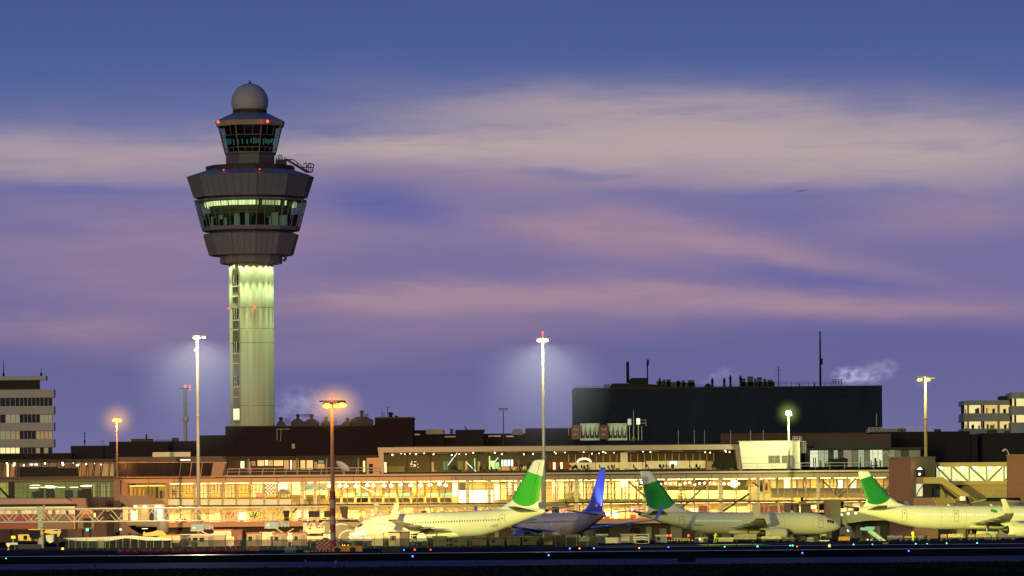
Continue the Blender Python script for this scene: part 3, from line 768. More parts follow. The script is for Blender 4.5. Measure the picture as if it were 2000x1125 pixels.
# floodlit condenser units on the lower roof in front of the block
def condenser(px, label):
    Y = 1140.0; t = Thing('condenser_unit', label, 'air conditioner', W(px+18, 862, Y), 'condenser units in front of the big block')
    P = lambda x, y, dy=0: W(x, y, Y) + Vector((0,dy,0))
    fr = MB(); rail_mb(fr, px, px+36, 828, 858, Y, 9, .07, 2); fr.pb(px-1, 827, px+37, 829, Y-.2, 3.4); fr.pb(px-1, 856, px+37, 860, Y-.2, 3.4); t.part('frame', fr, mat('cond_frame', (.5,.55,.5), .5))
    for i in range(4):
        x = px + 1 + i*8.8; mb = MB(); mb.prism([P(x,829,.6),P(x+8.4,829,.6),P(x+5.2,850,.6),P(x+3.2,850,.6)], (0,2,0)); t.part('fan_hood', mb, mat('cond_white', (.6,.68,.6), .5))
    mb = MB(); mb.pb(px, 829, px+36, 857, Y+2.8, .2); t.part('coil', mb, mat('coil', (.03,.04,.05), .5))
    lamp('SPOT', P(px+18, 826, -3.0), 60, (.8,1,.85), t.o, aim=P(px+18,848,1), spot_size=R(110), spot_blend=.8, shadow_soft_size=.3)
condenser(1134, 'left floodlit condenser with white funnel fans on the lounge roof')
condenser(1188, 'right floodlit condenser with white funnel fans on the lounge roof')
for i, (x, lb) in enumerate(((1116,'reddish plant cabinet left of the left condenser'),(1171,'reddish plant cabinet between the two condensers'))):
    boxes('plant_cabinet', lb, 'cabinet', 1139.5, [('body', [(x,830,x+17,858,0,2.6)], mat('cab_red', (.14,.07,.06), .7)), ('vent', [(x+3,836,x+14,841,-.1,.1),(x+3,846,x+12,851,-.1,.1)], mat('cab_vent', (.3,.17,.13), .6))])
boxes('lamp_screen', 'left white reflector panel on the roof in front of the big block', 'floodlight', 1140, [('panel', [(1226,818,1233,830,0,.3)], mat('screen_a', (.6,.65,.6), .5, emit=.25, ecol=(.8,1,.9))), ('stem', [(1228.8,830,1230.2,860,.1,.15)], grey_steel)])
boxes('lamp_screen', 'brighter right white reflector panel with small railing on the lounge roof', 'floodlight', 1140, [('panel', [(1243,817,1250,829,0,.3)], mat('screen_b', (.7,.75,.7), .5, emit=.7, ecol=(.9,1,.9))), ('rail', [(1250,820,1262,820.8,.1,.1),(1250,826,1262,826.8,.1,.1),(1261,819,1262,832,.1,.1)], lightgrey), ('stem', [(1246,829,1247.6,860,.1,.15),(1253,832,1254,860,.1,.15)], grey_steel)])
mb = MB(); mb.tube(W(1237.5,862,1139), W(1237.5,800,1139), .13, .06, 6); mb.path([W(1234,860,1139),W(1237.5,850,1139),W(1242,860,1139)], .07, 4); tag(mb.build('pole', lightgrey), 'thin pale pole between the two white reflector panels', 'pole')
mb = MB(); mb.tube(W(1110.5,850,1139), W(1110.5,808,1139), .1, .04, 6); tag(mb.build('pole', lightgrey), 'thin pale pole just left of the condenser units', 'pole')
mb = MB(); mb.tube(W(1712,832,1160), W(1712,808,1160), .1, .07, 6); tag(mb.build('pole', lightgrey), 'short pale pole in front of the big block right corner', 'pole')
for i, x in enumerate((1325,1356,1376,1427,1466,1491)):
    mb = MB(); mb.tube(W(x,868,1135), W(x,840,1135), .05, n=5); tag(mb.build('rod', lightgrey), 'thin lightning rod on the lounge roof edge', 'lightning rod', 'thin lightning rods on the lounge roof')

# dark roofs on the right
boxes('dark_building', 'low dark roofs with railings right of the big block', 'building', 1150,
    [('wall', [(1700,843,1895,None,0,14),(1893,848,1910,None,.5,12)], clad_dark), ('parapet', [(1694,837,1770,845,1,6)], mat('parapet_pale', (.2,.2,.24), .7)), ('vent', [(1754,836,1764,842,-.2,2),(1826,838,1838,843,0,2)], trim_dark)])
mb = MB(); rail_mb(mb, 1696, 1765, 835, 841, 1149.5, 8.6, .06); rail_mb(mb, 1770, 1822, 835, 843, 1149.5, 6.5, .06)
tag(mb.build('guard_rail', grey_steel), 'long roof railing on the low dark roof right of the big block', 'guard rail')
boxes('dark_building', 'dark roof at the far right under the office windows', 'building', 1148, [('wall', [(1920,845.5,2080,None,0,14)], clad_dark), ('plant_box', [(1930,839,1948,846,1,3),(1964,841,1972,846,1,3)], trim_dark)])
boxes('dark_building', 'rust tinted dark upper storey behind the right hand lit offices', 'building', 1128, [('wall', [(1566,848,1740,871,0,10)], mat('rust_cladding2', (.06,.03,.022), .8, var=.3, vs=.3)), ('band', [(1590,862,1740,886,-.3,4)], mat('band_dark', (.03,.026,.024), .7))])
# ------------------------------------------------------------------ the pier building
def lb(mb, x0, x1, ref, y0, y1, Y, d, mi=0):
    """long level box: heights surveyed at column ref"""
    ym = (y0+y1)/2
    return mb.box(W(x0,ym,Y).x, W(x1,ym,Y).x, Y, Y+d, W(ref,y1,Y).z, W(ref,y0,Y).z, mi)
def tilt(mb, x0, x1, ref, y0, y1, Y, lean):
    """pane whose head leans outward a little"""
    a, b = W(x0,(y0+y1)/2,Y).x, W(x1,(y0+y1)/2,Y).x; z0, z1 = W(ref,y1,Y).z, W(ref,y0,Y).z
    mb.add([(a,Y+.05,z0),(b,Y+.05,z0),(b,Y+.05-lean,z1),(a,Y+.05-lean,z1)], [(0,1,2,3)])
def dy850(x): return -(x-850)*math.tan(ROLL)      # how far a level line has moved at column x
PAL = {}
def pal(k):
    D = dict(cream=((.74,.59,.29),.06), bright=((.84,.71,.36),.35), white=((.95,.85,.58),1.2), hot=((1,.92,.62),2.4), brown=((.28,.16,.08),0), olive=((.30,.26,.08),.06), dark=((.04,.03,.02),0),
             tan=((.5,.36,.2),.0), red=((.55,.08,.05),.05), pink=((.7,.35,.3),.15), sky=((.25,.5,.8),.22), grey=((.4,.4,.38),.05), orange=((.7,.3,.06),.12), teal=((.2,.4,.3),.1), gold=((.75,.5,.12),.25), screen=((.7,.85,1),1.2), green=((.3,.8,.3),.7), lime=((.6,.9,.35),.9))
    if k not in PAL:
        c, e = D[k]; PAL[k] = mat('interior_'+k, c, .6, emit=e, var=.12, vs=.9, ecol=(min(c[0]*1.1,1), c[1]*1.0, c[2]*.9))  # self-glow of the panels stands in for room light falling on them
    return PAL[k]

def pier():
    Y = 1100.0; X0, X1 = 325, 1737
    t = Thing('pier_building', 'long brightly lit glazed airport pier with orange fascia and warm interior', 'terminal', (W(1030,1050,Y).x, Y, 0))
    A = lambda x0, x1, y0, y1, Yy, d, mb=None: lb(mb or MB(), x0, x1, 850, y0, y1, Yy, d)
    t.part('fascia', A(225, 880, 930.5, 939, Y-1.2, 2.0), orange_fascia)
    t.part('fascia', A(880, 1520, 930.5, 939, Y-1.2, 2.0), mat('fascia_brown', (.40,.27,.19), .55, var=.08, vs=.15))  # fading orange light along the pier put into stepped base colours
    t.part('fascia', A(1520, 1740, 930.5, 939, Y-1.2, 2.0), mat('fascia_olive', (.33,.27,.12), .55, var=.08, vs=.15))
    mb = MB()
    for i in range(30): x = 240+i*50; A(x, x+.7, 930.5, 939, Y-1.23, .03, mb)
    t.part('fascia_joint', mb, trim_dark)
    t.part('roof_edge', A(225, 1740, 925, 928.6, Y-.6, 6), mat('ledge_paint', (.52,.42,.30), .6))
    t.part('roof_slab', A(225, 1740, 928.6, 930.5, Y+.2, 14), trim_dark)
    t.part('floor_slab', A(X0, X1, 983, 985.2, Y-.25, 13), trim_dark)
    t.part('base_band', A(X0, 1560, 1015.5, 1025.5, Y-.8, 13), orange_fascia)
    t.part('undercroft_wall', A(225, 1740, 1025.5, 1060, Y+3, 6), mat('undercroft', (.06,.045,.03), .8, var=.3, vs=.25))
    mb = MB(); A(225, 1740, 1025.6, 1026.4, Y-.8, 5, mb); t.part('soffit', mb, trim_dark)
    sd_m = [mat('door_a', (.12,.11,.09), .7), mat('door_b', (.25,.23,.18), .7), black_paint]; x = 240
    while x < 1730:
        w = rnd.uniform(8, 26); 
        if rnd.random() < .6: fu = MB(); lb(fu, x, x+w, 850, rnd.uniform(1030,1036), 1057, Y+2.6, .3); t.part('store_door', fu, sd_m[rnd.choice((0,1,2))])
        x += w + rnd.uniform(4, 18)
    bw = A(X0-60, X1+2, 939, 983, Y+11.5, .6); t.part('rear_wall', bw, mat('rear_wall_warm', (.74,.58,.24), .8, var=.15, vs=.35))
    t.part('rear_wall', A(X0-60, X1+2, 985, 1024, Y+11.5, .6), mat('rear_wall_warm', (.62,.48,.28), .8))
    t.part('ceiling', A(X0-60, X1+2, 938.2, 939, Y+.8, 11), mat('ceiling_white', (.6,.52,.38), .8))
    mb = MB(); mb.pb(225,940,250,1026,Y+.5,8); t.part('end_wall', mb, orange_fascia)
    # bays: glass, mullion, lights
    n = 52; st = (X1-X0)/n
    for i in range(n):
        a, b = X0+i*st, X0+(i+1)*st; xm = (a+b)/2
        for nm, y0, y1, tr in (('tall_window', 939.4, 983, (955, 968.5)), ('shop_window', 985.4, 1015.4, (999,))):
            mb = MB(); tilt(mb, a+.9, b-.9, 850, y0, y1, Y+.1, .22)
            for yy in tr:
                q = MB(); A(a+.9, b-.9, yy, yy+.55, Y-.02, .1, q); mb.add(q.v, q.f, 1)
            t.part(nm, mb, [g_warm, trim_dark])
        mb = MB(); A(a-.95, a+.95, 939, 1015.5, Y-.25, .7, mb); t.part('mullion', mb, mullion_m)
        if i % 2 == 0:
            bright = 1.0 if 400 < xm < 1560 else .7
            for y0 in (940.4, 986.6):
                mb = MB(); p = W(850, y0, Y); xa, xb = W(a+2,y0,Y).x, W(b+st-2,y0,Y).x
                z = p.z
                mb.add([(xa,Y+5.4,z),(xb,Y+5.4,z),(xb,Y+7.2,z),(xa,Y+7.2,z)], [(0,1,2,3)])
                t.part('ceiling_light', mb, m_warm if bright == 1.0 else glow('warm_strip_dim', (1,.83,.40), 21.0))
    # second row of slim columns inside
    for x in (582, 607, 905, 947, 1005, 1118, 1250, 1398, 1472, 1590):
        mb = MB(); mb.tube((W(x,0,Y+3).x, Y+3, W(850,1016,Y+3).z), (W(x,0,Y+3).x, Y+3, W(850,939,Y+3).z), .42, n=10); t.part('column', mb, pal('bright'))
    # what stands along the rear wall: shop fronts, panels, openings (surveyed patches)
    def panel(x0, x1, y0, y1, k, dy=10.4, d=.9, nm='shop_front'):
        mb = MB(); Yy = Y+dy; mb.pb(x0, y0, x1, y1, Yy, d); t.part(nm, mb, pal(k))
    r = random.Random(3)
    # upper floor, left to right
    for i in range(9):
        a = 328+i*27.2
        panel(a, a+24, 946, 972, ('cream','gold','bright','cream')[i % 4]); 
        fr = MB()
        for u in (.0,.33,.66,1): fr.pb(a+2+u*20-.4, 946, a+2+u*20+.4, 972, Y+8, .2)
        for u in (955,963.5): fr.pb(a+2, u, a+22, u+.7, Y+8, .2)
        t.part('glazed_partition', fr, trim_dark)
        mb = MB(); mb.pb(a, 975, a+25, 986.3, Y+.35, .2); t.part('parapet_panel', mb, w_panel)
        if i % 2: panel(a+4, a+20, 966, 972, 'orange', 7)
    panel(336,345,957,967,'brown',6); panel(500,516,962,972,'pink',6)
    ck = MB()
    for i in range(5):
        for j in range(6): ck.pb(518+i*3.4, 944+j*3.4, 518+(i+1)*3.4, 944+(j+1)*3.4, Y+5, .1, (i+j) % 2)
    t.part('checkered_banner', ck, [pal('white'), pal('red')])
    mb = MB(); P = lambda x, y: W(x, y, Y+5.5)
    mb.prism([P(520,966),P(527,958),P(536,953),P(538,957),P(530,966)], (0,.1,0)); t.part('banner', mb, pal('sky'))
    mb = MB(); mb.prism([P(592,956),P(600,946),P(612,945),P(636,953),P(635,957),P(612,955)], (0,.1,0)); t.part('banner', mb, pal('sky'))
    mb = MB(); mb.prism([P(540,963),P(548,955),P(562,957),P(570,964)], (0,.1,0)); t.part('banner', mb, pal('grey'))
    panel(542,562,944,962,'white',9); panel(566,590,944,966,'bright',9); panel(594,640,957,974,'cream',9); panel(598,636,966,974,'olive',6)
    for i in range(9):
        a = 640+i*27.2; panel(a+2, a+24, 972.5, 981, 'brown' if i != 2 else 'dark', 1.6, .4, 'bench_screen')
        panel(a+1, a+12, 943, 962, ('brown','tan','cream','orange')[i % 4]); panel(a+13, a+25, 943, 964, ('tan','olive','brown')[i % 3]); panel(a+3, a+25, 963, 971, ('olive','cream','teal')[i % 3], 8)
    for i in range(14):
        x = 645+i*17.5+r.uniform(-4,4); p = W(x, 946.5+r.uniform(-1,1.5)+dy850(x), Y+r.uniform(2,6))
        mb = MB(); mb.lathe([(.1,.35),(.45,.1),(.5,-.1),(.25,-.3),(.05,-.34)], 10, p); mb.tube(p+Vector((0,0,.3)), p+Vector((0,0,1.0)), .03, n=4); t.part('pendant_lamp', mb, m_globe)
    def stair(x0, y0, x1, y1, k, dy=4):
        mb = MB(); P = lambda x, y: W(x, y, Y+dy)
        mb.prism([P(x0,y0),P(x1,y1),P(x1+4,y1),P(x1+4,y1+2),P(x0+3,y0+2.5)], (0,1.2,0)); mb.prism([P(x0,y0-5),P(x1-2,y1-5),P(x1-2,y1-4),P(x0,y0-4)], (0,.1,0))
        t.part('escalator', mb, k)
    stair(570,1000,592,976,pal('brown')); stair(1402,1003,1462,963,mat('escalator_grey',(.16,.14,.12),.6)); 
    mb = MB(); P = lambda x, y: W(x, y, Y+4); mb.prism([P(700,949),P(703,948),P(742,966),P(738,968)], (0,.8,0)); t.part('escalator', mb, pal('white'))
    mb = MB(); P = lambda x, y: W(x, y, Y+3); mb.prism([P(596,975),P(622,975),P(622,978),P(596,978)], (0,1,0)); mb.tube(P(605,978), P(605,986), .2, n=5); t.part('landing', mb, pal('brown'))
    panel(896,962,958,981,'hot',9); panel(897,910,943,957,'dark',9); panel(912,945,943,957,'olive',9); panel(948,962,943,957,'brown',9); panel(884,893,944,970,'white',8)
    for i in range(4): panel(966+i*13, 976+i*13, 946, 976, ('white','cream','brown','white')[i])
    panel(1004,1018,958,967,'grey',6); panel(1078,1088,940,976,'pink',8)
    for i in range(12):
        a = 1090+i*14; panel(a, a+11, 941-i*.12, 975, ('cream','bright','bright','tan')[r.randrange(4)], 10)
    mb = MB()
    for i in range(26): mb.tube(W(1085+i*6, 944, Y+8), W(1078+i*6+r.uniform(-3,3), 962, Y+8), .05, n=4)
    t.part('light_string', mb, glow('string_light', (1,.85,.5), 1.5))
    for i in range(8):
        a = 1246+i*27; panel(a+2, a+23, 938, 948, ('brown','dark','tan')[i % 3], 10); panel(a, a+26, 951, 957.5, 'olive', 5, .2, 'planter'); panel(a, a+26, 958, 974, 'bright', 9)
    for i in range(22):
        x = 1243+i*9.5; p = W(x, 943.5+r.uniform(-2,3), Y+r.uniform(3,8)); mb = MB(); mb.ball(p, .27, 8); t.part('globe_lamp', mb, m_globe)
    mb = MB(); mb.ball(W(1219,944,Y+2), .75, 10, sq=(1,1,1.3)); t.part('globe_lamp', mb, m_white_l)
    panel(1428,1440,938,953,'hot',8); panel(1478,1490,936,960,'dark',6); panel(1492,1500,938,957,'brown',6)
    for i in range(9):
        a = 1506+i*26; panel(a, a+10, 935, 957, ('cream','white','tan','gold','cream')[i % 5]); panel(a+12, a+23, 936, 957, ('olive','cream','tan')[i % 3]); panel(a, a+25, 953, 960, 'grey', 3, .3, 'rail_panel'); panel(a, a+25, 961, 972, 'cream', 5)
    panel(1638,1646,938,955,'hot',5)
    # lower floor
    x = 330
    while x < 1720:
        w = r.uniform(8, 24); k = r.choice(('cream','cream','bright','tan','brown','pink','white','bright','olive'))
        if x > 640 and x < 1100: k = r.choice(('pink','tan','cream','tan','bright'))
        yb = 1016+dy850(x)
        panel(x, x+w-1, yb-r.uniform(14,28), yb, k); 
        if r.random() < .6: panel(x+1, x+w*.6, yb-r.uniform(4,9), yb, r.choice(('brown','dark','red','olive','tan')), 6)
        x += w
    for x0, x1 in ((1365,1382),(1485,1499),(1502,1520),(1523,1534)):
        mb = MB(); mb.pb(x0, 988, x1, 1005, Y+5, .2); t.part('wall_picture', mb, mat('picture_collage', (.45,.18,.12), .6, emit=.12, ecol=(.6,.3,.2), var=.6, vs=1.5))
    # big diagonal roof braces behind the glass
    for a, b in (((1228,941),(1262,972)),((1324,1000),(1388,938)),((1606,938),(1635,966)),((1638,972),(1672,934)),((1722,962),(1738,948)),((1470,942),(1482,950))):
        mb = MB(); mb.tube(W(*a, Y+1.3), W(*b, Y+1.3), .2, n=6); t.part('brace', mb, mullion_m)
    mb = MB(); P = lambda x, y: W(x, y, Y-1.6)
    mb.prism([P(976,943),P(990,939.5),P(995,940.5),P(982,943.5)], (0,1.2,0)); mb.prism([P(1136,939),P(1158,934.5),P(1170,935),P(1190,941),P(1172,937),P(1158,936.4)], (0,1.2,0)); t.part('awning', mb, trim_dark)
    # deep orange fill of the corner left of the first bay
    mb = MB(); mb.pb(250,947,322,974,Y+7,.5); t.part('rear_wall', mb, pal('olive'))
    for i in range(8):
        x = 254+i*8.4; mb = MB(); mb.pb(x, 949+r.uniform(0,10), x+r.uniform(2,6), 973, Y+5, .6); t.part('shop_front', mb, pal(r.choice(('gold','brown','dark','gold','olive'))))
    mb = MB(); mb.pb(250,948,322,950,Y+6,.3); t.part('ceiling_light', mb, glow('gold_strip', (1,.75,.15), 1.6))
    mb = MB(); mb.pb(322,944,327,1020,Y-.4,1.2); mb.pb(318,973,326,1018,Y-1,1.2); t.part('pier', mb, orange_fascia)
pier()

def leafy(name, label, cat, px, py_top, py_bot, Y, wpx, m, seed):
    """small indoor tree: tapered stem and a loose crown of leaf faces"""
    r = random.Random(seed); base = W(px, py_bot, Y); top = W(px, py_top, Y)
    t = Thing(name, label, cat, base); mb = MB(); h = top.z-base.z
    mb.tube(base, base+Vector((.1,0,h*.6)), .09, .05, 6)
    for i in range(5): a = r.uniform(0,6.28); mb.tube(base+Vector((0,0,h*.4)), base+Vector((math.cos(a)*h*.2, math.sin(a)*h*.2, h*r.uniform(.6,.85))), .05, .02, 5)
    t.part('trunk', mb, pal('brown'))
    mb = MB(); w = wpx*Y/F/2
    for i in range(420):
        while True:
            p = Vector((r.uniform(-1,1), r.uniform(-1,1), r.uniform(-1,1)))
            if p.length < 1 and r.random() < .3+.7*math.sin(p.x*7+seed)**2: break
        c = base + Vector((p.x*w, p.y*w*.7, h*.68 + p.z*h*.36)); s = r.uniform(.10,.22)
        a = r.uniform(0,6.28); u = Vector((math.cos(a), math.sin(a), r.uniform(-.6,.6)))*s; v = Vector((-math.sin(a)*.5, math.cos(a)*.5, r.uniform(.2,.9)))*s
        mb.add([c-u, c+v*.6, c+u, c-v*.6], [(0,1,2,3)])
    t.part('crown', mb, m)
leafm = mat('indoor_leaf', (.34,.36,.06), .6, emit=.08, ecol=(.5,.45,.08))
leafy('indoor_tree', 'tall yellow green indoor tree behind glass above the right hand jet', 'tree', 1331, 950, 1000, 1103.5, 32, leafm, 1)
leafy('indoor_tree', 'indoor tree behind glass just left of the blue tail fin', 'tree', 1126, 958, 1005, 1103.5, 20, leafm, 2)
leafy('indoor_tree', 'leftmost indoor tree behind glass between green and blue tail fins', 'tree', 1108, 962, 1006, 1104.5, 16, leafm, 3)
leafy('christmas_tree', 'slim glittering lit tree behind the glass left of the green tail fin', 'tree', 996, 942, 980, 1104, 9, glow('tree_glitter', (1,.8,.4), 1.5), 4)

# ------------------------------------------------------------------ lounge on the roof
def lounge():
    Y = 1104.0
    t = Thing('glass_lounge', 'glazed rooftop lounge with pale slanted frame full of visitors', 'lounge building', (W(1090,900,Y).x, Y, W(850,924.6,Y).z))
    frm = mat('lounge_frame', (.48,.36,.27), .55, var=.06, vs=.15)
    B = lambda x0, x1, y0, y1, Yy, d, mb=None: lb(mb or MB(), x0, x1, 850, y0, y1, Yy, d)
    L = lambda x, y, dy=0: Vector((W(x,y,Y+dy).x, Y+dy, W(850,y,Y).z))
    mb = MB(); mb.prism([L(737.5,873),L(1449,873),L(1445,883),L(749,883),L(751,925),L(744.5,925)], (0,12,0)); t.part('frame', mb, frm)
    mb = MB(); mb.prism([L(1436,883),L(1445,883),L(1449,925),L(1442,925)], (0,12,0)); t.part('frame_end', mb, frm)
    t.part('roof_deck', B(770, 1450, 871, 873, Y+.5, 12), trim_dark)
    t.part('sill', B(749, 1443, 922, 925, Y-.3, 11), trim_dark)
    t.part('rear_wall', B(748, 1068, 883, 923, Y+9, .3), mat('lounge_rear', (.15,.13,.08), .7, var=.3, vs=.3))
    t.part('rear_wall', B(1068, 1445, 883, 923, Y+9, .3), mat('lounge_rear2', (.20,.13,.075), .7, var=.3, vs=.3))
    t.part('ceiling', B(748, 1445, 883, 884, Y+1, 8), mat('lounge_ceiling', (.12,.10,.07), .7))
    n = 15; x0, x1 = 748.5, 1439.0; s = (x1-x0)/n
    for i in range(n):
        a, b = x0+i*s, x0+(i+1)*s
        mb = MB(); tilt(mb, a+.5, b-.5, 850, 883, 922.5, Y+.3, .3); q = MB(); B(a+.5, b-.5, 886.4, 887.1, Y+.2, .1, q); mb.add(q.v, q.f, 1)
        t.part('window', mb, [g_warm, trim_dark])
        mb = MB(); B(a-.45, a+.45, 883, 922.5, Y+.15, .3, mb); t.part('mullion', mb, trim_dark)
        if i % 1 == 0:
            mb = MB(); p = L((a+b)/2, 885, 5); mb.add([p+Vector((-1.2,-.3,0)), p+Vector((1.2,-.3,0)), p+Vector((1.2,.3,0)), p+Vector((-1.2,.3,0))], [(0,1,2,3)])
            t.part('ceiling_light', mb, glow('lounge_strip', (1,.75,.35), 2.0 if i < 7 else 9.0))
    r = random.Random(11)
    def pn(x0, x1, y0, y1, k, dy=8, d=.4, nm='bar_panel'):
        mb = MB(); d0 = dy850((x0+x1)/2); mb.pb(x0, y0+d0, x1, y1+d0, Y+dy, d); t.part(nm, mb, pal(k))
    pn(749,755,902,922,'white',2); pn(755,790,910,921,'olive'); pn(843,848,902,921,'cream',2); pn(932,938,902,921,'cream',2)
    for i in range(16): x = 801+r.uniform(0,15); y = 900+r.uniform(0,12); pn(x, x+1.6, y, y+1.4, 'white', 6, .1, 'sparkle')
    for x in (866,872,895,899,908): pn(x, x+r.uniform(3,6), 901, 918, r.choice(('olive','cream','teal')))
    pn(926,928.5,896,917,'green',5); pn(955,957.4,892,918,'lime',5); pn(958,966,901,917,'lime',6); pn(967,975,904,917,'green',6)
    for i in range(4): pn(978.5+i*6.3, 983.4+i*6.3, 899, 912, 'screen', 5, .2, 'screen')
    pn(973,1010,913,920,'gold',5); pn(1011,1016,899,914,'brown'); pn(1030,1066,904,922,'dark',6); pn(1012,1028,912,920,'bright',6)
    for x, k in ((1072,'red'),(1080,'white'),(1086,'red'),(1094,'white'),(1100,'red'),(1106,'red')): pn(x, x+5, 905, 919, k, 5)
    pn(1112,1260,906,920,'bright',6); pn(1212,1226,887,921,'bright',4,.6,'column'); pn(1262,1378,904,919,'bright',6); pn(1308,1322,905,913,'screen',4); pn(1380,1392,905,922,'tan',5); pn(1396,1436,890,922,'dark',6)
    for i in range(24): pn(1110+i*13.5, 1111+i*13.5, 890, 906, 'gold', 7, .1, 'wall_light_strip')
    mb = MB(); pts = [L(1128+13*(1-math.cos(a)), 905-7*math.sin(a), 3) for a in [math.pi*i/10 for i in range(11)]]; mb.path(pts, .22, 6); t.part('arched_sign', mb, pal('hot'))
    mb = MB(); pts = [L(1127+14*(1-math.cos(a)), 905-8.6*math.sin(a), 3) for a in [math.pi*i/10 for i in range(11)]]; mb.path(pts, .10, 5); t.part('arched_sign', mb, glow('red_neon', (1,.05,.05), 2))
    for i in range(34):
        x = r.uniform(755,1435); p = L(x, r.uniform(884.5,888.5), r.uniform(.8,6)); mb = MB(); mb.ball(p, r.uniform(.1,.2), 6); t.part('spot_lamp', mb, m_globe)
    for a, b in (((893,884),(875,908)),((911,903),(930,921)),((973,894),(965,904))):
        mb = MB(); mb.tube(L(*a,4), L(*b,4), .12, n=5); t.part('light_tube', mb, glow('cool_tube', (.8,.95,1), 1.3))
    # tables and chairs along the glass
    for i in range(30):
        x = r.uniform(760,1430); mb = MB(); mb.pb(x, 916+dy850(x)+r.uniform(0,3), x+r.uniform(3,8), 922+dy850(x), Y+r.uniform(1.2,4), .6); t.part('table', mb, pal(r.choice(('dark','dark','brown','olive'))))
lounge()

# seated and standing people: one skinned body, copied
def person_mesh(name, pose, m):
    if pose == 'sit':
        J = [(0,0,.48),(0,.02,.75),(0,.03,1.02),(0,.03,1.12),(0,0,1.24),(.16,.03,1.0),(.22,-.02,.75),(.16,-.25,.68),(-.16,.03,1.0),(-.22,-.02,.75),(-.16,-.25,.68),(.1,-.02,.48),(.12,-.42,.5),(.12,-.42,.08),(.12,-.55,.04),(-.1,-.02,.48),(-.12,-.42,.5),(-.12,-.42,.08),(-.12,-.55,.04)]
    elif pose == 'work':
        J = [(0,0,.93),(0,.0,1.2),(0,-.04,1.45),(0,-.05,1.54),(0,-.09,1.68),(.19,-.03,1.42),(.27,-.15,1.17),(.25,-.4,1.1),(-.19,-.03,1.42),(-.26,.02,1.15),(-.25,-.18,.95),(.1,0,.9),(.13,-.1,.5),(.13,.02,.08),(.14,-.14,.04),(-.1,0,.9),(-.12,.1,.5),(-.12,.22,.08),(-.13,.08,.04)]
    else:
        J = [(0,0,.93),(0,.0,1.2),(0,.0,1.46),(0,0,1.55),(0,-.02,1.68),(.2,0,1.43),(.25,.03,1.15),(.22,-.12,.95),(-.2,0,1.43),(-.25,.03,1.15),(-.23,-.05,.9),(.1,0,.9),(.11,-.03,.5),(.11,.03,.08),(.13,-.14,.04),(-.1,0,.9),(-.11,0,.5),(-.11,.05,.08),(-.13,-.12,.04)]
    E_ = [(0,1),(1,2),(2,3),(3,4),(2,5),(5,6),(6,7),(2,8),(8,9),(9,10),(0,11),(11,12),(12,13),(13,14),(0,15),(15,16),(16,17),(17,18)]
    Rr = [.16,.15,.15,.06,.105,.075,.05,.035,.075,.05,.035,.1,.07,.045,.04,.1,.07,.045,.04]
    me = bpy.data.meshes.new(name); me.from_pydata(J, E_, []); 
    for k in m: me.materials.append(k)
    ob = bpy.data.objects.new(name, me); COL.objects.link(ob)
    md = ob.modifiers.new('skin', 'SKIN')
    for i, v in enumerate(me.skin_vertices[0].data): v.radius = (Rr[i], Rr[i]*.8); v.use_root = (i == 0)
    ob.modifiers.new('sub', 'SUBSURF').render_levels = 1
    return ob
cloth_d = mat('dark_clothing', (.03,.028,.03), .9, var=.2)
pt = person_mesh('person', 'sit', [cloth_d]); z0 = W(850,922,1104).z
first = True; r = random.Random(21)
for i in range(38):
    x = r.choice((r.uniform(860,1025), r.uniform(1070,1425), r.uniform(1090,1420)))
    o = pt if first else pt.copy()
    if not first: COL.objects.link(o)
    first = False
    yy = 1104+r.uniform(1.2,3.2); o.location = (W(x,920,yy).x, yy, z0+r.uniform(-.05,.25)); o.rotation_euler = (0,0,r.uniform(-2.6,2.6))
    tag(o, 'dark silhouetted visitor seated behind the rooftop lounge window', 'person', 'visitors seated in the rooftop lounge')
def stand(px, py, Y, body, label, pose='stand', rz=0.0, z=None):
    o = person_mesh('person', pose, [body]); p = W(px, py, Y); o.location = (p.x, Y, p.z if z is None else z); o.rotation_euler = (0,0,rz)
    return tag(o, label, 'person')
stand(1497, 962, 1103, mat('red_clothing', (.5,.06,.04), .8), 'person in red clothing standing behind the upper pier glazing', rz=.6)

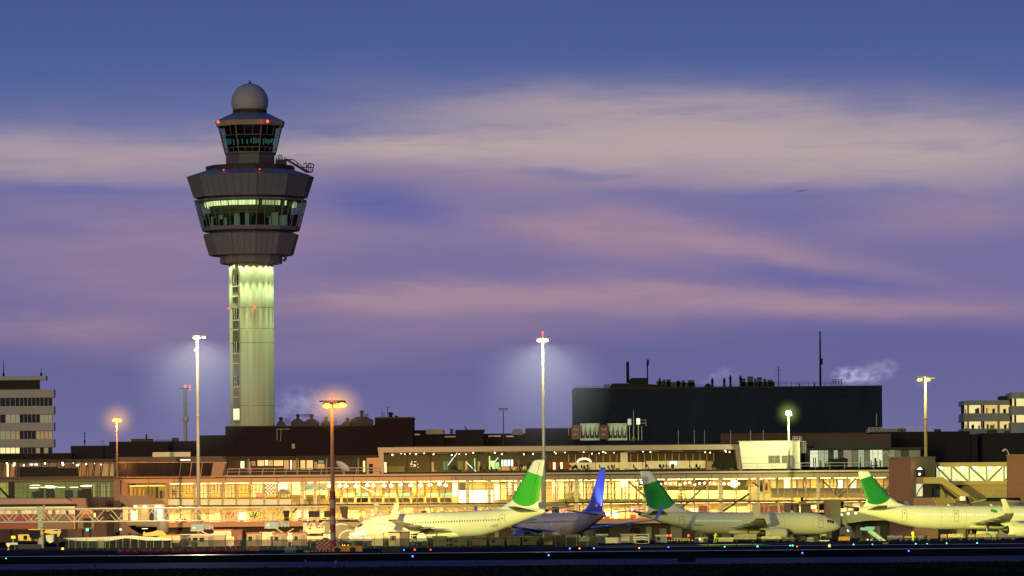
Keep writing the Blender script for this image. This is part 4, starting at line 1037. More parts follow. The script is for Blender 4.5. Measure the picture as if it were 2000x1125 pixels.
# ------------------------------------------------------------------ pavilion, roof offices, terrace
def pavilion():
    Y = 1102.0
    t = Thing('white_pavilion', 'bright white panelled box on the pier roof lit by the greenish lamp', 'building', (W(1505,914,Y).x, Y, W(1505,916,Y).z))
    P = lambda x, y, dy=0: W(x, y, Y)+Vector((0,dy,0))
    mb = MB(); mb.prism([P(1444,862.5),P(1562,861.5),P(1563,915),P(1450,916)], (0,10,0)); t.part('wall', mb, mat('pavilion_panel', (.74,.72,.58), .6, var=.03))
    mb = MB()
    for y in (872, 882, 893, 904): mb.pb(1448, y, 1562, y+.35, Y-.05, .05)
    t.part('panel_joint', mb, mat('joint_grey', (.45,.43,.34), .6))
    mb = MB(); mb.pb(1443, 860.8, 1563, 862.5, Y-.2, 10.4); t.part('coping', mb, mat('pav_coping', (.6,.55,.35), .5))
    for x0, x1 in ((1501,1523.5),(1527,1549)):
        mb = MB(); mb.pb(x0, 889.5, x1, 904.5, Y-.1, .12); w = t.part('window', mb, mat('pav_window', (.12,.12,.08), .1, emit=.08, ecol=(.9,.8,.4), var=.5, vs=1.2))
        mb = MB(); mb.pb(x0-.6, 888.8, x0, 905, Y-.2, .15); mb.pb(x1, 888.8, x1+.6, 905, Y-.2, .15); mb.pb((x0+x1)/2-.3, 889, (x0+x1)/2+.3, 905, Y-.2, .1); t.part('window_frame', mb, lightgrey, w)
    mb = MB(); mb.pb(1537,893,1550,910,Y-.8,.6); t.part('control_cabinet', mb, grey_paint)
    mb = MB(); rail_mb(mb, 1548, 1566, 853, 864, Y+4, 4.5, .06, 3); t.part('roof_railing', mb, grey_steel)
    mb = MB()
    for i in range(9): mb.lathe([(.75,0),(.75,.08)], 10, P(1569, 884-i*2.2, 2))
    rail_mb(mb, 1565, 1574, 862, 886, Y+1.5, 4.5, .06, 3); t.part('spiral_stair', mb, grey_steel)
pavilion()

def roof_office():
    Y = 1112.0
    t = Thing('roof_office', 'row of lit offices on the pier roof right of the white pavilion', 'building', (W(1655,912,Y).x, Y, W(1655,914,Y).z))
    mb = MB(); mb.pb(1566, 877, 1800, 914, Y+1, 8); t.part('wall', mb, clad_dark)
    mb = MB(); mb.pb(1566, 874.5, 1800, 879, Y-.4, 8); t.part('roof_edge', mb, trim_dark)
    xs = [1572,1582,1598,1610,1618,1628,1637,1647,1664,1676,1688,1699,1705,1715,1724,1737,1748,1760,1775,1798]
    ks = [3,1,2,2,3,2,3,0,4,2,4,1,1,1,4,0,4,3,4]
    ms = [m_winl, glow('office_green', (.95,1,.6), .85), glow('office_green_dim', (.85,1,.6), .42), mat('office_dark', (.03,.035,.03), .3), mat('office_dim2', (.1,.12,.08), .3, emit=.06, ecol=(.7,.8,.5))]
    for i in range(len(xs)-1):
        mb = MB(); mb.pb(xs[i]+.4, 879, xs[i+1]-.4, 912, Y+.4, .1); w = t.part('window', mb, ms[ks[i]])
        if ks[i] in (1,2):
            mb = MB()
            for j in range(3): u = rnd.uniform(xs[i]+1, xs[i+1]-4); v = rnd.uniform(892,906); mb.pb(u, v, u+rnd.uniform(1.5,3.5), 912, Y+.2, .1)
            mb.pb(xs[i]+.4, 885, xs[i+1]-.4, 885.5, Y+.3, .08); t.part('furniture', mb, mat('office_grey', (.2,.2,.16), .7), w)
    mb = MB(); mb.pb(1698,908,1716,910.5,Y-1,.4); t.part('bench', mb, black_paint)
roof_office()
boxes('awning', 'black folded awning box on the pier roof in front of the lit offices', 'awning', 1106, [('cover', [(1618.5,895.5,1656,911.5,0,2.4)], black_paint), ('flap', [(1640,894,1652,896,.2,2)], black_paint)])
def railing(name, label, x0, x1, y0, y1, Y, n, r=.07, mt=None, slope=True, lean=0.0):
    mb = MB(); dy = (W(x1,y1,Y).z-W(x0,y1,Y).z); zt, zb = W((x0+x1)/2,y0,Y).z, W((x0+x1)/2,y1,Y).z
    for i in range(n+1):
        x = W(x0+(x1-x0)*i/n, y1, Y).x; mb.tube((x,Y,zb),(x+lean,Y,zt), r, n=4)
    for f in (1.0, .55): mb.tube((W(x0,y0,Y).x+lean*f,Y,zb+(zt-zb)*f),(W(x1,y0,Y).x+lean*f,Y,zb+(zt-zb)*f), r*(1.3 if f == 1 else .7), n=4)
    return tag(mb.build(name, mt or grey_steel), label, 'railing')
railing('railing', 'thin steel railing on the roof ledge in front of the white pavilion', 1450, 1735, 904, 917, 1099.6, 10, .06)
railing('railing', 'orange lit terrace railing left of the glass lounge', 443, 741, 914.6, 927.6, 1099.5, 13, .10, mat('terrace_rail', (.45,.3,.2), .5), lean=.25)

def terrace_house():
    Y = 1112.0
    t = Thing('terrace_building', 'dark low building behind the terrace with a row of lit windows', 'building', (W(590,925,Y).x, Y, W(590,927,Y).z))
    mb = MB(); mb.pb(440, 893, 716, 928, Y+1, 8); t.part('wall', mb, mat('terrace_wall', (.05,.035,.03), .8, var=.2))
    mb = MB(); mb.pb(436, 890.5, 742, 894, Y-1, 10); t.part('roof_edge', mb, trim_dark)
    for x0, x1, y0, y1, k in ((470,477,901,914,'white'),(484,489,901,925,'cream'),(491,499,901,910,'tan'),(503,516,899,910,'bright'),(518,523,899,909,'white'),(524,533,899,910,'cream'),(535,553,899,910,'bright'),(555,564,899,917,'cream'),(567,570,899,917,'white'),(572,584,899,918,'tan'),(587,596,899,917,'bright'),(599,611,899,917,'bright'),(614,619,902,914,'grey'),(622,632,899,905,'teal'),(620,634,906,916,'cream'),(709,713,900,922,'lime')):
        mb = MB(); mb.pb(x0, y0, x1, y1, Y+.6, .3); t.part('window', mb, pal(k))
    for x in (485, 580, 638, 700):
        mb = MB(); mb.tube(W(x,927,Y-.5), W(x,894,Y-.5), .22, n=6); t.part('column', mb, grey_paint)
    mb = MB(); mb.pb(716,894,743,928,Y-2,6); t.part('side_wall', mb, orange_fascia)
    mb = MB(); mb.pb(721,906,728,914,Y-2.2,.2); mb.pb(721,916,728,925,Y-2.2,.2); t.part('door', mb, black_paint)
terrace_house()
P_ = lambda x, y, Y=1101: W(x, y, Y)
def dish():
    t = Thing('satellite_dish', 'large white satellite dish tilted upward on the terrace', 'satellite dish', P_(672, 927))
    mb = MB(); c = P_(669.5, 911); ax = Vector((.52, -.38, .74)).normalized(); u = Vector((0,1,0)).cross(ax).normalized(); v = ax.cross(u)
    secs = []
    for k in range(8):
        rr = 1.75*k/7; d = .55*(k/7)**2 - .5
        secs.append([c + ax*d + u*(rr*math.cos(a)) + v*(max(rr,.02)*math.sin(a)) for a in [2*math.pi*i/24 for i in range(24)]])
    mb.loft(secs, caps=False); t.part('reflector', mb, white_paint)
    mb = MB(); mb.tube(c - ax*.5, P_(671.5, 927), .15, n=6); t.part('stand', mb, grey_steel)
    mb = MB(); mb.tube(c-ax*.4, c+ax*.8, .05, n=5); mb.lathe([(.15,-.1),(.15,.1)], 8, c+ax*.8); t.part('feed', mb, lightgrey)
dish()
def pod():
    Y = 1099.0
    t = Thing('terrace_screen', 'slanted tinted glass windscreen on the roof with orange lit end panel', 'windscreen', (W(335,935,Y).x, Y, W(335,935,Y).z))
    Q = lambda x, y, dy=0: W(x, y, Y)+Vector((0,dy,0))
    n = 9; xs = [228+(416-228)*i/n for i in range(n+1)]
    for i in range(n):
        a, b = xs[i], xs[i+1]; mb = MB(); mb.add([Q(a-3,933,-1.0),Q(b-3,933,-1.0),Q(b,903.5,.6),Q(a,903.5,.6)], [(0,1,2,3)]); t.part('glass_panel', mb, glass('screen_glass', (.45,.42,.4), .015, .3))
        mb = MB(); mb.tube(Q(a-3,933,-1.05), Q(a,903,.55), .1, n=4); t.part('post', mb, orange_fascia if i > 5 else trim_dark)
    mb = MB(); mb.prism([Q(412,933,-1),Q(434,930,-1),Q(441,903,.6),Q(416,903,.6)], (0,.25,0)); t.part('end_panel', mb, mat('end_panel_mesh', (.42,.24,.15), .7, var=.15, vs=1))
    mb = MB(); mb.tube(Q(428,938,-1), Q(424,910,.5), .12, n=5); mb.tube(Q(424,910,.5), Q(443,903,.6), .1, n=5); mb.tube(Q(410,933,-1), Q(443,929,-1), .12, n=5); t.part('bracket', mb, orange_fascia)
    mb = MB(); mb.tube(Q(225,933,-1), Q(413,932,-1), .13, n=5); mb.tube(Q(228,903,.6), Q(442,903,.6), .1, n=5); t.part('rail', mb, orange_fascia)
    mb = MB(); lb(mb, 225, 442, 335, 892, 934, Y+13, .5); t.part('rear_wall', mb, mat('screen_rear', (.10,.075,.06), .8, var=.3, vs=.3))
    mb = MB(); mb.pb(352,897,372,899.5,Y+8,.3); t.part('ceiling_light', mb, glow('pale_strip', (1,.95,.75), 1.5))
pod()

# ------------------------------------------------------------------ left glazed wing
def wing():
    Y = 1096.0
    t = Thing('glazed_wing', 'dim left wing of the terminal with greenish hall behind glass', 'terminal', (W(90,1050,Y).x, Y, 0))
    C_ = lambda x0, x1, y0, y1, Yy, d, mb=None: lb(mb or MB(), x0, x1, 110, y0, y1, Yy, d)
    t.part('roof_edge', C_(-160, 226, 930.5, 936, Y-1, 12), mat('wing_edge', (.07,.05,.045), .7))
    t.part('roof_ledge', C_(-160, 226, 936, 940.5, Y-.4, 12), mat('wing_ledge', (.16,.11,.10), .7))
    t.part('upper_slab', C_(-160, 226, 897, 902.5, Y+2, 10), trim_dark)
    t.part('rear_wall', C_(-160, 226, 902, 931, Y+11, .4), mat('wing_rear', (.30,.20,.12), .8, var=.3, vs=.3, emit=.10, ecol=(1,.6,.22)))  # wall glows in place of warm lamplight on it
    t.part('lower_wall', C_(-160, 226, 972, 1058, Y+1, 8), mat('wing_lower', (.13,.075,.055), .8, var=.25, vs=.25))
    t.part('hall_wall', C_(-160, 226, 940, 992, Y+11, .4), mat('hall_wall', (.14,.17,.06), .8, var=.3, vs=.3, emit=.16, ecol=(.75,.9,.2)))  # wall glows in place of greenish hall light on it
    r = random.Random(5)
    for i in range(22):
        a = -100+i*15; mb = MB(); C_(a+.5, a+14.5, 903, 931, Y+2.4, .06, mb); t.part('roof_window', mb, g_warm)
        mb = MB(); Q = lambda x, y, dy: Vector((W(x,y,Y+dy).x, Y+dy, W(110,y,Y+dy).z)); mb.tube(Q(a-2,931,2.2), Q(a+1.5,903,2.2), .14, n=4); t.part('mullion', mb, trim_dark)
    for x0, x1, k in ((-60,-30,'gold'),(0,12,'brown'),(13,17,'white'),(19,28,'orange'),(29,37,'brown'),(115,150,'brown'),(150,158,'cream'),(160,172,'orange'),(174,196,'tan'),(198,222,'cream')):
        mb = MB(); mb.pb(x0, 906, x1, 932, Y+8, .4); t.part('shop_front', mb, pal(k))
    for i in range(16):
        x = r.uniform(-20,210); mb = MB(); mb.ball(W(x, r.uniform(904,909), Y+r.uniform(3,8)), r.uniform(.12,.25), 6); t.part('spot_lamp', mb, m_globe)
    mb = MB(); mb.pb(58,905,74,909.5,Y+7,.3); t.part('screen', mb, pal('screen'))
    mb = MB(); mb.pb(20,905,28,930,Y+6.5,.3); t.part('shop_front', mb, pal('orange'))
    mb = MB(); mb.pb(38,912,112,932,Y+1.2,.8); mb.pb(112,914,152,932,Y+1.4,.6); t.part('screen_wall', mb, black_paint)
    # hall glazing
    xs = [-100,-80,-60,-40,-20,0,17,28,53,78,103,128,153,176,190,206,222]
    for a, b in zip(xs, xs[1:]):
        mb = MB(); C_(a+.5, b-.5, 941, 972 if b <= 176 else 990, Y-.2, .06, mb); t.part('hall_window', mb, g_warm)
        mb = MB(); C_(a-.4, a+.4, 941, 990 if b > 176 else 972, Y-.4, .3, mb)
        for u in (.33,.66): C_(a+(b-a)*u-.15, a+(b-a)*u+.15, 941, 972, Y-.35, .1, mb)
        for y in (951,961): C_(a, b, y, y+.4, Y-.35, .1, mb)
        t.part('mullion', mb, trim_dark)
    mb = MB(); C_(17, 27, 940, 973, Y-.5, 1.5, mb); t.part('pier', mb, trim_dark); mb = MB(); C_(160,178, 955, 992, Y-.6, 1, mb); t.part('pier', mb, trim_dark)
    mb = MB(); mb.pb(-60,943,16,972,Y+8,.3); t.part('lit_wall', mb, mat('lit_green', (.4,.45,.1), .7, emit=.35, ecol=(.85,.9,.2)))
    mb = MB(); mb.tube(W(-2,952,Y-.3), W(17,972,Y-.3), .25, n=5); t.part('brace', mb, trim_dark)
    for i in range(13):
        x = r.uniform(62,172); mb = MB(); p = W(x, r.uniform(947,953), Y+r.uniform(4,9)); mb.box(p.x-.9, p.x+.9, p.y, p.y+.2, p.z-.06, p.z+.06); t.part('tube_light', mb, glow('green_tube', (.9,1,.5), 5.0))
    for i in range(14):
        x = r.uniform(30,170); mb = MB(); mb.pb(x, r.uniform(954,964), x+r.uniform(5,16), 973, Y+r.uniform(4,9), .4); t.part('counter', mb, mat('hall_dark', (.05,.07,.03), .8))
    for x, k in ((182,'olive'),(198,'lime'),(203,'cream'),(210,'lime')):
        mb = MB(); mb.pb(x, 946, x+3.5, 970, Y+6, .3); t.part('door', mb, mat('pale_door', (.4,.42,.2), .6, emit=.3, ecol=(.8,.85,.35)))
    mb = MB(); mb.pb(180,972,222,990,Y+5,.3); t.part('lower_screen', mb, mat('green_screen', (.13,.15,.06), .7))
    mb = MB(); C_(222.5, 235, 938, 1040, Y-2, 4, mb); t.part('pillar', mb, mat('wing_pillar', (.28,.16,.12), .8))
wing()

# ------------------------------------------------------------------ jet bridges
def bridges():
    jm = mat('jetbridge_roof', (.34,.22,.2), .5, var=.15, vs=.3); jr = mat('jetbridge_red', (.34,.075,.06), .6, var=.15, vs=.3); jb = mat('jetbridge_brown', (.26,.16,.12), .65, var=.12, vs=.3)
    Y = 1010.0
    t = Thing('jet_bridge', 'long jet bridge with reddish roof and lit windows at the left edge', 'jet bridge', (W(60,1050,Y).x, Y, 0))
    Q = lambda x, y, dy=0: W(x, y, Y)+Vector((0,dy,0))
    mb = MB(); mb.prism([Q(-120,974),Q(128,973.5),Q(148,983.5),Q(-120,986)], (0,5,0)); t.part('roof', mb, jm)
    mb = MB(); mb.pb(-120,986,150,990,Y+.5,4.6); t.part('eaves', mb, trim_dark)
    mb = MB(); mb.pb(-120,990,146,1005,Y+1.2,.3); t.part('window_band', mb, mat('bridge_lit', (.5,.4,.2), .5, emit=.5, ecol=(1,.8,.35), var=.5, vs=.4))
    for i in range(12):
        x = -20+i*13.5; mb = MB(); mb.pb(x, 994, x+rnd.uniform(4,8), 1004, Y+.9, .2); t.part('window', mb, pal(rnd.choice(('white','bright','brown','cream','dark'))))
    mb = MB(); mb.pb(-120,1004.5,74,1021,Y,5); t.part('side_wall', mb, jr)
    mb = MB(); mb.pb(-120,1021,74,1034,Y+.4,4.5); t.part('skirt', mb, jr)
    mb = MB(); mb.pb(74,1004.5,146,1034,Y+.2,5); t.part('side_wall', mb, jb)
    mb = MB(); mb.prism([Q(136,973,1),Q(166,973,1),Q(169,1000,1),Q(152,1000,1)], (0,4,0)); t.part('end_hood', mb, mat('bridge_pink', (.32,.17,.14), .6))
    for x in (20, 110, 160): 
        mb = MB(); mb.pb(x, 1030, x+4, None, Y+2, .4); t.part('leg', mb, trim_dark)
    mb = MB(); mb.pb(144,1004,147,1034,Y-.3,.3); mb.pb(84,986,88,1012,Y-.4,.4); t.part('orange_post', mb, orange_paint)
    t = Thing('jet_bridge_cab', 'orange topped jet bridge cab with a green signal lamp', 'jet bridge cab', (W(167,1050,Y-6).x, Y-6, 0))
    mb = MB(); mb.pb(156,996,181,1004,Y-6,4); t.part('hood', mb, orange_paint)
    mb = MB(); mb.pb(152,1004,184,1034,Y-5.5,4); t.part('body', mb, jb)
    mb = MB(); mb.pb(183,1002,187,1010,Y-6,.2); t.part('window', mb, pal('lime'))
    mb = MB(); mb.pb(163,1012,178,1030,Y-5.8,.2); t.part('door', mb, trim_dark)
    mb = MB(); mb.ball(W(170.5,1034.5,Y-6.5), .28, 8); t.part('signal_lamp', mb, m_green_l)
    mb = MB(); mb.pb(160,1034,164,None,Y-4,.4); mb.pb(174,1034,178,None,Y-4,.4); t.part('leg', mb, trim_dark)
    Y2 = 1045.0
    t = Thing('jet_bridge', 'brown angular jet bridge root with sloping roof left of the tall mast', 'jet bridge', (W(275,1050,Y2).x, Y2, 0))
    Q = lambda x, y, dy=0: W(x, y, Y2)+Vector((0,dy,0))
    mb = MB(); mb.prism([Q(235,968),Q(292,968),Q(320,983),Q(262,986),Q(248,986)], (0,5,0)); t.part('roof', mb, mat('bridge_olive', (.26,.17,.12), .6))
    mb = MB(); mb.prism([Q(234,967,-.4),Q(240,967,-.4),Q(268,996,-.4),Q(262,999,-.4),Q(234,978,-.4)], (0,.5,0)); t.part('edge_beam', mb, jb); mb = MB(); mb.prism([Q(288,967,-.4),Q(294,967,-.4),Q(320,980,-.4),Q(318,984,-.4)], (0,.5,0)); t.part('edge_beam', mb, jb)
    mb = MB(); mb.pb(252,985,322,1019,Y2+1,4); t.part('body', mb, mat('bridge_lit2', (.4,.32,.16), .6, emit=.12, ecol=(1,.85,.4)))
    for x0, x1, k in ((240,250,'bright'),(256,268,'white'),(276,290,'cream'),(292,300,'dark'),(301,306,'sky'),(308,318,'white')):
        mb = MB(); mb.pb(x0, 990, x1, 1016, Y2+.7, .3); t.part('window', mb, pal(k))
    for x in (264,283,306,312): mb = MB(); mb.ball(W(x, 991, Y2+.3), .35, 8); t.part('lamp', mb, m_globe)
    mb = MB(); mb.pb(248,1019,310,1026,Y2+.5,4); t.part('floor', mb, mat('bridge_floor', (.3,.28,.2), .6))
    mb = MB(); mb.pb(234,1000,252,None,Y2+1,5); t.part('rotunda', mb, jb)
    mb = MB(); mb.prism([Q(236,1026),Q(246,1026),Q(276,1046),Q(262,1048)], (0,3,0)); t.part('ramp', mb, jb)
    mb = MB(); mb.lathe([(1.2,0),(1.2,3.2),(.8,4.2)], 16, W(318,1040,Y2+2)); t.part('column', mb, lightgrey)
    for x in (283,): mb = MB(); mb.lathe([(.6,0),(.6,.1)], 12, W(x,1033,Y2+1)); t.part('ceiling_light', mb, m_white_l)
    mb = MB(); mb.ball(W(235.5,1034,Y2-1), .22, 8); t.part('work_lamp', mb, m_white_l)
    # accordion canopy with pale hoops near the first jet's nose
    Y3 = 905.0
    t = Thing('boarding_canopy', 'grey telescopic boarding canopy with pale arched hoops beside the first jet nose', 'jet bridge', (W(650,1055,Y3).x, Y3, 0))
    can = mat('canopy_fabric', (.30,.29,.22), .75, var=.15, vs=.5)
    def arch(cx, cy, rx, ry, Yy, n=14): return [W(cx+rx*math.cos(a), cy-ry*math.sin(a), Yy) for a in [math.pi*i/n for i in range(n+1)]]
    for j, (a, b) in enumerate((((645,1042,26,26),(676,1048,24,22)),((665,1045,22,22),(692,1054,20,20)),((682,1052,20,16),(700,1060,15,12)))):
        mb = MB(); A_, B_ = arch(*a, Y3-j*3), arch(*b, Y3-j*3-1.5); n = len(A_)
        mb.add(A_+B_, [(i,i+1,n+i+1,n+i) for i in range(n-1)], 0, True); t.part('canopy_section', mb, can)
        mb = MB(); mb.path([p+Vector((0,-.15,0)) for p in A_], .17, 6); t.part('hoop', mb, white_paint)
    mb = MB(); mb.path([p+Vector((0,-.15,0)) for p in arch(623,1044,24,30,Y3+2)], .15, 6); t.part('hoop', mb, white_paint)
    mb = MB(); mb.pb(622,1014,700,1030,Y3+3,3); t.part('tunnel', mb, mat('tunnel_olive', (.28,.25,.15), .7))
    mb = MB(); mb.pb(610,1016,616,1034,Y3+4,.3); mb.pb(592,1010,600,1060,Y3+4,1.5); t.part('post', mb, cream)
    mb = MB(); mb.pb(603,1018,610,1032,Y3+5,.2); t.part('panel', mb, pal('red'))
    # right hand bridge between the second and third green tails
    Y4 = 1000.0
    t = Thing('jet_bridge', 'jet bridge with grey box rotunda and porthole tube behind the right jets', 'jet bridge', (W(1640,1050,Y4).x, Y4, 0))
    Q = lambda x, y, dy=0: W(x, y, Y4)+Vector((0,dy,0))
    mb = MB(); mb.prism([Q(1622,975.5),Q(1642,975.5),Q(1642,1025),Q(1622,1024)], (0,4,0)); t.part('cab', mb, mat('cab_olive', (.22,.21,.12), .7))
    mb = MB(); mb.prism([Q(1612,976,1),Q(1622,975.5,0),Q(1622,1022,0),Q(1612,1012,1)], (0,4,0)); t.part('cab_side', mb, jb)
    mb = MB(); mb.pb(1642,979,1648,993,Y4+1,1); t.part('lamp_box', mb, black_paint)
    mb = MB(); mb.prism([Q(1645,1000,2),Q(1700,991,2),Q(1735,990,2),Q(1735,1016,2),Q(1700,1016,2),Q(1645,1024,2)], (0,4,0)); t.part('tube', mb, mat('tube_olive', (.36,.37,.22), .55, var=.06))
    for x, y in ((1644.5,1005),(1658,1003),(1673,1001.5),(1688,999.5)):
        mb = MB(); p = Q(x, y, 1.85); mb.lathe([(.3,-.05),(.3,.05)], 14, (0,0,0)); mb.v = [Vector((p.x+v.x, p.y+v.z, p.z+v.y)) for v in mb.v]; t.part('porthole', mb, pal('white'))
    mb = MB(); mb.pb(1625,1024,1640,None,Y4+1,1.4); t.part('leg', mb, trim_dark)
    mb = MB(); mb.ball(W(1634,1029,Y4-1), .5, 8); mb.ball(W(1657,1036,Y4-1), .3, 8); t.part('work_lamp', mb, mat('cool_work_lamp', (.8,.9,.8), .4, emit=1.6))
    mb = MB()
    for i in range(10): mb.pb(1645+i*2.4, 1020+i*3.2, 1649+i*2.4, 1021+i*3.2, Y4-2, 1.4)
    mb.tube(Q(1643,1012,-2),Q(1670,1046,-2),.08,n=4); mb.tube(Q(1647,1022,-2),Q(1668,1050,-2),.15,n=4); t.part('steps', mb, grey_steel)
    t = Thing('jet_bridge', 'low brown jet bridge boxes with dark canopy above the cargo jet nose', 'jet bridge', (W(1575,1050,1030).x, 1030, 0))
    Q = lambda x, y, dy=0: W(x, y, 1030)+Vector((0,dy,0))
    mb = MB(); mb.pb(1534,982.5,1545,1012,1030,4); mb.pb(1549,983.5,1556,1012,1030.5,4); mb.pb(1566,984,1590,1012,1032,4); t.part('body', mb, jb)
    mb = MB(); mb.pb(1556,983,1561,1012,1031,3); mb.pb(1545,982,1549,1012,1031,3); t.part('shutter', mb, mat('shutter_olive', (.17,.16,.08), .7))
    mb = MB(); mb.prism([Q(1566,1009,-6),Q(1570,1002,-6),Q(1582,1001,-6),Q(1606,1001,-6),Q(1612,1016,-6),Q(1566,1014,-6)], (0,4,0)); t.part('canopy', mb, black_paint)
    mb = MB(); mb.prism([Q(1545,983,-1),Q(1565,980,-1),Q(1600,984,-1),Q(1612,982,-1),Q(1612,985,-1),Q(1545,985,-1)], (0,2,0)); t.part('roof', mb, mat('bridge_gold', (.4,.3,.1), .6))
    mb = MB(); mb.pb(1600,984,1612,996,1029,1); t.part('lamp_box', mb, black_paint)
    mb = MB(); mb.ball(W(1589.5,996.6,1020), .3, 8); t.part('signal_lamp', mb, m_red_l)
    for x in (1540,1552,1575): mb = MB(); mb.pb(x,1012,x+3,None,1032,.5); t.part('leg', mb, trim_dark)
    # far right
    Y5 = 1020.0
    t = Thing('jet_bridge', 'grey and pink jet bridge roofs running along the far right', 'jet bridge', (W(1900,1050,Y5).x, Y5, 0))
    Q = lambda x, y, dy=0: W(x, y, Y5)+Vector((0,dy,0))
    mb = MB(); mb.pb(1851,982,1864,1010,Y5,4); mb.pb(1880,984,1893,1010,Y5,4); t.part('body', mb, jb)
    mb = MB(); mb.pb(1864,982,1880,1010,Y5+.6,3); mb.prism([Q(1896,979,-1),Q(1924,975,-1),Q(1955,980,-1),Q(1955,986,-1),Q(1896,990,-1)], (0,3,0)); t.part('canopy', mb, mat('canopy_olive', (.16,.15,.08), .7))
    mb = MB(); mb.pb(1898,988,1956,1010,Y5+.4,3); mb.prism([Q(1925,974,-2),Q(1930,972,-2),Q(1990,972,-2),Q(1994,979,-2),Q(1925,979,-2)], (0,3,0)); t.part('dark_casing', mb, black_paint)  # black box and black canopy piece
    mb = MB(); mb.prism([Q(1956,978,-2),Q(2080,976,-2),Q(2080,1012,-2),Q(1956,1012,-2)], (0,4,0)); t.part('tunnel', mb, mat('tunnel_grey', (.24,.23,.15), .7))
    mb = MB(); mb.prism([Q(1956,977,-2.2),Q(2080,979,-2.2),Q(2080,983,-2.2),Q(1980,982,-2.2)], (0,.3,0)); mb.tube(Q(1896,982,-2), Q(1924,976,-2), .15, n=5); t.part('roof_edge', mb, mat('pale_olive', (.5,.45,.25), .6))
    for x in (1857,1886,1930,1980): mb = MB(); mb.pb(x,1008,x+3,None,Y5+1,.5); t.part('leg', mb, trim_dark)
    for i in range(6): mb = MB(); mb.pb(1903+i*8.5, 992, 1907+i*8.5, 997, Y5+.1, .2); t.part('window', mb, pal('olive'))
bridges()

def sign(name, label, px0, py0, px1, py1, Y, body, fg, bgm, split=None):
    t = Thing(name, label, 'gate sign', W((px0+px1)/2, py1, Y))
    mb = MB(); mb.pb(px0, py0, px1, py1, Y, .35); t.part('case', mb, black_paint)
    sx1 = px1 if split is None else split
    if split is not None:
        mb = MB(); mb.pb(px0+.3, py0+.3, split, py1-.3, Y-.06, .05); t.part('lit_panel', mb, bgm)
    p = W((px0+sx1)/2, (py0+py1)/2, Y-.1); text(body, (py1-py0)*Y/F*1.02, p, fg, t.o, t.loc)
    mb = MB(); mb.tube(W((px0+px1)/2, py1, Y+.2), W((px0+px1)/2, py1+5, Y+.2), .08, n=5); t.part('bracket', mb, trim_dark)
    return t
yel_l = glow('yellow_sign_light', (1,.78,.05), 1.6); yel_t = glow('yellow_sign_text', (1,.85,.1), 2.2); blk_t = black_paint
gsg = glow('gold_panel_light', (1,.72,.12), 1.4)
sign('gate_sign', 'black gate sign with yellow characters E72 on the white truss', 489.5, 998, 504, 1008.5, 897, 'E72', yel_t, None)
sign('gate_sign', 'yellow and black gate sign E2 on the glazed pier behind the cargo jet', 1551.5, 971.5, 1569, 979, 1096, 'E2', blk_t, yel_l, 1563.5)
sign('gate_sign', 'small glowing gate sign E4 above a red lamp near the cargo jet nose', 1583.5, 986, 1597, 994.5, 1018, 'E4', glow('gold_text', (1,.95,.5), 3), gsg, 1595)
sign('gate_sign', 'glowing gate sign E6 beneath the sloping bridge on the right', 1874, 969.5, 1891, 978, 1014, 'E6', glow('gold_text', (1,.95,.5), 3), gsg, 1885.5)

# ------------------------------------------------------------------ brick towers, link corridor
def brick_tower(label, x0, xc, x1, ytop, Y, d0, d1):
    t = Thing('brick_tower', label, 'building', (W(xc,1050,Y).x, Y, 0))
    A, B, C_ = W(x0,0,Y+d0), W(xc,0,Y), W(x1,0,Y+d1); zt = W(xc,ytop,Y).z
    A.x = W(x0,950,Y+d0).x; B.x = W(xc,950,Y).x; C_.x = W(x1,950,Y+d1).x
    D = A + (C_-B)
    for nm, p, q, m in (('side_wall', A, B, brick_red), ('front_wall', B, C_, brick_olive)):
        mb = MB(); dv = (q-p).cross(Vector((0,0,1))).normalized()*-.4
        mb.prism([(p.x,p.y,0),(q.x,q.y,0),(q.x,q.y,zt),(p.x,p.y,zt)], dv); t.part(nm, mb, m)
    mb = MB(); mb.prism([(A.x,A.y+.5,0),(B.x,B.y+.5,0),(C_.x,C_.y+.5,0),(D.x,D.y+.5,0)], (0,0,zt-.1)); t.part('core', mb, trim_dark)
    mb = MB(); mb.prism([(A.x-.1,A.y-.1,zt),(B.x,B.y-.2,zt),(C_.x+.1,C_.y-.1,zt),(D.x,D.y,zt)], (0,0,.25)); t.part('coping', mb, mat('brick_coping', (.2,.15,.08), .7))
    return t
bt = brick_tower('square brick tower with reddish and olive faces and a round lit wall lamp', 1737, 1780, 1827, 894, 1058, 7, 4)
mb = MB(); mb.pb(1790,917,1803,933,1057.6,.6); c_ = bt.part('lamp_box', mb, black_paint)
mb = MB(); p = W(1796,926,1057.5); mb.lathe([(.26,-.04),(.26,.04)], 16, (0,0,0)); mb.v = [Vector((p.x+v.x, p.y+v.z, p.z+v.y)) for v in mb.v]; bt.part('round_lamp', mb, m_white_l, c_)
mb = MB(); mb.prism([W(1791,917,1057),W(1802,917,1057),W(1797,912,1057)], (0,.6,0)); bt.part('lamp_hood', mb, m_white_l, c_)
lamp('POINT', W(1796.5,914,1056.2), 120, (1,.9,.55), bt.o, shadow_soft_size=.3)
mb = MB(); mb.pb(1790,945,1802,969,1058.4,.5); bt.part('slit_window', mb, mat('slit_lit', (.5,.5,.35), .5, emit=.5, ecol=(.9,.95,.6)))
mb = MB(); mb.path([W(1803,947,1058.2),W(1795,957,1058.2),W(1790,968,1058.2)], .12, 4); mb.pb(1803,944,1820,972,1058.6,.4); bt.part('grille', mb, trim_dark)
brick_tower('second brick tower cut by the right edge of the frame', 1967, 2040, 2090, 889, 1056, 3, 6)
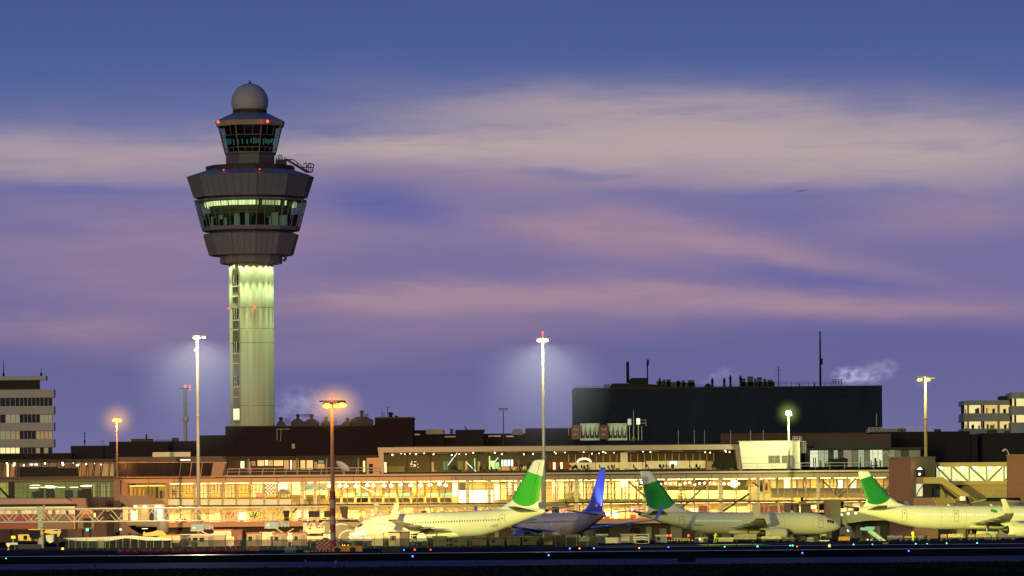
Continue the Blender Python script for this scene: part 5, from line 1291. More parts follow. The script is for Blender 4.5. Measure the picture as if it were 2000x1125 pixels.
def swan(label, px, py, Y, flip=1):
    mb = MB(); P = lambda a, b: W(px+a*flip, py+b, Y); mb.path([P(0,12),P(-5,2),P(-8,-1),P(-11,0),P(-13,1)], .13, 6); mb.lathe([(.1,.2),(.35,0),(.3,-.15)], 8, P(-12,2))
    return tag(mb.build('roof_lamp', pole_paint), label, 'lamp')
swan('curved swan neck roof lamp just left of the square brick tower', 1739, 883, 1060)
swan('curved swan neck roof lamp at the second brick tower', 1972, 878, 1058)

def corridor():
    Y = 1068.0
    t = Thing('link_corridor', 'yellow panelled link corridor with lit translucent trussed glazing between the brick towers', 'corridor', (W(1897,1050,Y).x, Y, 0))
    mb = MB(); mb.pb(1822,903,1972,911,Y-.3,5); t.part('roof_band', mb, yellow_panel)
    tl = bpy.data.materials.new('translucent_sheet'); tl.use_nodes = True
    nt = tl.node_tree; pr = nt.nodes['Principled BSDF']; tc = nt.nodes.new('ShaderNodeTexCoord'); x, y, z = sep(nt, tc.outputs['Object'])
    st = ((x*7.0).op('SINE')*.12 + .88); n1 = noise(nt, comb(nt, x*.35, 0.0, z*.5), 1.0, 2.0)
    vv = st*(n1*.5+.75)*.72
    pr.inputs['Base Color'].default_value = (.5,.5,.35,1); pr.inputs['Emission Color'].default_value = (.92,1,.50,1); nt.links.new(vv.v, pr.inputs['Emission Strength'])
    xs = [1829,1858,1893,1927,1961,1972]
    for a, b in zip(xs, xs[1:]):
        mb = MB(); mb.pb(a, 911, b, 939.5, Y+.4, .1); t.part('glazing_panel', mb, tl)
        mb = MB(); mb.pb(b-1, 911, b+1, 940, Y, .3); t.part('post', mb, mat('corr_post', (.35,.33,.15), .6))
    for a, b in (((1830,912),(1856,939)),((1861,912),(1890,939)),((1895,912),(1924,939)),((1930,939),(1957,912)),((1962,939),(1970,932))):
        mb = MB(); mb.tube(W(*a,Y), W(*b,Y), .2, n=5); t.part('brace', mb, mat('corr_post', (.35,.33,.15), .6))
    for x in (1836,1880,1905,1932,1952): mb = MB(); mb.ball(W(x,913.5,Y+.2), .25, 8, sq=(2,1,1)); t.part('lamp', mb, m_white_l)
    mb = MB(); mb.pb(1822,940,1972,947,Y-.3,5); t.part('sill_band', mb, yellow_panel)
    mb = MB(); mb.pb(1822,947,1972,None,Y+.3,4); t.part('lower_wall', mb, mat('corr_lower', (.5,.38,.13), .7, var=.08))
    mb = MB(); P = lambda x, y: W(x, y, Y-.2); mb.prism([P(1864,947),P(1882,947),P(1873,954)], (0,.3,0)); t.part('opening', mb, black_paint)
    mb = MB(); mb.prism([P(1934,970),P(1946,956),P(1968,956),P(1968,970)], (0,.3,0)); mb.pb(1924,970,1970,976,Y-.5,.4); t.part('gable_panel', mb, mat('gable_tan', (.42,.33,.15), .7))
    mb = MB(); mb.pb(1826,956,1846,972,Y-.6,.5); t.part('panel', mb, mat('pale_olive', (.5,.45,.25), .6))
    Y2 = 1046.0
    t = Thing('stair_bridge', 'enclosed yellow stair bridge sloping down from the brick tower', 'stair bridge', (W(1840,1050,Y2).x, Y2, 0))
    P = lambda x, y, dy=0: W(x, y, Y2)+Vector((0,dy,0))
    mb = MB(); mb.prism([P(1803,932),P(1841,932),P(1892,966),P(1892,974),P(1882,974),P(1838,944.5),P(1803,944.5)], (0,2.4,0)); t.part('tube', mb, yellow_panel)
    mb = MB(); mb.prism([P(1790,932,-.1),P(1803,932,-.1),P(1803,945,-.1),P(1790,944,-.1)], (0,2.6,0)); t.part('landing', mb, mat('landing_pink', (.32,.19,.15), .7))
    mb = MB(); mb.tube(P(1806,945,1),P(1806,968,1),.15,n=5); t.part('strut', mb, trim_dark); mb = MB(); mb.tube(P(1812,945,1),P(1820,968,1),.1,n=5); t.part('strut', mb, trim_dark); mb = MB(); mb.prism([P(1838,946,.3),P(1846,954,.3),P(1872,973,.3),P(1864,974,.3),P(1842,958,.3)], (0,1,0)); t.part('landing_stair', mb, trim_dark); mb = MB(); mb.tube(P(1892,974,1), (P(1892,974,1).x, Y2+1, 0), .2, n=6); t.part('support', mb, trim_dark)
    t = Thing('pink_annex', 'low pinkish annex with sloped yellow roof above the right jet', 'building', (W(1820,1050,Y2-2).x, Y2-2, 0))
    mb = MB(); mb.pb(1785,972,1832,None,Y2-2,5); t.part('wall', mb, mat('annex_pink', (.34,.17,.14), .75, var=.08))
    mb = MB(); mb.prism([P(1820,972,-3),P(1856,972,-3),P(1874,1000,-3),P(1836,1000,-3)], (0,4,0)); t.part('sloped_roof', mb, mat('annex_yellow', (.38,.28,.06), .7, var=.1))
    mb = MB(); mb.tube(P(1820,972,-3.2), P(1836,1000,-3.2), .15, n=5); t.part('edge', mb, mat('pale_olive', (.5,.45,.25), .6)); mb = MB(); mb.tube(P(1856,972,-3.2), P(1866,984,-3.2), .15, n=5); t.part('edge', mb, mat('pale_olive', (.5,.45,.25), .6))
    mb = MB(); mb.pb(1740,982,1758,1010,Y2+2,4); mb.pb(1749,977,1762,982,Y2+1.5,3); t.part('side_block', mb, mat('annex_dark', (.12,.08,.06), .8))
corridor()

# ------------------------------------------------------------------ white truss gantry
def gantry():
    Y = 900.0
    t = Thing('truss_gantry', 'long horizontal white lattice truss on round columns above the stands', 'gantry', (W(78,1060,Y).x, Y, 0))
    wp = mat('truss_paint', (.66,.64,.5), .45, var=.06)
    Z = lambda y: W(250, y, Y).z
    X = lambda px: W(px, 1005, Y).x
    zt, zb = Z(993), Z(1018); d = 1.9
    def seg(xa, xb, m, k0):
        mb = MB()
        for yy in (0, d): mb.tube((X(xa),Y+yy,zt),(X(xb),Y+yy,zt), .16, n=8); mb.tube((X(xa),Y+yy,zb),(X(xb),Y+yy,zb), .12, n=8)
        t.part('chord', mb, m)
        mb = MB(); x = xa; up = False
        while x < xb-1:
            x2 = min(x+21.5, xb)
            a, b = (zt, zb) if up else (zb, zt)
            mb.tube((X(x),Y,a),(X(x2),Y,b), .075, n=5); mb.tube((X(x+10 if x+10 < xb else x),Y+d,b),(X(min(x2+10,xb)),Y+d,a), .065, n=5)
            mb.tube((X(x2),Y,b),(X(x2),Y+d,b), .06, n=4)
            if up: mb.lathe([(.26,-.1),(.26,.1)], 8, (X(x),Y,zt))
            up = not up; x = x2
        t.part('brace', mb, m)
    seg(-150, 640, wp, 0); seg(640, 1106, mat('truss_paint_dull', (.45,.43,.3), .5), 0)
    for x, w in ((78,.58),(735,.5)):
        mb = MB(); mb.lathe([(w,0),(w,Z(988)),(w*1.05,Z(987.5))], 18, (X(x),Y+.95,0)); mb.lathe([(w*1.25,Z(1013)),(w*1.25,Z(1011))], 18, (X(x),Y+.95,0)); t.part('column', mb, wp)
    mb = MB(); mb.path([(X(77)+.5*math.sin(a), Y+.4-.1, Z(992)+(Z(1030)-Z(992))*a/14) for a in [i*.5 for i in range(29)]], .035, 4); t.part('cable', mb, black_paint)
    mb = MB(); mb.prism([W(552.5,997,Y-1),W(566,997,Y-1),W(563.5,1011,Y-1),W(555,1011,Y-1)], (0,.8,0)); mb.pb(555,1011.5,564,1017.5,Y-1,.8); t.part('docking_screen', mb, black_paint)
    for x0, x1 in ((602,624),(633,647.5)):
        mb = MB(); mb.pb(x0, 998, x1, 1010, Y-.9, .5); t.part('display_box', mb, black_paint)
    mb = MB(); mb.pb(202,999,215,1010,Y-.8,.4); t.part('equipment_box', mb, trim_dark); mb = MB(); mb.prism([W(662,989,Y-.6),W(680,989,Y-.6),W(678,1014,Y-.6),W(668,1010,Y-.6)], (0,.5,0)); t.part('equipment_box', mb, trim_dark)
    for q in ((1078,990,1092,1004),(763,1000,770,1007),(823,998,833,1005)):
        mb = MB(); mb.pb(*q, Y-.5, .5); t.part('equipment_box', mb, trim_dark)
gantry()
# ------------------------------------------------------------------ light masts
def mast(label, px, head_py, Y, r0, r1, lamps, frame=None, base=None, lens=None, beacon=None, pole=None, name='light_mast', cat='lamp mast', rings=(), dark_lamps=()):
    """lamps: [(dx_px, dy_px, w_px)] lit floodlights; frame: (dx0, dx1, dy) cross frame; base: z of the foot"""
    k = Y/F; zb = 0.0 if base is None else base
    hp = W(px, head_py, Y); x0 = hp.x; t = Thing(name, label, cat, (x0, Y, zb))
    mb = MB(); mb.tube((x0,Y,zb), (x0,Y,hp.z), r0, r1, 14)
    for f in rings: mb.lathe([(r0*1.15,-.12),(r0*1.15,.12)], 14, (x0,Y,zb+(hp.z-zb)*f))
    t.part('pole', mb, pole or pole_paint)
    if frame:
        a, b, dy = frame; mb = MB(); z = hp.z-dy*k
        for yy in (-.5,.5):
            mb.tube((x0+a*k,Y+yy,z),(x0+b*k,Y+yy,z), .07, n=5)
        mb.lathe([(abs(a-b)*k*.33,-.04),(abs(a-b)*k*.36,.04)], 18, (x0,Y,z))
        for f in (0,.25,.5,.75,1): xx = x0+(a+(b-a)*f)*k; mb.tube((xx,Y-.5,z),(xx,Y+.5,z), .05, n=4)
        t.part('head_frame', mb, dark_steel)
    def head(dx, dy, w, lit):
        c = Vector((x0+dx*k, Y-.35, hp.z-dy*k)); h = w*k/2
        mb = MB(); mb.prism([c+Vector((-h,0,-.02)), c+Vector((h,0,-.02)), c+Vector((h*.8,.0,.28)), c+Vector((-h*.8,0,.28))], (0,.7,0)); fl = t.part('floodlight', mb, dark_steel)
        if lit:
            mb = MB(); mb.ball(c+Vector((0,.1,-.12)), h, 12, sq=(1,.6,min(.6,.30/h))); t.part('lens', mb, lens, fl)
    for dx, dy, w in lamps: head(dx, dy, w, True)
    for dx, dy, w in dark_lamps: head(dx, dy, w, False)
    if beacon:
        dx, dy = beacon; c = Vector((x0+dx*k, Y, hp.z-dy*k))
        mb = MB(); mb.tube(c+Vector((0,0,-.9)), c, .05, n=5); mb.lathe([(.04,-.1),(.2,0),(.18,.2),(.03,.3)], 8, c); t.part('beacon', mb, m_red_l)
    return t, hp
m1, h1 = mast('tallest white lit floodlight mast left of the control tower', 385, 656, 1000, .43, .23, [(-1,3,15),(13,2,8),(-3,27,6)], (-19,21,0), lens=m_wht, rings=(.1,.62))
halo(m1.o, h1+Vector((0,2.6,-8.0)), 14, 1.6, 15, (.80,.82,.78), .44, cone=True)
lamp('SPOT', h1+Vector((-.5,-1.5,-1.2)), 8.0e5, (1,.93,.50), m1.o, aim=(-76,885,0), spot_size=R(40), spot_blend=1.0, shadow_soft_size=.8)
lamp('POINT', h1+Vector((0,-2.5,-1.0)), 6000, (1,.82,.34), m1.o, shadow_soft_size=.6)
m2, h2 = mast('white lit floodlight mast in the middle of the picture with red top beacon', 1060, 661, 960, .40, .20, [(-6,3,12),(5,3,13)], (-15,16,0), lens=m_wht, beacon=(0,-10), rings=(.42,))
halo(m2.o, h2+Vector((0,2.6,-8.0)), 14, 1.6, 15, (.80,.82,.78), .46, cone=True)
lamp('POINT', h2+Vector((0,-2.5,-1.0)), 6000, (1,.84,.38), m2.o, shadow_soft_size=.6)
m3, h3 = mast('orange sodium floodlight mast with red and white striped foot', 648, 785, 600, .30, .17, [(-9,5.5,17),(10,5.5,14),(20,4.5,18)], (-24,26,-1.5), lens=m_sod, beacon=(0,-11), pole=mat('sodium_lit_pole', (.62,.30,.12), .5, var=.06))  # orange of its own lamps put into the pole colour
mb = MB(); k = 600/F; x0 = m3.loc.x
for i, (a, b) in enumerate(((960,976),(976,993),(993,1008),(1008,1024),(1024,1040),(1040,1055),(1055,1074))):
    mb.lathe([(.315,0 if b == 1074 else W(649,b,600).z),(.315,W(649,a,600).z)], 16, (x0,600,0), mi=i % 2, cap=False)
m3.part('striped_sleeve', mb, [red_paint, mat('stripe_pale', (.55,.38,.3), .6)])
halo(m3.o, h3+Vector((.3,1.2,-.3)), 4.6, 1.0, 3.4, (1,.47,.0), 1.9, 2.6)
lamp('SPOT', h3+Vector((0,1.6,-.6)), 4.2e6, (1,.40,.08), m3.o, aim=(W(480,970,1100).x,1100,13), spot_size=R(17), spot_blend=1.0, shadow_soft_size=.5)
lamp('SPOT', h3+Vector((.6,1.6,-.6)), 5.0e6, (1,.92,.20), m3.o, aim=(W(1960,1005,905).x,905,8), spot_size=R(21), spot_blend=1.0, shadow_soft_size=3.0)  # added yellow fill for the right-hand jet, not the sodium lamps' own light
lamp('SPOT', h3+Vector((.3,1.6,-.6)), 1.35e6, (1,.93,.26), m3.o, aim=(W(900,1020,785).x,785,4.0), spot_size=R(16), spot_blend=.8, shadow_soft_size=1.2)  # added yellow fill on the first jet
lamp('SPOT', h3+Vector((-.4,1.6,-.6)), 2.1e6, (1,.93,.42), m3.o, aim=(W(260,1040,880).x,880,3.5), spot_size=R(30), spot_blend=1.0, shadow_soft_size=1.5)  # added yellow fill over the left apron
lamp('POINT', h3+Vector((0,-1.0,-.8)), 250, (1,.42,.08), m3.o, shadow_soft_size=.5)
m4, h4 = mast('small orange sodium lamp mast on the left wing roof', 228, 818, 1094, .26, .15, [(-4,2,9),(5,2.5,11)], None, base=W(228,938,1094).z, lens=m_sod, pole=mat('brown_pole', (.35,.24,.16), .5), rings=(.42,))
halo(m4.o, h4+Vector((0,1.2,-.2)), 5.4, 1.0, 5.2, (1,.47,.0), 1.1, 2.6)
lamp('POINT', h4+Vector((0,-1.5,-.6)), 4500, (1,.42,.10), m4.o, shadow_soft_size=.5)
m5, h5 = mast('greenish white lit lamp mast in front of the white pavilion', 1540, 802, 1094, .24, .16, [(0,2,11),(-2,5.5,8),(3,7,7)], None, base=W(1540,918,1094).z, lens=m_grn)
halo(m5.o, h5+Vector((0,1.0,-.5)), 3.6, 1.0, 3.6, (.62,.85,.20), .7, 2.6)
lamp('POINT', h5+Vector((-1.0,-5.0,-1.5)), 15000, (1,.96,.40), m5.o, shadow_soft_size=.5)
m6, h6 = mast('yellow lit lamp mast rising behind the brick tower on the right', 1807, 738, 1066, .36, .22, [(-11,3,11),(5,3,11)], (-17,19,-1), base=W(1807,893,1066).z-.1, lens=glow('yellow_lens', (1,.58,.10), 2.4), dark_lamps=[(15,2,9)], rings=(.5,), pole=mat('yellow_pole', (.5,.4,.2), .5))
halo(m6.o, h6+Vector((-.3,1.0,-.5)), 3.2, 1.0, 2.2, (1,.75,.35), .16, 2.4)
lamp('POINT', h6+Vector((0,-2.5,-.8)), 6000, (1,.78,.30), m6.o, shadow_soft_size=.5)
mast('unlit double headed lamp mast behind the lounge roof', 983, 798, 1148, .15, .1, [], (-9,9,0), dark_lamps=[(-6,3.5,8),(6,3.5,8)], pole=dark_steel)
m7, h7 = mast('grey radio column with small platform and red light beside the tall white mast', 361.5, 757, 1222, .50, .42, [], (-12,11,2), beacon=(9.5,-2), pole=mat('column_grey', (.22,.22,.24), .7), name='radio_column', cat='mast', rings=(.9,))
mb = MB(); c_ = W(362,757,1222); mb.lathe([(.04,0),(.25,.05),(.2,.5),(.03,.6)], 8, c_); m7.part('beacon', mb, m_red_l)
mb = MB(); c_ = W(363,818,1222); mb.lathe([(.6,-.6),(.75,-.3),(.75,.3),(.6,.6)], 14, c_); m7.part('collar', mb, grey_paint)

# ------------------------------------------------------------------ aircraft
def fin_paint(name, base, green, ztop, zc, xc, rad, slope):
    """white fin whose middle is green: below a slanted top edge, above a round lower edge (object space)"""
    m = bpy.data.materials.new(name); m.use_nodes = True; nt = m.node_tree; p = nt.nodes['Principled BSDF']
    tc = nt.nodes.new('ShaderNodeTexCoord'); x, y, z = sep(nt, tc.outputs['Object'])
    top = z.lt((x - xc)*slope + ztop)
    r = ((x-xc)*(x-xc)*.55 + (z-zc)*(z-zc)).sqrt().lt(rad)
    up = z.gt(zc)
    g = top*(r.max(up))
    n = noise(nt, comb(nt, x*.4, y, z*.4), 1.5, 3.0)
    k = n*.25 + .88
    c = mixc(nt, g, base, green); c = mixc(nt, 1.0, c, comb(nt, k, k, k), 'MULTIPLY')
    nt.links.new(c, p.inputs['Base Color']); p.inputs['Roughness'].default_value = .3
    return m

def interp(tab, s):
    for a, b in zip(tab, tab[1:]):
        if s <= b[0]:
            f = (s-a[0])/(b[0]-a[0]); f2 = f
            return tuple(a[i]+(b[i]-a[i])*f2 for i in range(1, 4))
    return tab[-1][1:]

FUS737 = [(0,2.80,.02,.02),(.12,2.80,.26,.26),(.4,2.82,.52,.50),(.9,2.87,.82,.82),(1.6,2.93,1.10,1.12),(2.4,3.03,1.38,1.38),(3.3,3.14,1.68,1.60),(4.4,3.23,1.87,1.76),(6.0,3.29,1.98,1.85),(7.5,3.3,2.0,1.88),(24,3.3,2.0,1.88),(26.5,3.36,1.95,1.86),(29,3.60,1.74,1.72),(31.5,3.93,1.43,1.43),(34,4.28,1.06,1.05),(36.5,4.60,.70,.66),(38.4,4.78,.42,.38),(39.3,4.84,.20,.18),(39.5,4.85,.05,.05)]
FUS321 = [(0,3.35,.02,.02),(.12,3.35,.3,.3),(.4,3.37,.6,.56),(.9,3.42,.95,.92),(1.7,3.52,1.32,1.28),(2.7,3.66,1.65,1.58),(4.0,3.80,1.92,1.82),(5.6,3.88,2.05,1.95),(7,3.9,2.07,1.98),(29,3.9,2.07,1.98),(32,4.0,1.97,1.93),(35,4.28,1.68,1.72),(38,4.60,1.32,1.36),(41,4.92,.88,.88),(43.2,5.12,.52,.48),(44.3,5.2,.3,.28),(44.5,5.21,.18,.18)]

tail_grey = mat('tailplane_grey', (.17,.165,.14), .45, var=.06)
wing_grey = mat('wing_grey', (.24,.235,.19), .4, var=.08)
def aircraft(label, pos, heading, pitch, L, fus, skin, fin_m, group=None, wing_off=0.0, kind='737', tailfin=None, winglet_m=None, win_m=None, win_ranges=((6.5,31),), win_dz=.42, reg=None, split=False, wing_m=None, eng_m=None, scale=1.0, lit=None):
    root = bpy.data.objects.new('passenger_jet', None); COL.objects.link(root)
    root.location = pos; root.rotation_euler = Matrix.Rotation(heading, 3, 'Z').to_4x4().to_3x3().__matmul__(Matrix.Rotation(pitch, 3, 'Y')).to_euler(); root.scale = (scale,)*3
    tag(root, label, 'aircraft', group)
    X = lambda s: L/2 - s
    def part(nm, mb, ms, parent=None, lab=None):
        o = mb.build(nm, ms, parent or root)
        if lab: o['label'] = lab
        return o
    # fuselage
    mb = MB(); secs = []; n = 32
    ss = sorted(set([t_[0] for t_ in fus] + [fus[-1][0]*i/46 for i in range(46)]))
    for s in ss:
        zc, h, w = interp(fus, s)
        secs.append([Vector((X(s), w*math.sin(2*math.pi*i/n), zc + h*math.cos(2*math.pi*i/n))) for i in range(n)])
    mb.loft(secs); fu = part('fuselage', mb, skin)
    def surf(s, z, side, off=.02):
        zc, h, w = interp(fus, s); q = max(1-((z-zc)/h)**2, 0.0)
        return Vector((X(s), side*(w*math.sqrt(q)+off), z))
    def patch(mb, s0, s1, z0, z1, side, off=.02, mi=0, g=4):
        P = [[surf(s0+(s1-s0)*i/g, z0+(z1-z0)*j/g, side, off) for i in range(g+1)] for j in range(g+1)]
        vs = [p for r_ in P for p in r_]; w = g+1
        mb.add(vs, [(j*w+i, j*w+i+1, (j+1)*w+i+1, (j+1)*w+i) for j in range(g) for i in range(g)], mi, True)
    zc0 = fus[10][1]; 
    # cabin windows, doors, cockpit
    zw = zc0 + win_dz
    for side in (1, -1):
        for a, b in win_ranges:
            s = a
            while s < b:
                mb = MB(); e = .13; pts = [surf(s+.12*math.cos(t_)*.9, zw+.16*math.sin(t_), side, .02) for t_ in [math.pi*2*i/10 for i in range(10)]]
                mb.add(pts, [tuple(range(10))]); part('cabin_window', mb, (win_m or dark_glass) if side == lit or lit is None else dark_glass, fu); s += .53
        for s in (4.2, L*.79) + ((L*.565,) if kind == '321' else ()):
            mb = MB(); w_ = .86 if kind == '737' else .8
            patch(mb, s, s+w_, zc0-.75, zc0+1.15, side, .012, 0); dr = part('cabin_door', mb, skin, fu)
            mb = MB()
            for a, b, c, d in ((s-.04,s+.02,zc0-.78,zc0+1.18),(s+w_-.02,s+w_+.04,zc0-.78,zc0+1.18),(s,s+w_,zc0-.79,zc0-.73),(s,s+w_,zc0+1.13,zc0+1.19)): patch(mb, a, b, c, d, side, .025, 0)
            patch(mb, s+.32, s+.54, zc0+.48, zc0+.74, side, .025); part('door_frame', mb, mat('door_line', (.12,.11,.09), .6), dr)
        for a, b, z0, z1 in ((1.75,2.25,.30,.72),(2.32,2.8,.36,.86),(2.88,3.3,.42,.86)):
            mb = MB(); patch(mb, a, b, zc0+z0-(.25 if kind == '321' else .22), zc0+z1-(.25 if kind == '321' else .22), side, .02); part('cockpit_window', mb, dark_glass, fu)
    mb = MB(); mb.lathe([(fus[-2][2]*1.35,.55),(fus[-2][2]*1.06,.0),(fus[-2][2]*.7,-.22),(.04,-.22)], 16, (X(fus[-2][0]), 0, fus[-2][1]), axis='x'); part('exhaust_tip', mb, trim_dark, fu)
    mb = MB()
    for s_, h_ in ((9.5,.35),(17.5,.28),(26.0,.3)): zc_, hh, ww = interp(fus, s_); mb.prism([(X(s_)+.3,-.03,zc_+hh-.02),(X(s_)-.3,-.03,zc_+hh-.02),(X(s_)-.35,-.03,zc_+hh+h_),(X(s_)-.1,-.03,zc_+hh+h_)], (0,.06,0))
    part('antenna_blade', mb, skin, fu)
    mb = MB()
    for s_ in (6.2,11.8,18.2,23.6,28.4): 
        zc_, hh, ww = interp(fus, s_); mb.loft([[Vector((X(s_)+d_, (ww+.006)*math.sin(2*math.pi*i/32), zc_+(hh+.006)*math.cos(2*math.pi*i/32))) for i in range(32)] for d_ in (-.025,.025)], caps=False)
    part('panel_joint', mb, mat('panel_joint_grey', (.42,.41,.33), .5, var=0), fu)
    # fin
    def foil(le, te, y, z, th, axis='y', n_=7):
        """section between leading and trailing edge: thickness along the given axis"""
        up, dn = [], []
        for i in range(n_):
            f = i/(n_-1); x = le+(te-le)*f; t_ = th*4*.9*(math.sqrt(max(f,0))*(1-f)*.65 + .02)
            if axis == 'z': up.append(Vector((X(x), y, z+t_))); dn.append(Vector((X(x), y, z-t_*.6)))
            else: up.append(Vector((X(x), y+t_, z))); dn.append(Vector((X(x), y-t_, z)))
        return up + dn[::-1]
    T = tailfin
    mb = MB(); mb.loft([foil(*q, axis='y') for q in T]); fn = part('tail_fin', mb, fin_m)
    s_r = T[1][1]; mb = MB()
    a, b = T[1], T[-1]
    for yy in (.0,): mb.tube(Vector((X(a[1]-1.5), a[2]+.22, a[3]+.3)), Vector((X(b[1]-.75), b[2]+.12, b[3]-.4)), .025, n=4)
    part('rudder_line', mb, mat('door_line', (.12,.11,.09), .6), fn)
    # tailplane
    zt = 4.75 if kind == '737' else 5.1; o = 0 if kind == '737' else L-39.5-.6
    for side in (1,-1):
        mb = MB(); mb.loft([foil(34.0+o, 37.9+o, side*.35, zt, .16, 'z'), foil(37.4+o, 39.2+o, side*7.0, zt+.75, .06, 'z')]); tp = part('tailplane', mb, wing_m or tail_grey)
    # wings
    off = wing_off
    zr = 2.15 if kind == '737' else 2.6
    for side in (1,-1):
        P_w = [(13.6+off,21.6+off,side*1.2,zr-.1,.48),(16.6+off,21.4+off,side*5.6,zr+.42,.28),(21.9+off,23.7+off,side*16.6,zr+1.75,.09)]
        mb = MB(); mb.loft([foil(*q, axis='z') for q in P_w]); wg = part('wing', mb, wing_m or wing_grey)
        mb = MB(); sec = []
        for i in range(7):
            f = i/6; a = f*R(80)
            le = 21.9+off+f*2.0; te = 23.7+off+f*1.3 - (.15*f); yy = 16.6 + 1.0*math.sin(min(a,R(90)))*.75; z = zr+1.75 + 2.6*(f**1.25)
            ch = foil(le, te, 0, 0, .06*(1-f*.6), 'z'); c_, s_ = math.cos(a), math.sin(a)
            sec.append([Vector((p.x, side*(yy - p.z*s_), z + p.z*c_)) for p in ch])
        mb.loft(sec); wl = part('winglet', mb, winglet_m or wing_m or skin, wg)
        if split:
            mb = MB(); mb.loft([foil(22.3+off,23.6+off,side*16.7,zr+1.74,.05,'z'), foil(23.6+off,24.1+off,side*18.0,zr+1.05,.02,'z')]); part('lower_winglet', mb, winglet_m or skin, wg)
        for yy, ln in ((4.6,2.6),(8.2,2.1),(11.6,1.7)):
            s_te = 21.45+off+(0 if yy < 5.6 else (yy-5.6)/11*2.3); z = zr+.2+(yy/16.6)*1.4
            mb = MB(); mb.lathe([(.03,-ln*.9),(.17,-ln*.2),(.2,ln*.3),(.03,ln)], 8, (X(s_te), side*yy, z-.25), axis='x'); part('flap_fairing', mb, wing_m or wing_grey, wg)
        # engine
        ex, ey, ez = X(15.0+off), side*(4.85 if kind == '737' else 5.75), (1.48 if kind == '737' else 1.75); er = 1.0 if kind == '737' else 1.15
        mb = MB(); mb.lathe([(er*.80,1.2),(er*.86,2.05),(er*.93,2.16),(er*1.0,1.98),(er*1.08,1.2),(er*1.08,.2),(er*.95,-1.2),(er*.78,-2.1),(er*.70,-2.1)], 24, (ex,ey,ez), axis='x', cap=False); en = part('engine', mb, eng_m or skin)
        mb = MB(); mb.lathe([(er*.83,1.2),(er*.25,1.25),(.02,1.7)], 24, (ex,ey,ez), axis='x', cap=False); part('fan', mb, black_paint, en)
        mb = MB(); mb.lathe([(er*.94,2.17),(er*1.005,1.97),(er*1.0,1.93)], 24, (ex,ey,ez), axis='x', cap=False); part('intake_lip', mb, bare_metal, en)
        mb = MB(); mb.lathe([(er*.72,-2.05),(er*.5,-2.4),(er*.34,-2.8),(.03,-3.3)], 16, (ex,ey,ez), axis='x'); part('exhaust', mb, dark_steel, en)
        mb = MB(); mb.prism([(ex+1.2,ey-.14,ez+er*.95),(ex-2.6,ey-.14,ez+.6),(ex-3.6,ey-.14,zr+.35),(ex-.6,ey-.14,zr+.5)], (0,.28,0)); part('pylon', mb, eng_m or skin, en)
    # belly fairing
    mb = MB(); zb = fus[10][1]-fus[10][2]; secs = []
    for f, r_ in ((0,.05),(.12,.55),(.3,.95),(.6,1.0),(.85,.7),(1,.05)):
        secs.append([Vector((X(12.2+off+f*11.5), 2.0*r_*math.sin(a), zb+.45+.72*r_*math.cos(a))) for a in [2*math.pi*i/20 for i in range(20)]])
    mb.loft(secs); part('belly_fairing', mb, skin)
    # gear
    for side in (1,-1):
        gx, gy = X(19.4+off), side*2.86; mb = MB(); mb.tube((gx,gy,.55),(gx-.1,gy*.95,zr), .13, n=8); mb.tube((gx,gy-.5,.57),(gx,gy+.5,.57), .09, n=8); g = part('landing_gear', mb, grey_steel)
        for d in (-.42,.42):
            w = MB()
            w.lathe([(.3,-.17),(.52,-.17),(.57,-.1),(.57,.1),(.52,.17),(.3,.17)], 20, (0,0,0), mi=0, axis='x'); w.lathe([(.04,-.12),(.3,-.14),(.3,.14),(.04,.12)], 16, (0,0,0), mi=1, axis='x')
            w.v = [Vector((gx+v.y, gy+d+v.x, .57+v.z)) for v in w.v]; part('wheel', w, [rubber, bare_metal], g)
    gx = X(4.0 if kind == '737' else 5.1); mb = MB(); mb.tube((gx,0,.35),(gx+.15,0,1.7), .09, n=8); mb.tube((gx,-.3,.35),(gx,.3,.35), .06, n=6); g = part('landing_gear', mb, grey_steel)
    for d in (-.2,.2):
        w = MB(); w.lathe([(.04,-.1),(.3,-.11),(.35,-.05),(.35,.05),(.3,.11),(.04,.1)], 18, (0,0,0), axis='x'); w.v = [Vector((gx+v.y, d+v.x, .35+v.z)) for v in w.v]; part('wheel', w, rubber, g)
    mb = MB(); mb.prism([(gx+.1,.35,1.75),(gx+1.3,.35,1.85),(gx+1.3,.4,1.1),(gx+.1,.4,1.0)], (0,.04,0)); part('gear_door', mb, skin, g)
    # registration
    if reg:
        side, s, z, sz = reg[1], reg[2], reg[3], reg[4]
        p = surf(s, z, side, .05); rz_ = 0 if side < 0 else math.pi
        text(reg[0], sz, p, mat('reg_grey', (.10,.10,.09), .6), fu, None, (R(90), 0, rz_), ext=.004)
    return root, surf, part, fu

fin737 = [(27.4,38.0,0,5.05,.10),(30.6,37.6,0,5.75,.22),(32.2,37.8,0,6.6,.22),(36.2,38.95,0,11.6,.12),(36.75,39.1,0,12.35,.09),(37.3,39.05,0,12.6,.05)]
fin321 = [(33.2,42.8,0,5.75,.10),(35.9,42.2,0,6.4,.24),(37.2,42.3,0,7.2,.24),(41.0,43.6,0,11.0,.12),(41.35,43.65,0,11.6,.09),(41.9,43.6,0,11.85,.05)]
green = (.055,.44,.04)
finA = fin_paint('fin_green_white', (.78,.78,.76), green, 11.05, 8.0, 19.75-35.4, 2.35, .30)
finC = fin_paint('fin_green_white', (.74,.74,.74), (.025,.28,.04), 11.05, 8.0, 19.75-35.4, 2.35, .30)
finD = fin_paint('fin_green_white_airbus', (.78,.78,.72), (.02,.22,.04), 11.3, 8.4, 22.25-40.3, 2.3, .30)

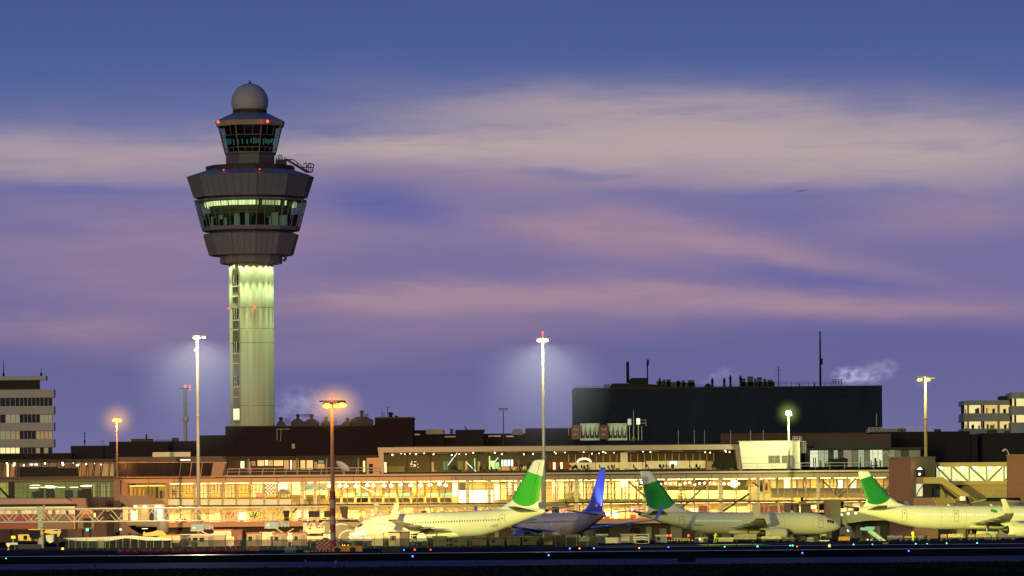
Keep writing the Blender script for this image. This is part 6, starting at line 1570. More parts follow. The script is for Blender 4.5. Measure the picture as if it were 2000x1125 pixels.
hA = R(180-40); Ya = 786.0
def place(px_tail, Yt, heading, L):
    """position of the fuselage middle from where the tail tip stands"""
    tx = W(px_tail, 1010, Yt).x
    return Vector((tx + math.cos(heading)*L/2, Yt + math.sin(heading)*L/2, 0))
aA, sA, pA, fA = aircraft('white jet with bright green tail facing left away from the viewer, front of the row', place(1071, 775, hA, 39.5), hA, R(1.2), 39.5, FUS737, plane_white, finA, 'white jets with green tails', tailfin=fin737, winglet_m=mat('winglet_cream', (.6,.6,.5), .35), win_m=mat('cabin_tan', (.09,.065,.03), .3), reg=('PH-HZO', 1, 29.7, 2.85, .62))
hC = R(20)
aC, sC, pC, fC = aircraft('white cargo loaded jet with green tail facing right in the middle of the row', place(1246, 917, hC, 39.5), hC, R(.6), 39.5, FUS737, mat('aircraft_white_dim', (.68,.67,.48), .3, var=.04, vs=.25, stretch=(.3,1,1)), finC, 'white jets with green tails', tailfin=fin737, winglet_m=mat('winglet_cream', (.6,.6,.5), .35), win_m=glow('cabin_green', (.45,1,.72), .75), win_ranges=((20.5,29.5),), reg=('PH-HXI', -1, 28.4, 2.95, .62), lit=-1)  # darker skin: the weaker light on this jet put into its colour
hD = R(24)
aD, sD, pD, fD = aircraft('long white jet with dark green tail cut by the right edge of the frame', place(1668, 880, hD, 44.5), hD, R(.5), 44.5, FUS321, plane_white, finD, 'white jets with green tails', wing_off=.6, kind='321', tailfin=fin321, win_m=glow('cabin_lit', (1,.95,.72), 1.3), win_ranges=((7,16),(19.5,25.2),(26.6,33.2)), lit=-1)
mb = MB(); pts = [sD(18.0+1.0*math.cos(a)*(.6+.4*abs(math.sin(a))), 5.05+.28*math.sin(a)+.12*math.cos(a), -1, .04) for a in [2*math.pi*i/14 for i in range(14)]]; mb.add(pts, [tuple(range(14))])
pD('leaf_logo', mb, mat('logo_green', (.03,.36,.05), .4), fD)
hB = R(113.5)
finB = mat('fin_blue', (.07,.10,.85), .3, var=.08)
aB, sB, pB, fB = aircraft('dark blue jet seen from behind with shining blue tail fin', place(1186, 856, hB, 39.5), hB, R(.5), 39.5, FUS737, mat('jet_violet', (.34,.30,.46), .25, var=.05), finB, None, tailfin=fin737, split=True, winglet_m=mat('winglet_blue', (.10,.14,.8), .3), win_m=dark_glass, wing_m=mat('wing_blue', (.07,.11,.6), .28, var=.05), eng_m=plane_blue)
mb = MB(); mb.ball((-19.9,0,4.85), .26, 10); pB('tail_light', mb, glow('tail_white', (1,1,.9), 30), fB)
mb = MB(); mb.ball((-17.6,-2.2,5.1), .15, 8); pB('nav_light', mb, glow('tail_white', (1,1,.9), 30), fB); mb = MB(); mb.ball((-18.3,-5.3,5.5), .1, 8); pB('nav_light', mb, glow('tail_white', (1,1,.9), 30), fB)
mb = MB(); c_ = Vector((19.75-36.0,.36,6.2))
for i in range(4): mb.lathe([(.3-.06*i,0),(.24-.06*i,.0)], 14, (0,0,0))
mb = MB(); mb.ball(c_+Vector((0,.0,0)), .5, 12, sq=(1,.12,.6)); pB('tail_emblem', mb, mat('emblem_pale', (.7,.6,.5), .5), fB)
for side_ in (1,-1):      # logo lights on the tailplane wash the fin
    ld = bpy.data.lights.new('logo_light', 'SPOT'); ld.energy = 2600; ld.color = (.75,.82,1); ld.spot_size = R(75); ld.spot_blend = .8; ld.shadow_soft_size = .2
    lo = bpy.data.objects.new('logo_light', ld); COL.objects.link(lo); lo.parent = aB; lo.location = (-16.6, side_*3.6, 5.5)
    lo.rotation_euler = (Vector((-18.0,0,9.3))-Vector((-16.6,side_*3.6,5.5))).to_track_quat('-Z','Y').to_euler()


# ------------------------------------------------------------------ fence
def fence():
    Y = 714.0; x0, x1 = W(128,1066,Y).x, W(1168,1066,Y).x
    t = Thing('mesh_fence', 'long low dark mesh fence with pale posts along the apron road', 'fence', (x0, Y, 0))
    fm = bpy.data.materials.new('wire_mesh'); fm.use_nodes = True; nt = fm.node_tree; nt.nodes.clear()
    o = nt.nodes.new('ShaderNodeOutputMaterial'); tr = nt.nodes.new('ShaderNodeBsdfTransparent'); df = nt.nodes.new('ShaderNodeBsdfDiffuse'); mx = nt.nodes.new('ShaderNodeMixShader')
    tc = nt.nodes.new('ShaderNodeTexCoord'); x, y, z = sep(nt, tc.outputs['Object']); n1 = noise(nt, comb(nt, x*.4, 0., z*1.5), 1.0, 3.0)
    df.inputs[0].default_value = (.008,.010,.012,1); nt.links.new((n1*.4+.48).v, mx.inputs[0])
    nt.links.new(tr.outputs[0], mx.inputs[1]); nt.links.new(df.outputs[0], mx.inputs[2]); nt.links.new(mx.outputs[0], o.inputs[0])
    n = 50; h = 1.55
    for i in range(n):
        a, b = x0+(x1-x0)*i/n, x0+(x1-x0)*(i+1)/n
        mb = MB(); mb.add([(a,Y,.05),(b,Y,.05),(b,Y,1.3),(a,Y,1.3)], [(0,1,2,3)]); t.part('mesh_panel', mb, fm)
        if i % 1 == 0:
            mb = MB(); mb.tube((a,Y-.05,0),(a,Y-.05,h+rnd.uniform(-.1,.15)), .035, n=5); t.part('post', mb, mat('fence_post', (.05,.05,.04), .8, spec=.05))
    mb = MB(); mb.tube((x0,Y,1.3),(x1,Y,1.3), .025, n=4); t.part('rail', mb, black_paint)
fence()
fence2 = None

# ------------------------------------------------------------------ ground equipment
def G(px, Y): return W(px, 1060, Y).x
def wheel_mb(mb, x, y, r, w, mi=0):
    q = MB(); q.lathe([(.05,-w/2),(r*.8,-w/2),(r,-w*.3),(r,w*.3),(r*.8,w/2),(.05,w/2)], 12, (0,0,0), axis='x')
    mb.add([Vector((x+v.y, y+v.x, r+v.z)) for v in q.v], q.f, mi, False)
def cabin(label, px0, px1, pyt, Y, body, roof, door=True, windows=1, name='site_cabin', cat='cabin', depth=2.6, ribs=False):
    """portable cabin or container with roof, door, windows standing on the apron"""
    x0, x1 = G(px0, Y), G(px1, Y); zt = W((px0+px1)/2, pyt, Y).z
    t = Thing(name, label, cat, ((x0+x1)/2, Y, 0)); mb = MB(); mb.box(x0, x1, Y, Y+depth, .12, zt-.22); 
    if ribs:
        x = x0+.15
        while x < x1-.1: mb.box(x, x+.1, Y-.05, Y, .2, zt-.3); x += .3
    t.part('body', mb, body)
    mb = MB(); mb.box(x0-.12, x1+.12, Y-.15, Y+depth+.1, zt-.22, zt); t.part('roof', mb, roof)
    w = x1-x0
    if door:
        mb = MB(); mb.box(x0+w*.62, x0+w*.62+min(.85,w*.3), Y-.06, Y, .15, min(2.1, zt*.8)); t.part('door', mb, mat('cabin_door_grey', (.12,.12,.12), .6))
    for i in range(windows):
        a = x0+w*(.12+i*.45/max(windows,1)); mb = MB(); mb.box(a, a+min(.8, w*.25), Y-.05, Y, zt*.42, zt*.72); t.part('window', mb, dark_glass)
    mb = MB()
    for xx in (x0+.1, x1-.3): mb.box(xx, xx+.2, Y+.1, Y+depth-.1, 0, .12)
    t.part('skid', mb, trim_dark)
    return t
cab_grey = mat('cabin_grey', (.24,.24,.23), .7); cab_roof = mat('cabin_roof_red', (.22,.05,.03), .6)
cabin('long grey site cabin behind the fence below the blue lift truck', 353, 440, 1043, 852, mat('cabin_grey2', (.27,.27,.25), .7), lightgrey, windows=3)
cabin('white container with red roof edge right of the long grey cabin', 418, 454, 1034, 872, mat('container_white', (.6,.57,.45), .6), red_paint, door=False, windows=0, name='container', cat='container')
cabin('dark red container between the white container and the grey cabins', 454, 473, 1034.5, 868, maroon, maroon, windows=0, name='container', cat='container')
cabin('leftmost of three grey cabins with maroon flat roof', 482, 510, 1040, 842, cab_grey, cab_roof, windows=1)
cabin('middle one of three grey cabins with maroon flat roof', 533, 560, 1040.5, 844, cab_grey, cab_roof, windows=1)
cabin('rightmost of three grey cabins with maroon flat roof', 572, 598, 1039.5, 846, cab_grey, cab_roof, windows=1)
cabin('cream container between the left and middle grey cabins', 508, 535, 1039, 856, mat('container_cream', (.55,.52,.4), .6), lightgrey, door=False, windows=0, name='container', cat='container', ribs=True)
boxes('notice_board', 'white notice board with red lettering lines between two grey cabins', 'sign', 850, [('panel', [(559.5,1041,571.5,1057,0,.15)], white_paint), ('lettering', [(561,1043.2,570,1044.6,-.03,.03),(561,1045.8,569,1046.8,-.03,.03)], red_paint), ('post', [(561,1057,562,None,.05,.1),(569,1057,570,None,.05,.1)], grey_steel)])
boxes('notice_board', 'small orange and white warning board behind the fence left of the red container', 'sign', 800, [('panel', [(445,1048.5,457,1066,0,.1)], lightgrey), ('symbol', [(446,1050,455,1057,-.03,.03)], orange_paint), ('post', [(450,1066,451,None,0,.1)], grey_steel)])
cabin('white ribbed container with red roof behind the tractor', 306, 352, 1043.5, 880, mat('container_white', (.6,.57,.45), .6), red_paint, door=False, windows=0, name='container', cat='container', ribs=True)
# marquee
def marquee():
    Y = 846.0; t = Thing('marquee', 'long low white roofed shelter with dark open sides on the left apron', 'shelter', (G(230,Y), Y, 0))
    P = lambda x, y, dy=0: W(x, y, Y)+Vector((0,dy,0))
    mb = MB(); mb.prism([P(122,1051),P(210,1048.5),P(245,1046),P(290,1049),P(336,1053),P(336,1055),P(290,1056),P(245,1051),P(206,1058),P(150,1056)], (0,5,0)); t.part('roof', mb, mat('marquee_white', (.6,.6,.5), .6, var=.06))
    mb = MB(); mb.prism([P(130,1054,.5),P(205,1056,.5),P(205,1070,.5),P(130,1070,.5)], (0,3,0)); t.part('cover', mb, tarp)
    mb = MB()
    for x in (134,147,160,172,190,206,214,227,240,255,270,286,300,318,334): mb.tube((G(x,Y),Y-.1,0), P(x,1053,-.1), .07, n=5)
    t.part('post', mb, lightgrey)
    mb = MB(); mb.pb(206,1053,336,None,Y+4.2,.3); t.part('rear_curtain', mb, black_paint)
    mb = MB(); mb.pb(192,1053,203,None,Y-.3,.3); t.part('white_panel', mb, mat('panel_pale', (.45,.43,.3), .7))
marquee()
def excavator(label, Y, x0):
    t = Thing('excavator', label, 'excavator', (G(60,Y), Y, 0)); P = lambda x, y, dy=0: W(x, y, Y)+Vector((0,dy,0))
    mb = MB(); mb.prism([P(35,1044),P(52,1043.5),P(60,1046),P(60,1056),P(36,1055.5)], (0,2,0)); t.part('body', mb, yellow_paint)
    mb = MB(); mb.pb(46,1046,53,1054,Y-.05,.05); t.part('grille', mb, black_paint)
    mb = MB(); mb.prism([P(56,1034),P(77,1034),P(80,1047),P(72,1054),P(58,1050)], (0,1.6,0)); cb = t.part('cab', mb, dark_glass)
    mb = MB(); mb.pb(55.5,1033.2,78,1035,Y-.1,1.8); t.part('cab_roof', mb, yellow_paint, cb)
    mb = MB(); mb.prism([P(64,1052,.4),P(80,1037.5,.4),P(86,1034,.4),P(88,1037,.4),P(84,1041,.4),P(70,1056,.4)], (0,.6,0)); mb.prism([P(82,1034.5,.4),P(90,1033.5,.4),P(112,1038,.4),P(113,1042,.4),P(100,1043,.4),P(84,1040,.4)], (0,.6,0)); ar = t.part('boom', mb, yellow_paint)
    mb = MB(); mb.prism([P(113,1036,.4),P(119.5,1036.5,.4),P(114,1049,.4),P(111,1048,.4)], (0,.6,0)); t.part('stick', mb, yellow_paint, ar)
    mb = MB(); mb.pb(94,1033.5,118,1035.5,Y+.3,.7); mb.tube(P(72,1046,.3),P(84,1037,.3),.1,n=6); t.part('cylinder', mb, grey_steel, ar)
    mb = MB(); mb.prism([P(110,1048,.2),P(115,1048,.2),P(117,1060,.2),P(106,1062,.2)], (0,1.2,0)); t.part('bucket', mb, black_paint, ar)
    mb = MB(); x0, x1 = G(34,Y), G(82,Y); mb.prism([(x0,Y-.2,.35),(x0+.35,Y-.2,0),(x1-.35,Y-.2,0),(x1,Y-.2,.35),(x1-.2,Y-.2,.8),(x0+.2,Y-.2,.8)], (0,.6,0)); t.part('track', mb, rubber)
    mb = MB(); mb.prism([P(90,1045,-1),P(105,1044,-1),P(105,1058,-1),P(98,1061,-1),P(92,1056,-1)], (0,1.6,0)); t.part('counterweight', mb, mat('excavator_white', (.55,.52,.4), .5))
excavator('yellow excavator with raised folded boom at the left', 828, 0)
def excavator_arm():
    Y = 872.0; t = Thing('excavator', 'second yellow excavator mostly hidden behind the white shelter with arched boom', 'excavator', (G(308,Y), Y, 0)); P = lambda x, y, dy=0: W(x, y, Y)+Vector((0,dy,0))
    mb = MB(); mb.prism([P(279,1046),P(279.5,1040),P(282,1038),P(284,1041),P(297,1039),P(306,1036),P(317,1037),P(323,1042),P(325,1047),P(312,1046),P(290,1047)], (0,.7,0)); t.part('boom', mb, yellow_paint)
    mb = MB(); mb.pb(310,1047,335,1061,Y+.2,2.2); t.part('body', mb, yellow_paint)
    mb = MB(); mb.pb(308,1060,338,None,Y,2.6); t.part('track', mb, rubber)
    mb = MB(); mb.prism([P(278,1046,.2),P(284,1046,.2),P(286,1056,.2),P(279,1057,.2)], (0,.8,0)); t.part('bucket', mb, black_paint)
excavator_arm()
boxes('light_trailer', 'small yellow lit light box on a trailer at the far left', 'trailer', 806, [('lamp_box', [(21.5,1046.5,30,1052,0,.5)], mat('yellow_box', (.8,.6,.03), .5, emit=.35)), ('mast', [(25,1052,26,1062,.2,.15)], grey_steel), ('chassis', [(12,1060,34,1064,0,1.2)], lightgrey), ('wheel', [(15,1063,19,None,.1,.3),(27,1063,31,None,.1,.3)], rubber)])
def flasher(label, px, py, Y, m=m_orange_l):
    z = W(px, py, Y).z; x = G(px, Y); t = Thing('warning_lamp', label, 'warning lamp', (x, Y, 0)); mb = MB(); mb.tube((x,Y,0),(x,Y,z), .05, n=5); mb.lathe([(.25,0),(.25,.05)], 8, (x,Y,0)); t.part('post', mb, lightgrey); mb = MB(); mb.ball((x,Y,z), .20, 8); t.part('lamp', mb, m)
flasher('orange warning lamp on a white post at the far left', 16, 1065, 790)
flasher('second orange warning lamp below the excavator bucket', 122, 1072, 760)
def tractor(label, px0, px1, pyt, Y, col):
    x0, x1 = G(px0,Y), G(px1,Y); w = x1-x0; zt = W(px0, pyt, Y).z; t = Thing('tractor', label, 'tractor', ((x0+x1)/2, Y, 0))
    mb = MB(); mb.box(x0+w*.45, x1, Y+.4, Y+1.5, .7, zt*.55); mb.box(x0+w*.1, x0+w*.6, Y+.3, Y+1.6, .6, zt*.5); t.part('hood', mb, col)
    mb = MB(); mb.prism([(x0+w*.08,Y+.3,zt*.5),(x0+w*.55,Y+.3,zt*.5),(x0+w*.5,Y+.3,zt*.93),(x0+w*.14,Y+.3,zt*.93)], (0,1.3,0)); cb = t.part('cab', mb, mat('cab_glass_green', (.05,.09,.07), .15))
    mb = MB(); mb.box(x0+w*.02, x0+w*.6, Y+.2, Y+1.7, zt*.93, zt); 
    for xx in (.08,.3,.53): mb.box(x0+w*xx, x0+w*xx+.08, Y+.24, Y+.32, zt*.5, zt*.93)
    t.part('cab_frame', mb, black_paint, cb)
    for xx, r in ((x0+w*.25,.75),(x1-w*.15,.5)):
        mb = MB(); wheel_mb(mb, xx, Y+.15, r, .4); wheel_mb(mb, xx, Y+1.8, r, .4); t.part('wheel', mb, rubber)
tractor('dark green tractor with tall cab in front of the long grey cabin', 351, 384, 1045, 835, green_dark)
tractor('dark tractor with glass cab behind the red and white checkered panel', 627, 664, 1040.5, 800, mat('tractor_dark', (.04,.05,.06), .5))
def lift_truck(label, px0, px1, pyt, pyb, Y, crest=True, sx=None):
    """catering truck with its blue box lifted on scissor arms"""
    x0, x1 = G(px0,Y), G(px1,Y); z1, z0 = W(px0,pyt,Y).z, W(px0,pyb,Y).z; t = Thing('catering_truck', label, 'truck', ((x0+x1)/2, Y, 0))
    w = x1-x0; xs = x0+w*.56
    mb = MB(); mb.box(x0, xs, Y, Y+2.3, z0, z1); bx = t.part('lifted_box', mb, blue_paint)
    if crest:
        mb = MB(); cx = x0+(xs-x0)*.26; cz = z0+(z1-z0)*.42; s = .17
        mb.box(cx-s*1.7, cx+s*1.7, Y-.03, Y, cz-s*1.1, cz-s*.5)
        for i in range(4): mb.ball((cx-s*1.35+i*s*.9, Y-.02, cz+s*.1), s*.42, 8, sq=(1,.2,1))
        mb.ball((cx, Y-.02, cz+s*1.3), s*.5, 8, sq=(1,.2,1)); t.part('crown_emblem', mb, white_paint, bx)
    mb = MB(); mb.box(xs, x1, Y+.3, Y+2.0, z0+.1, z1-.2); t.part('platform_screen', mb, mat('blue_screen', (.08,.2,.45), .5, var=.5, vs=1.5), bx)
    mb = MB()
    for f in (0,.33,.66,1): mb.tube((xs+(x1-xs)*f,Y+.1,z0),(xs+(x1-xs)*f,Y+.1,z1), .04, n=4)
    mb.tube((xs,Y+.1,z1),(x1,Y+.1,z0+.2), .05, n=4); t.part('railing', mb, grey_steel, bx)
    mb = MB(); mb.box(x0-.1, xs, Y, Y+2.3, z0-.22, z0-.02); t.part('floor', mb, mat('pale_olive', (.5,.45,.25), .6), bx)
    mb = MB(); zl = 1.05
    for yy in (Y+.2, Y+2.0): mb.tube((xs-w*.1,yy,z0-.2),(x1+w*.2,yy,zl), .1, n=5); mb.tube((x1+w*.2,yy,z0-.25),(xs-w*.1,yy,zl), .1, n=5)
    t.part('scissor_lift', mb, cream)
    mb = MB(); mb.box(x0+w*.1, x1+w*.45, Y+.1, Y+2.2, .6, 1.05); t.part('chassis', mb, lightgrey)
    mb = MB(); c0 = x1+w*.45; mb.prism([(c0,Y,.5),(c0+1.7,Y,.5),(c0+1.6,Y,1.5),(c0+1.2,Y,2.3),(c0,Y,2.3)], (0,2.2,0)); t.part('driver_cab', mb, cream)
    for xx in (x0+w*.35, c0+.7):
        mb = MB(); wheel_mb(mb, xx, Y+.1, .45, .3); wheel_mb(mb, xx, Y+2.2, .45, .3); t.part('wheel', mb, rubber)
lift_truck('blue lifted catering truck box with white crown emblem below the tall white mast', 373, 416, 1024, 1035, 905)
lift_truck('second blue lifted catering truck with white crown emblem and red patterned screen', 517.5, 564, 1018.5, 1030, 905)
boxes('stair_truck', 'cream passenger stair truck left of the boarding canopy', 'stair truck', 892,
    [('body', [(596,1028,634,1042,0,2.2)], mat('stair_cream', (.62,.6,.45), .5)), ('window', [(618,1029,620.5,1032,-.05,.05),(623,1029,625.5,1032,-.05,.05),(628,1029,630.5,1032,-.05,.05),(603,1030.5,608,1033,-.05,.05)], black_paint), ('frame', [(632,1027,634,None,-.1,.3),(596,1042,600,None,0,.4)], cream), ('chassis', [(600,1047,630,1057,.2,2.0)], mat('stair_cream', (.62,.6,.45), .5)), ('wheel', [(603,1055,608,None,0,.3),(622,1055,627,None,0,.3)], rubber)])
# objects on the road side
boxes('barrier', 'orange plank barrier on the road below the leftmost grey cabin', 'barrier', 640, [('board', [(482,1067,507,1076,0,.12)], mat('orange_board', (.35,.14,.03), .6)), ('foot', [(484,1076,488,None,-.2,.5),(501,1076,505,None,-.2,.5)], trim_dark)])
flasher('orange lamp standing low left of the orange barrier', 472, 1077, 640)
def skip():
    Y = 560.0; t = Thing('concrete_block', 'grey slotted concrete drain block on the road edge', 'concrete block', (G(568,Y), Y, 0)); x0, x1 = G(555.5,Y), G(579,Y)
    mb = MB(); mb.prism([(x0,Y,.25),(x1,Y,.25),(x1-.05,Y,.62),(x1-.2,Y,.70),(x0+.1,Y,.70),(x0,Y,.5)], (0,.7,0)); t.part('body', mb, concrete)
    mb = MB()
    for i in range(5): xx = x0+.08+i*(x1-x0-.2)/4.5; mb.box(xx, xx+.1, Y+.05, Y+.6, 0, .25)
    t.part('foot', mb, concrete)
skip()
def striped(label, px0, px1, pyt, Y):
    x0, x1 = G(px0,Y), G(px1,Y); h = W(px0, pyt, Y).z; t = Thing('barrier', label, 'barrier', ((x0+x1)/2, Y, 0)); mb = MB(); mb.prism([(x0,Y,0),(x1,Y,0),(x1-.1,Y+.15,h),(x0+.1,Y+.15,h)], (0,.5,0)); t.part('body', mb, black_paint)
    mb = MB(); n = 6; w = (x1-x0)/n
    for i in range(n): a = x0+i*w; mb.add([(a,Y-.012,.02),(a+w*.5,Y-.012,.02),(a+w*.95,Y+.12,h-.03),(a+w*.45,Y+.12,h-.03)], [(0,1,2,3)])
    t.part('stripe', mb, mat('stripe_yellow', (.6,.35,.06), .6))
striped('black and yellow striped concrete barrier beside the striped mast foot', 606, 648, 1074.5, 575)
boxes('concrete_block', 'plain pale concrete block left of the striped barrier', 'concrete block', 570, [('body', [(593,1075,605,None,0,.6)], concrete)])
def checker():
    Y = 640.0; t = Thing('checkered_hut', 'red and white checkered airfield cabinet behind the striped mast foot', 'cabinet', (G(640,Y), Y, 0)); x0, x1 = G(617,Y), G(663,Y); zt = W(640,1054.5,Y).z
    mb = MB(); mb.box(x0, x1, Y+.02, Y+1.2, 0, zt); t.part('body', mb, trim_dark)
    mb = MB(); nx, nz = 10, 5
    for i in range(nx):
        for j in range(nz):
            a, b = x0+(x1-x0)*i/nx, x0+(x1-x0)*(i+1)/nx; c, d = zt*j/nz, zt*(j+1)/nz; mb.add([(a,Y,c),(b,Y,c),(b,Y,d),(a,Y,d)], [(0,1,2,3)], (i+j) % 2)
    t.part('checker_panel', mb, [red_paint, mat('stripe_pale', (.55,.38,.3), .6)])
checker()
def yellow_vehicle():
    Y = 545.0; t = Thing('airfield_vehicle', 'low orange yellow airfield vehicle with lit roof lamps by the mast foot', 'vehicle', (G(678,Y), Y, 0)); x0, x1 = G(650,Y), G(707,Y); zt = W(678,1066,Y).z; w = x1-x0
    mb = MB(); mb.prism([(x0,Y,.14),(x1,Y,.14),(x1,Y,zt-.08),(x1-.1,Y,zt),(x0+.35,Y,zt),(x0+.1,Y,zt-.15),(x0,Y,zt*.6)], (0,1.3,0)); t.part('body', mb, mat('vehicle_orange', (.75,.34,.03), .5, var=.15, vs=1.2))
    mb = MB(); mb.box(x0+w*.1, x0+w*.27, Y-.02, Y, zt*.25, zt*.6); t.part('plate', mb, trim_dark)
    mb = MB(); mb.box(x0+w*.28, x0+w*.30, Y-.03, Y, .16, zt-.03); t.part('seam', mb, orange_paint)
    for f in (.14,.68): mb = MB(); wheel_mb(mb, x0+w*f, Y-.02, .30, .2); wheel_mb(mb, x0+w*f, Y+1.25, .30, .2); t.part('wheel', mb, rubber)
    for f in (.33,.40,.52): mb = MB(); mb.ball((x0+w*f,Y+.5,zt+.06), .05, 8); t.part('lamp', mb, m_sod)
yellow_vehicle()
boxes('box_trailer', 'dark low block right of the orange vehicle on the road', 'block', 560, [('body', [(745,1070,783,None,0,1.2)], mat('dark_block', (.03,.02,.02), .7)), ('top', [(745,1069,783,1070,-.05,1.3)], trim_dark)])
# blue vehicle, curtain cart, box truck near the first jet
def blue_tug():
    Y = 790.0; t = Thing('belt_loader', 'blue belt loader and deck vehicle below the first jet nose', 'loader', (G(702,Y), Y, 0)); P = lambda x, y, dy=0: W(x, y, Y)+Vector((0,dy,0))
    mb = MB(); mb.prism([P(680,1047),P(718,1047),P(726,1050),P(727,1056),P(684,1056)], (0,1.8,0)); t.part('body', mb, navy_paint)
    mb = MB(); mb.prism([P(682,1041,.4),P(712,1037,.4),P(718,1037,.4),P(718,1046,.4),P(682,1046,.4)], (0,1.4,0)); t.part('cab', mb, mat('tug_blue', (.08,.2,.4), .4))
    mb = MB(); mb.prism([P(690,1046,-.2),P(712,1034,-.2),P(714,1035.5,-.2),P(694,1047.5,-.2)], (0,1,0)); t.part('belt', mb, white_paint)
    for x in (690,720): mb = MB(); wheel_mb(mb, G(x,Y), Y+.1, .42, .3); wheel_mb(mb, G(x,Y), Y+1.7, .42, .3); t.part('wheel', mb, rubber)
blue_tug()
cabin('grey curtain sided baggage container with vertical ribs below the first jet', 719, 748, 1038.5, 792, mat('curtain_grey', (.3,.3,.24), .7), lightgrey, door=False, windows=0, name='container', cat='container', ribs=True)
cabin('tan slotted cargo container in front of the first jet winglet', 759, 781, 1038, 780, mat('tan_cont', (.3,.25,.19), .7), trim_dark, door=False, windows=3, name='container', cat='container')
cabin('dark brown cargo container right of the tan one', 782, 798.5, 1038, 782, mat('brown_cont', (.07,.05,.05), .7), trim_dark, door=False, windows=0, name='container', cat='container')
def truck():
    Y = 782.0; t = Thing('truck', 'white service truck with glazed cab under the first jet wing', 'truck', (G(822,Y), Y, 0)); P = lambda x, y, dy=0: W(x, y, Y)+Vector((0,dy,0))
    mb = MB(); mb.prism([P(814,1056),P(815,1045),P(820,1041),P(827,1041),P(832,1047),P(834,1056)], (0,2,0)); c_ = t.part('cab', mb, cream)
    mb = MB(); mb.prism([P(821,1043,-.03),P(826.5,1043,-.03),P(830,1050,-.03),P(821,1050,-.03)], (0,.03,0)); t.part('window', mb, mat('cab_glass_green', (.05,.09,.07), .15), c_)
    mb = MB(); mb.pb(800,1052,834,1058,Y+.1,1.9); t.part('chassis', mb, grey_paint)
    mb = MB(); mb.pb(800,1041,814,1042,Y+.1,1.8); mb.pb(800,1046,814,1047,Y+.1,1.8); mb.tube(P(801,1041,.2),P(801,1052,.2),.06,n=4); t.part('rack', mb, cream)
    for x in (806,829): mb = MB(); wheel_mb(mb, G(x,Y), Y, .42, .3); wheel_mb(mb, G(x,Y), Y+1.9, .42, .3); t.part('wheel', mb, rubber)
truck()
# carts and pallets
cargo_net = mat('netted_cargo', (.34,.29,.21), .75, var=.45, vs=1.6, bump=.4)
cargo_foil = mat('foil_cargo', (.5,.45,.33), .5, var=.4, vs=1.4, bump=.4)
cargo_pink = mat('pink_cargo', (.48,.28,.26), .7, var=.3, vs=1.5, bump=.3)
cargo_blue = mat('blue_cargo', (.09,.11,.30), .6, var=.3, vs=1.5, bump=.3)
cargo_dark = mat('dark_cargo', (.13,.13,.10), .7, var=.4, vs=1.5, bump=.3)
def pallet(label, px0, px1, pyt, Y, m, lump=.12, seed=0, name='cargo_pallet', cat='cargo', hazard=False):
    """dolly on small wheels with a lumpy wrapped load"""
    r = random.Random(seed + px0); x0, x1 = G(px0,Y), G(px1,Y); zt = W(px0,pyt,Y).z; w = x1-x0; t = Thing(name, label, cat, ((x0+x1)/2, Y, 0))
    mb = MB(); mb.box(x0, x1, Y, Y+2.2, .38, .52); dk = t.part('dolly', mb, [trim_dark])
    if hazard:
        mb = MB(); n = max(3, int(w/.4))
        for i in range(n): a = x0+w*i/n; mb.box(a, a+w/n*.5, Y-.02, Y, .36, .54)
        t.part('hazard_stripe', mb, yellow_paint, dk)
    for f in (.15,.85): mb = MB(); wheel_mb(mb, x0+w*f, Y+.2, .19, .15); wheel_mb(mb, x0+w*f, Y+2.0, .19, .15); t.part('wheel', mb, rubber, dk)
    if zt > .75:
        nx, nz = 9, 7; mb = MB(); vs = []
        for j in range(nz+1):
            for i in range(nx+1):
                u, v = i/nx, j/nz; top = zt*(1-lump*.6*r.random()*(v > .8)); cr = 1 - .25*lump*abs(2*u-1)**4
                vs.append(Vector((x0+w*(.03+.94*u)+(r.uniform(-1,1)*lump*.25 if 0 < i < nx else 0), Y+.1-r.uniform(0,lump*.9), .54+(top*cr-.54)*v)))
        fs = [(j*(nx+1)+i, j*(nx+1)+i+1, (j+1)*(nx+1)+i+1, (j+1)*(nx+1)+i) for j in range(nz) for i in range(nx)]
        o = len(vs); back = [v+Vector((0,2.0,0)) for v in vs]; n1 = nx+1
        edge = [i for i in range(n1)] + [j*n1+nx for j in range(1,nz+1)] + [nz*n1+i for i in range(nx-1,-1,-1)] + [j*n1 for j in range(nz-1,0,-1)]
        fs += [tuple(reversed([q+o for q in f])) for f in fs[:]] + [(edge[i], edge[i]+o, edge[(i+1)%len(edge)]+o, edge[(i+1)%len(edge)]) for i in range(len(edge))]
        mb.add(vs+back, fs, 0, False); t.part('load', mb, m)
        mb = MB()
        for f in (.2,.4,.6,.8): mb.tube((x0+w*f,Y-.08,.5),(x0+w*f+.02,Y-.06,zt*.98), .02, n=4)
        for f in (.35,.7): mb.tube((x0,Y-.08,zt*f),(x1,Y-.08,zt*f), .02, n=4)
        t.part('net', mb, mat('net_rope', (.3,.28,.2), .8))
    return t
for i, (a, b, tp, m, lb_) in enumerate((
    (1433,1479,1042.5,cargo_net,'large netted cargo load left of the jet engine under the cargo jet wing'),
    (1486,1526,1047,cargo_foil,'pale wrapped cargo load just right of the cargo jet engine'),
    (1528,1553,1049.5,cargo_dark,'dark low cargo dolly left of the pushback tug'),)):
    pallet(lb_, a, b, tp, 870, m, seed=i)
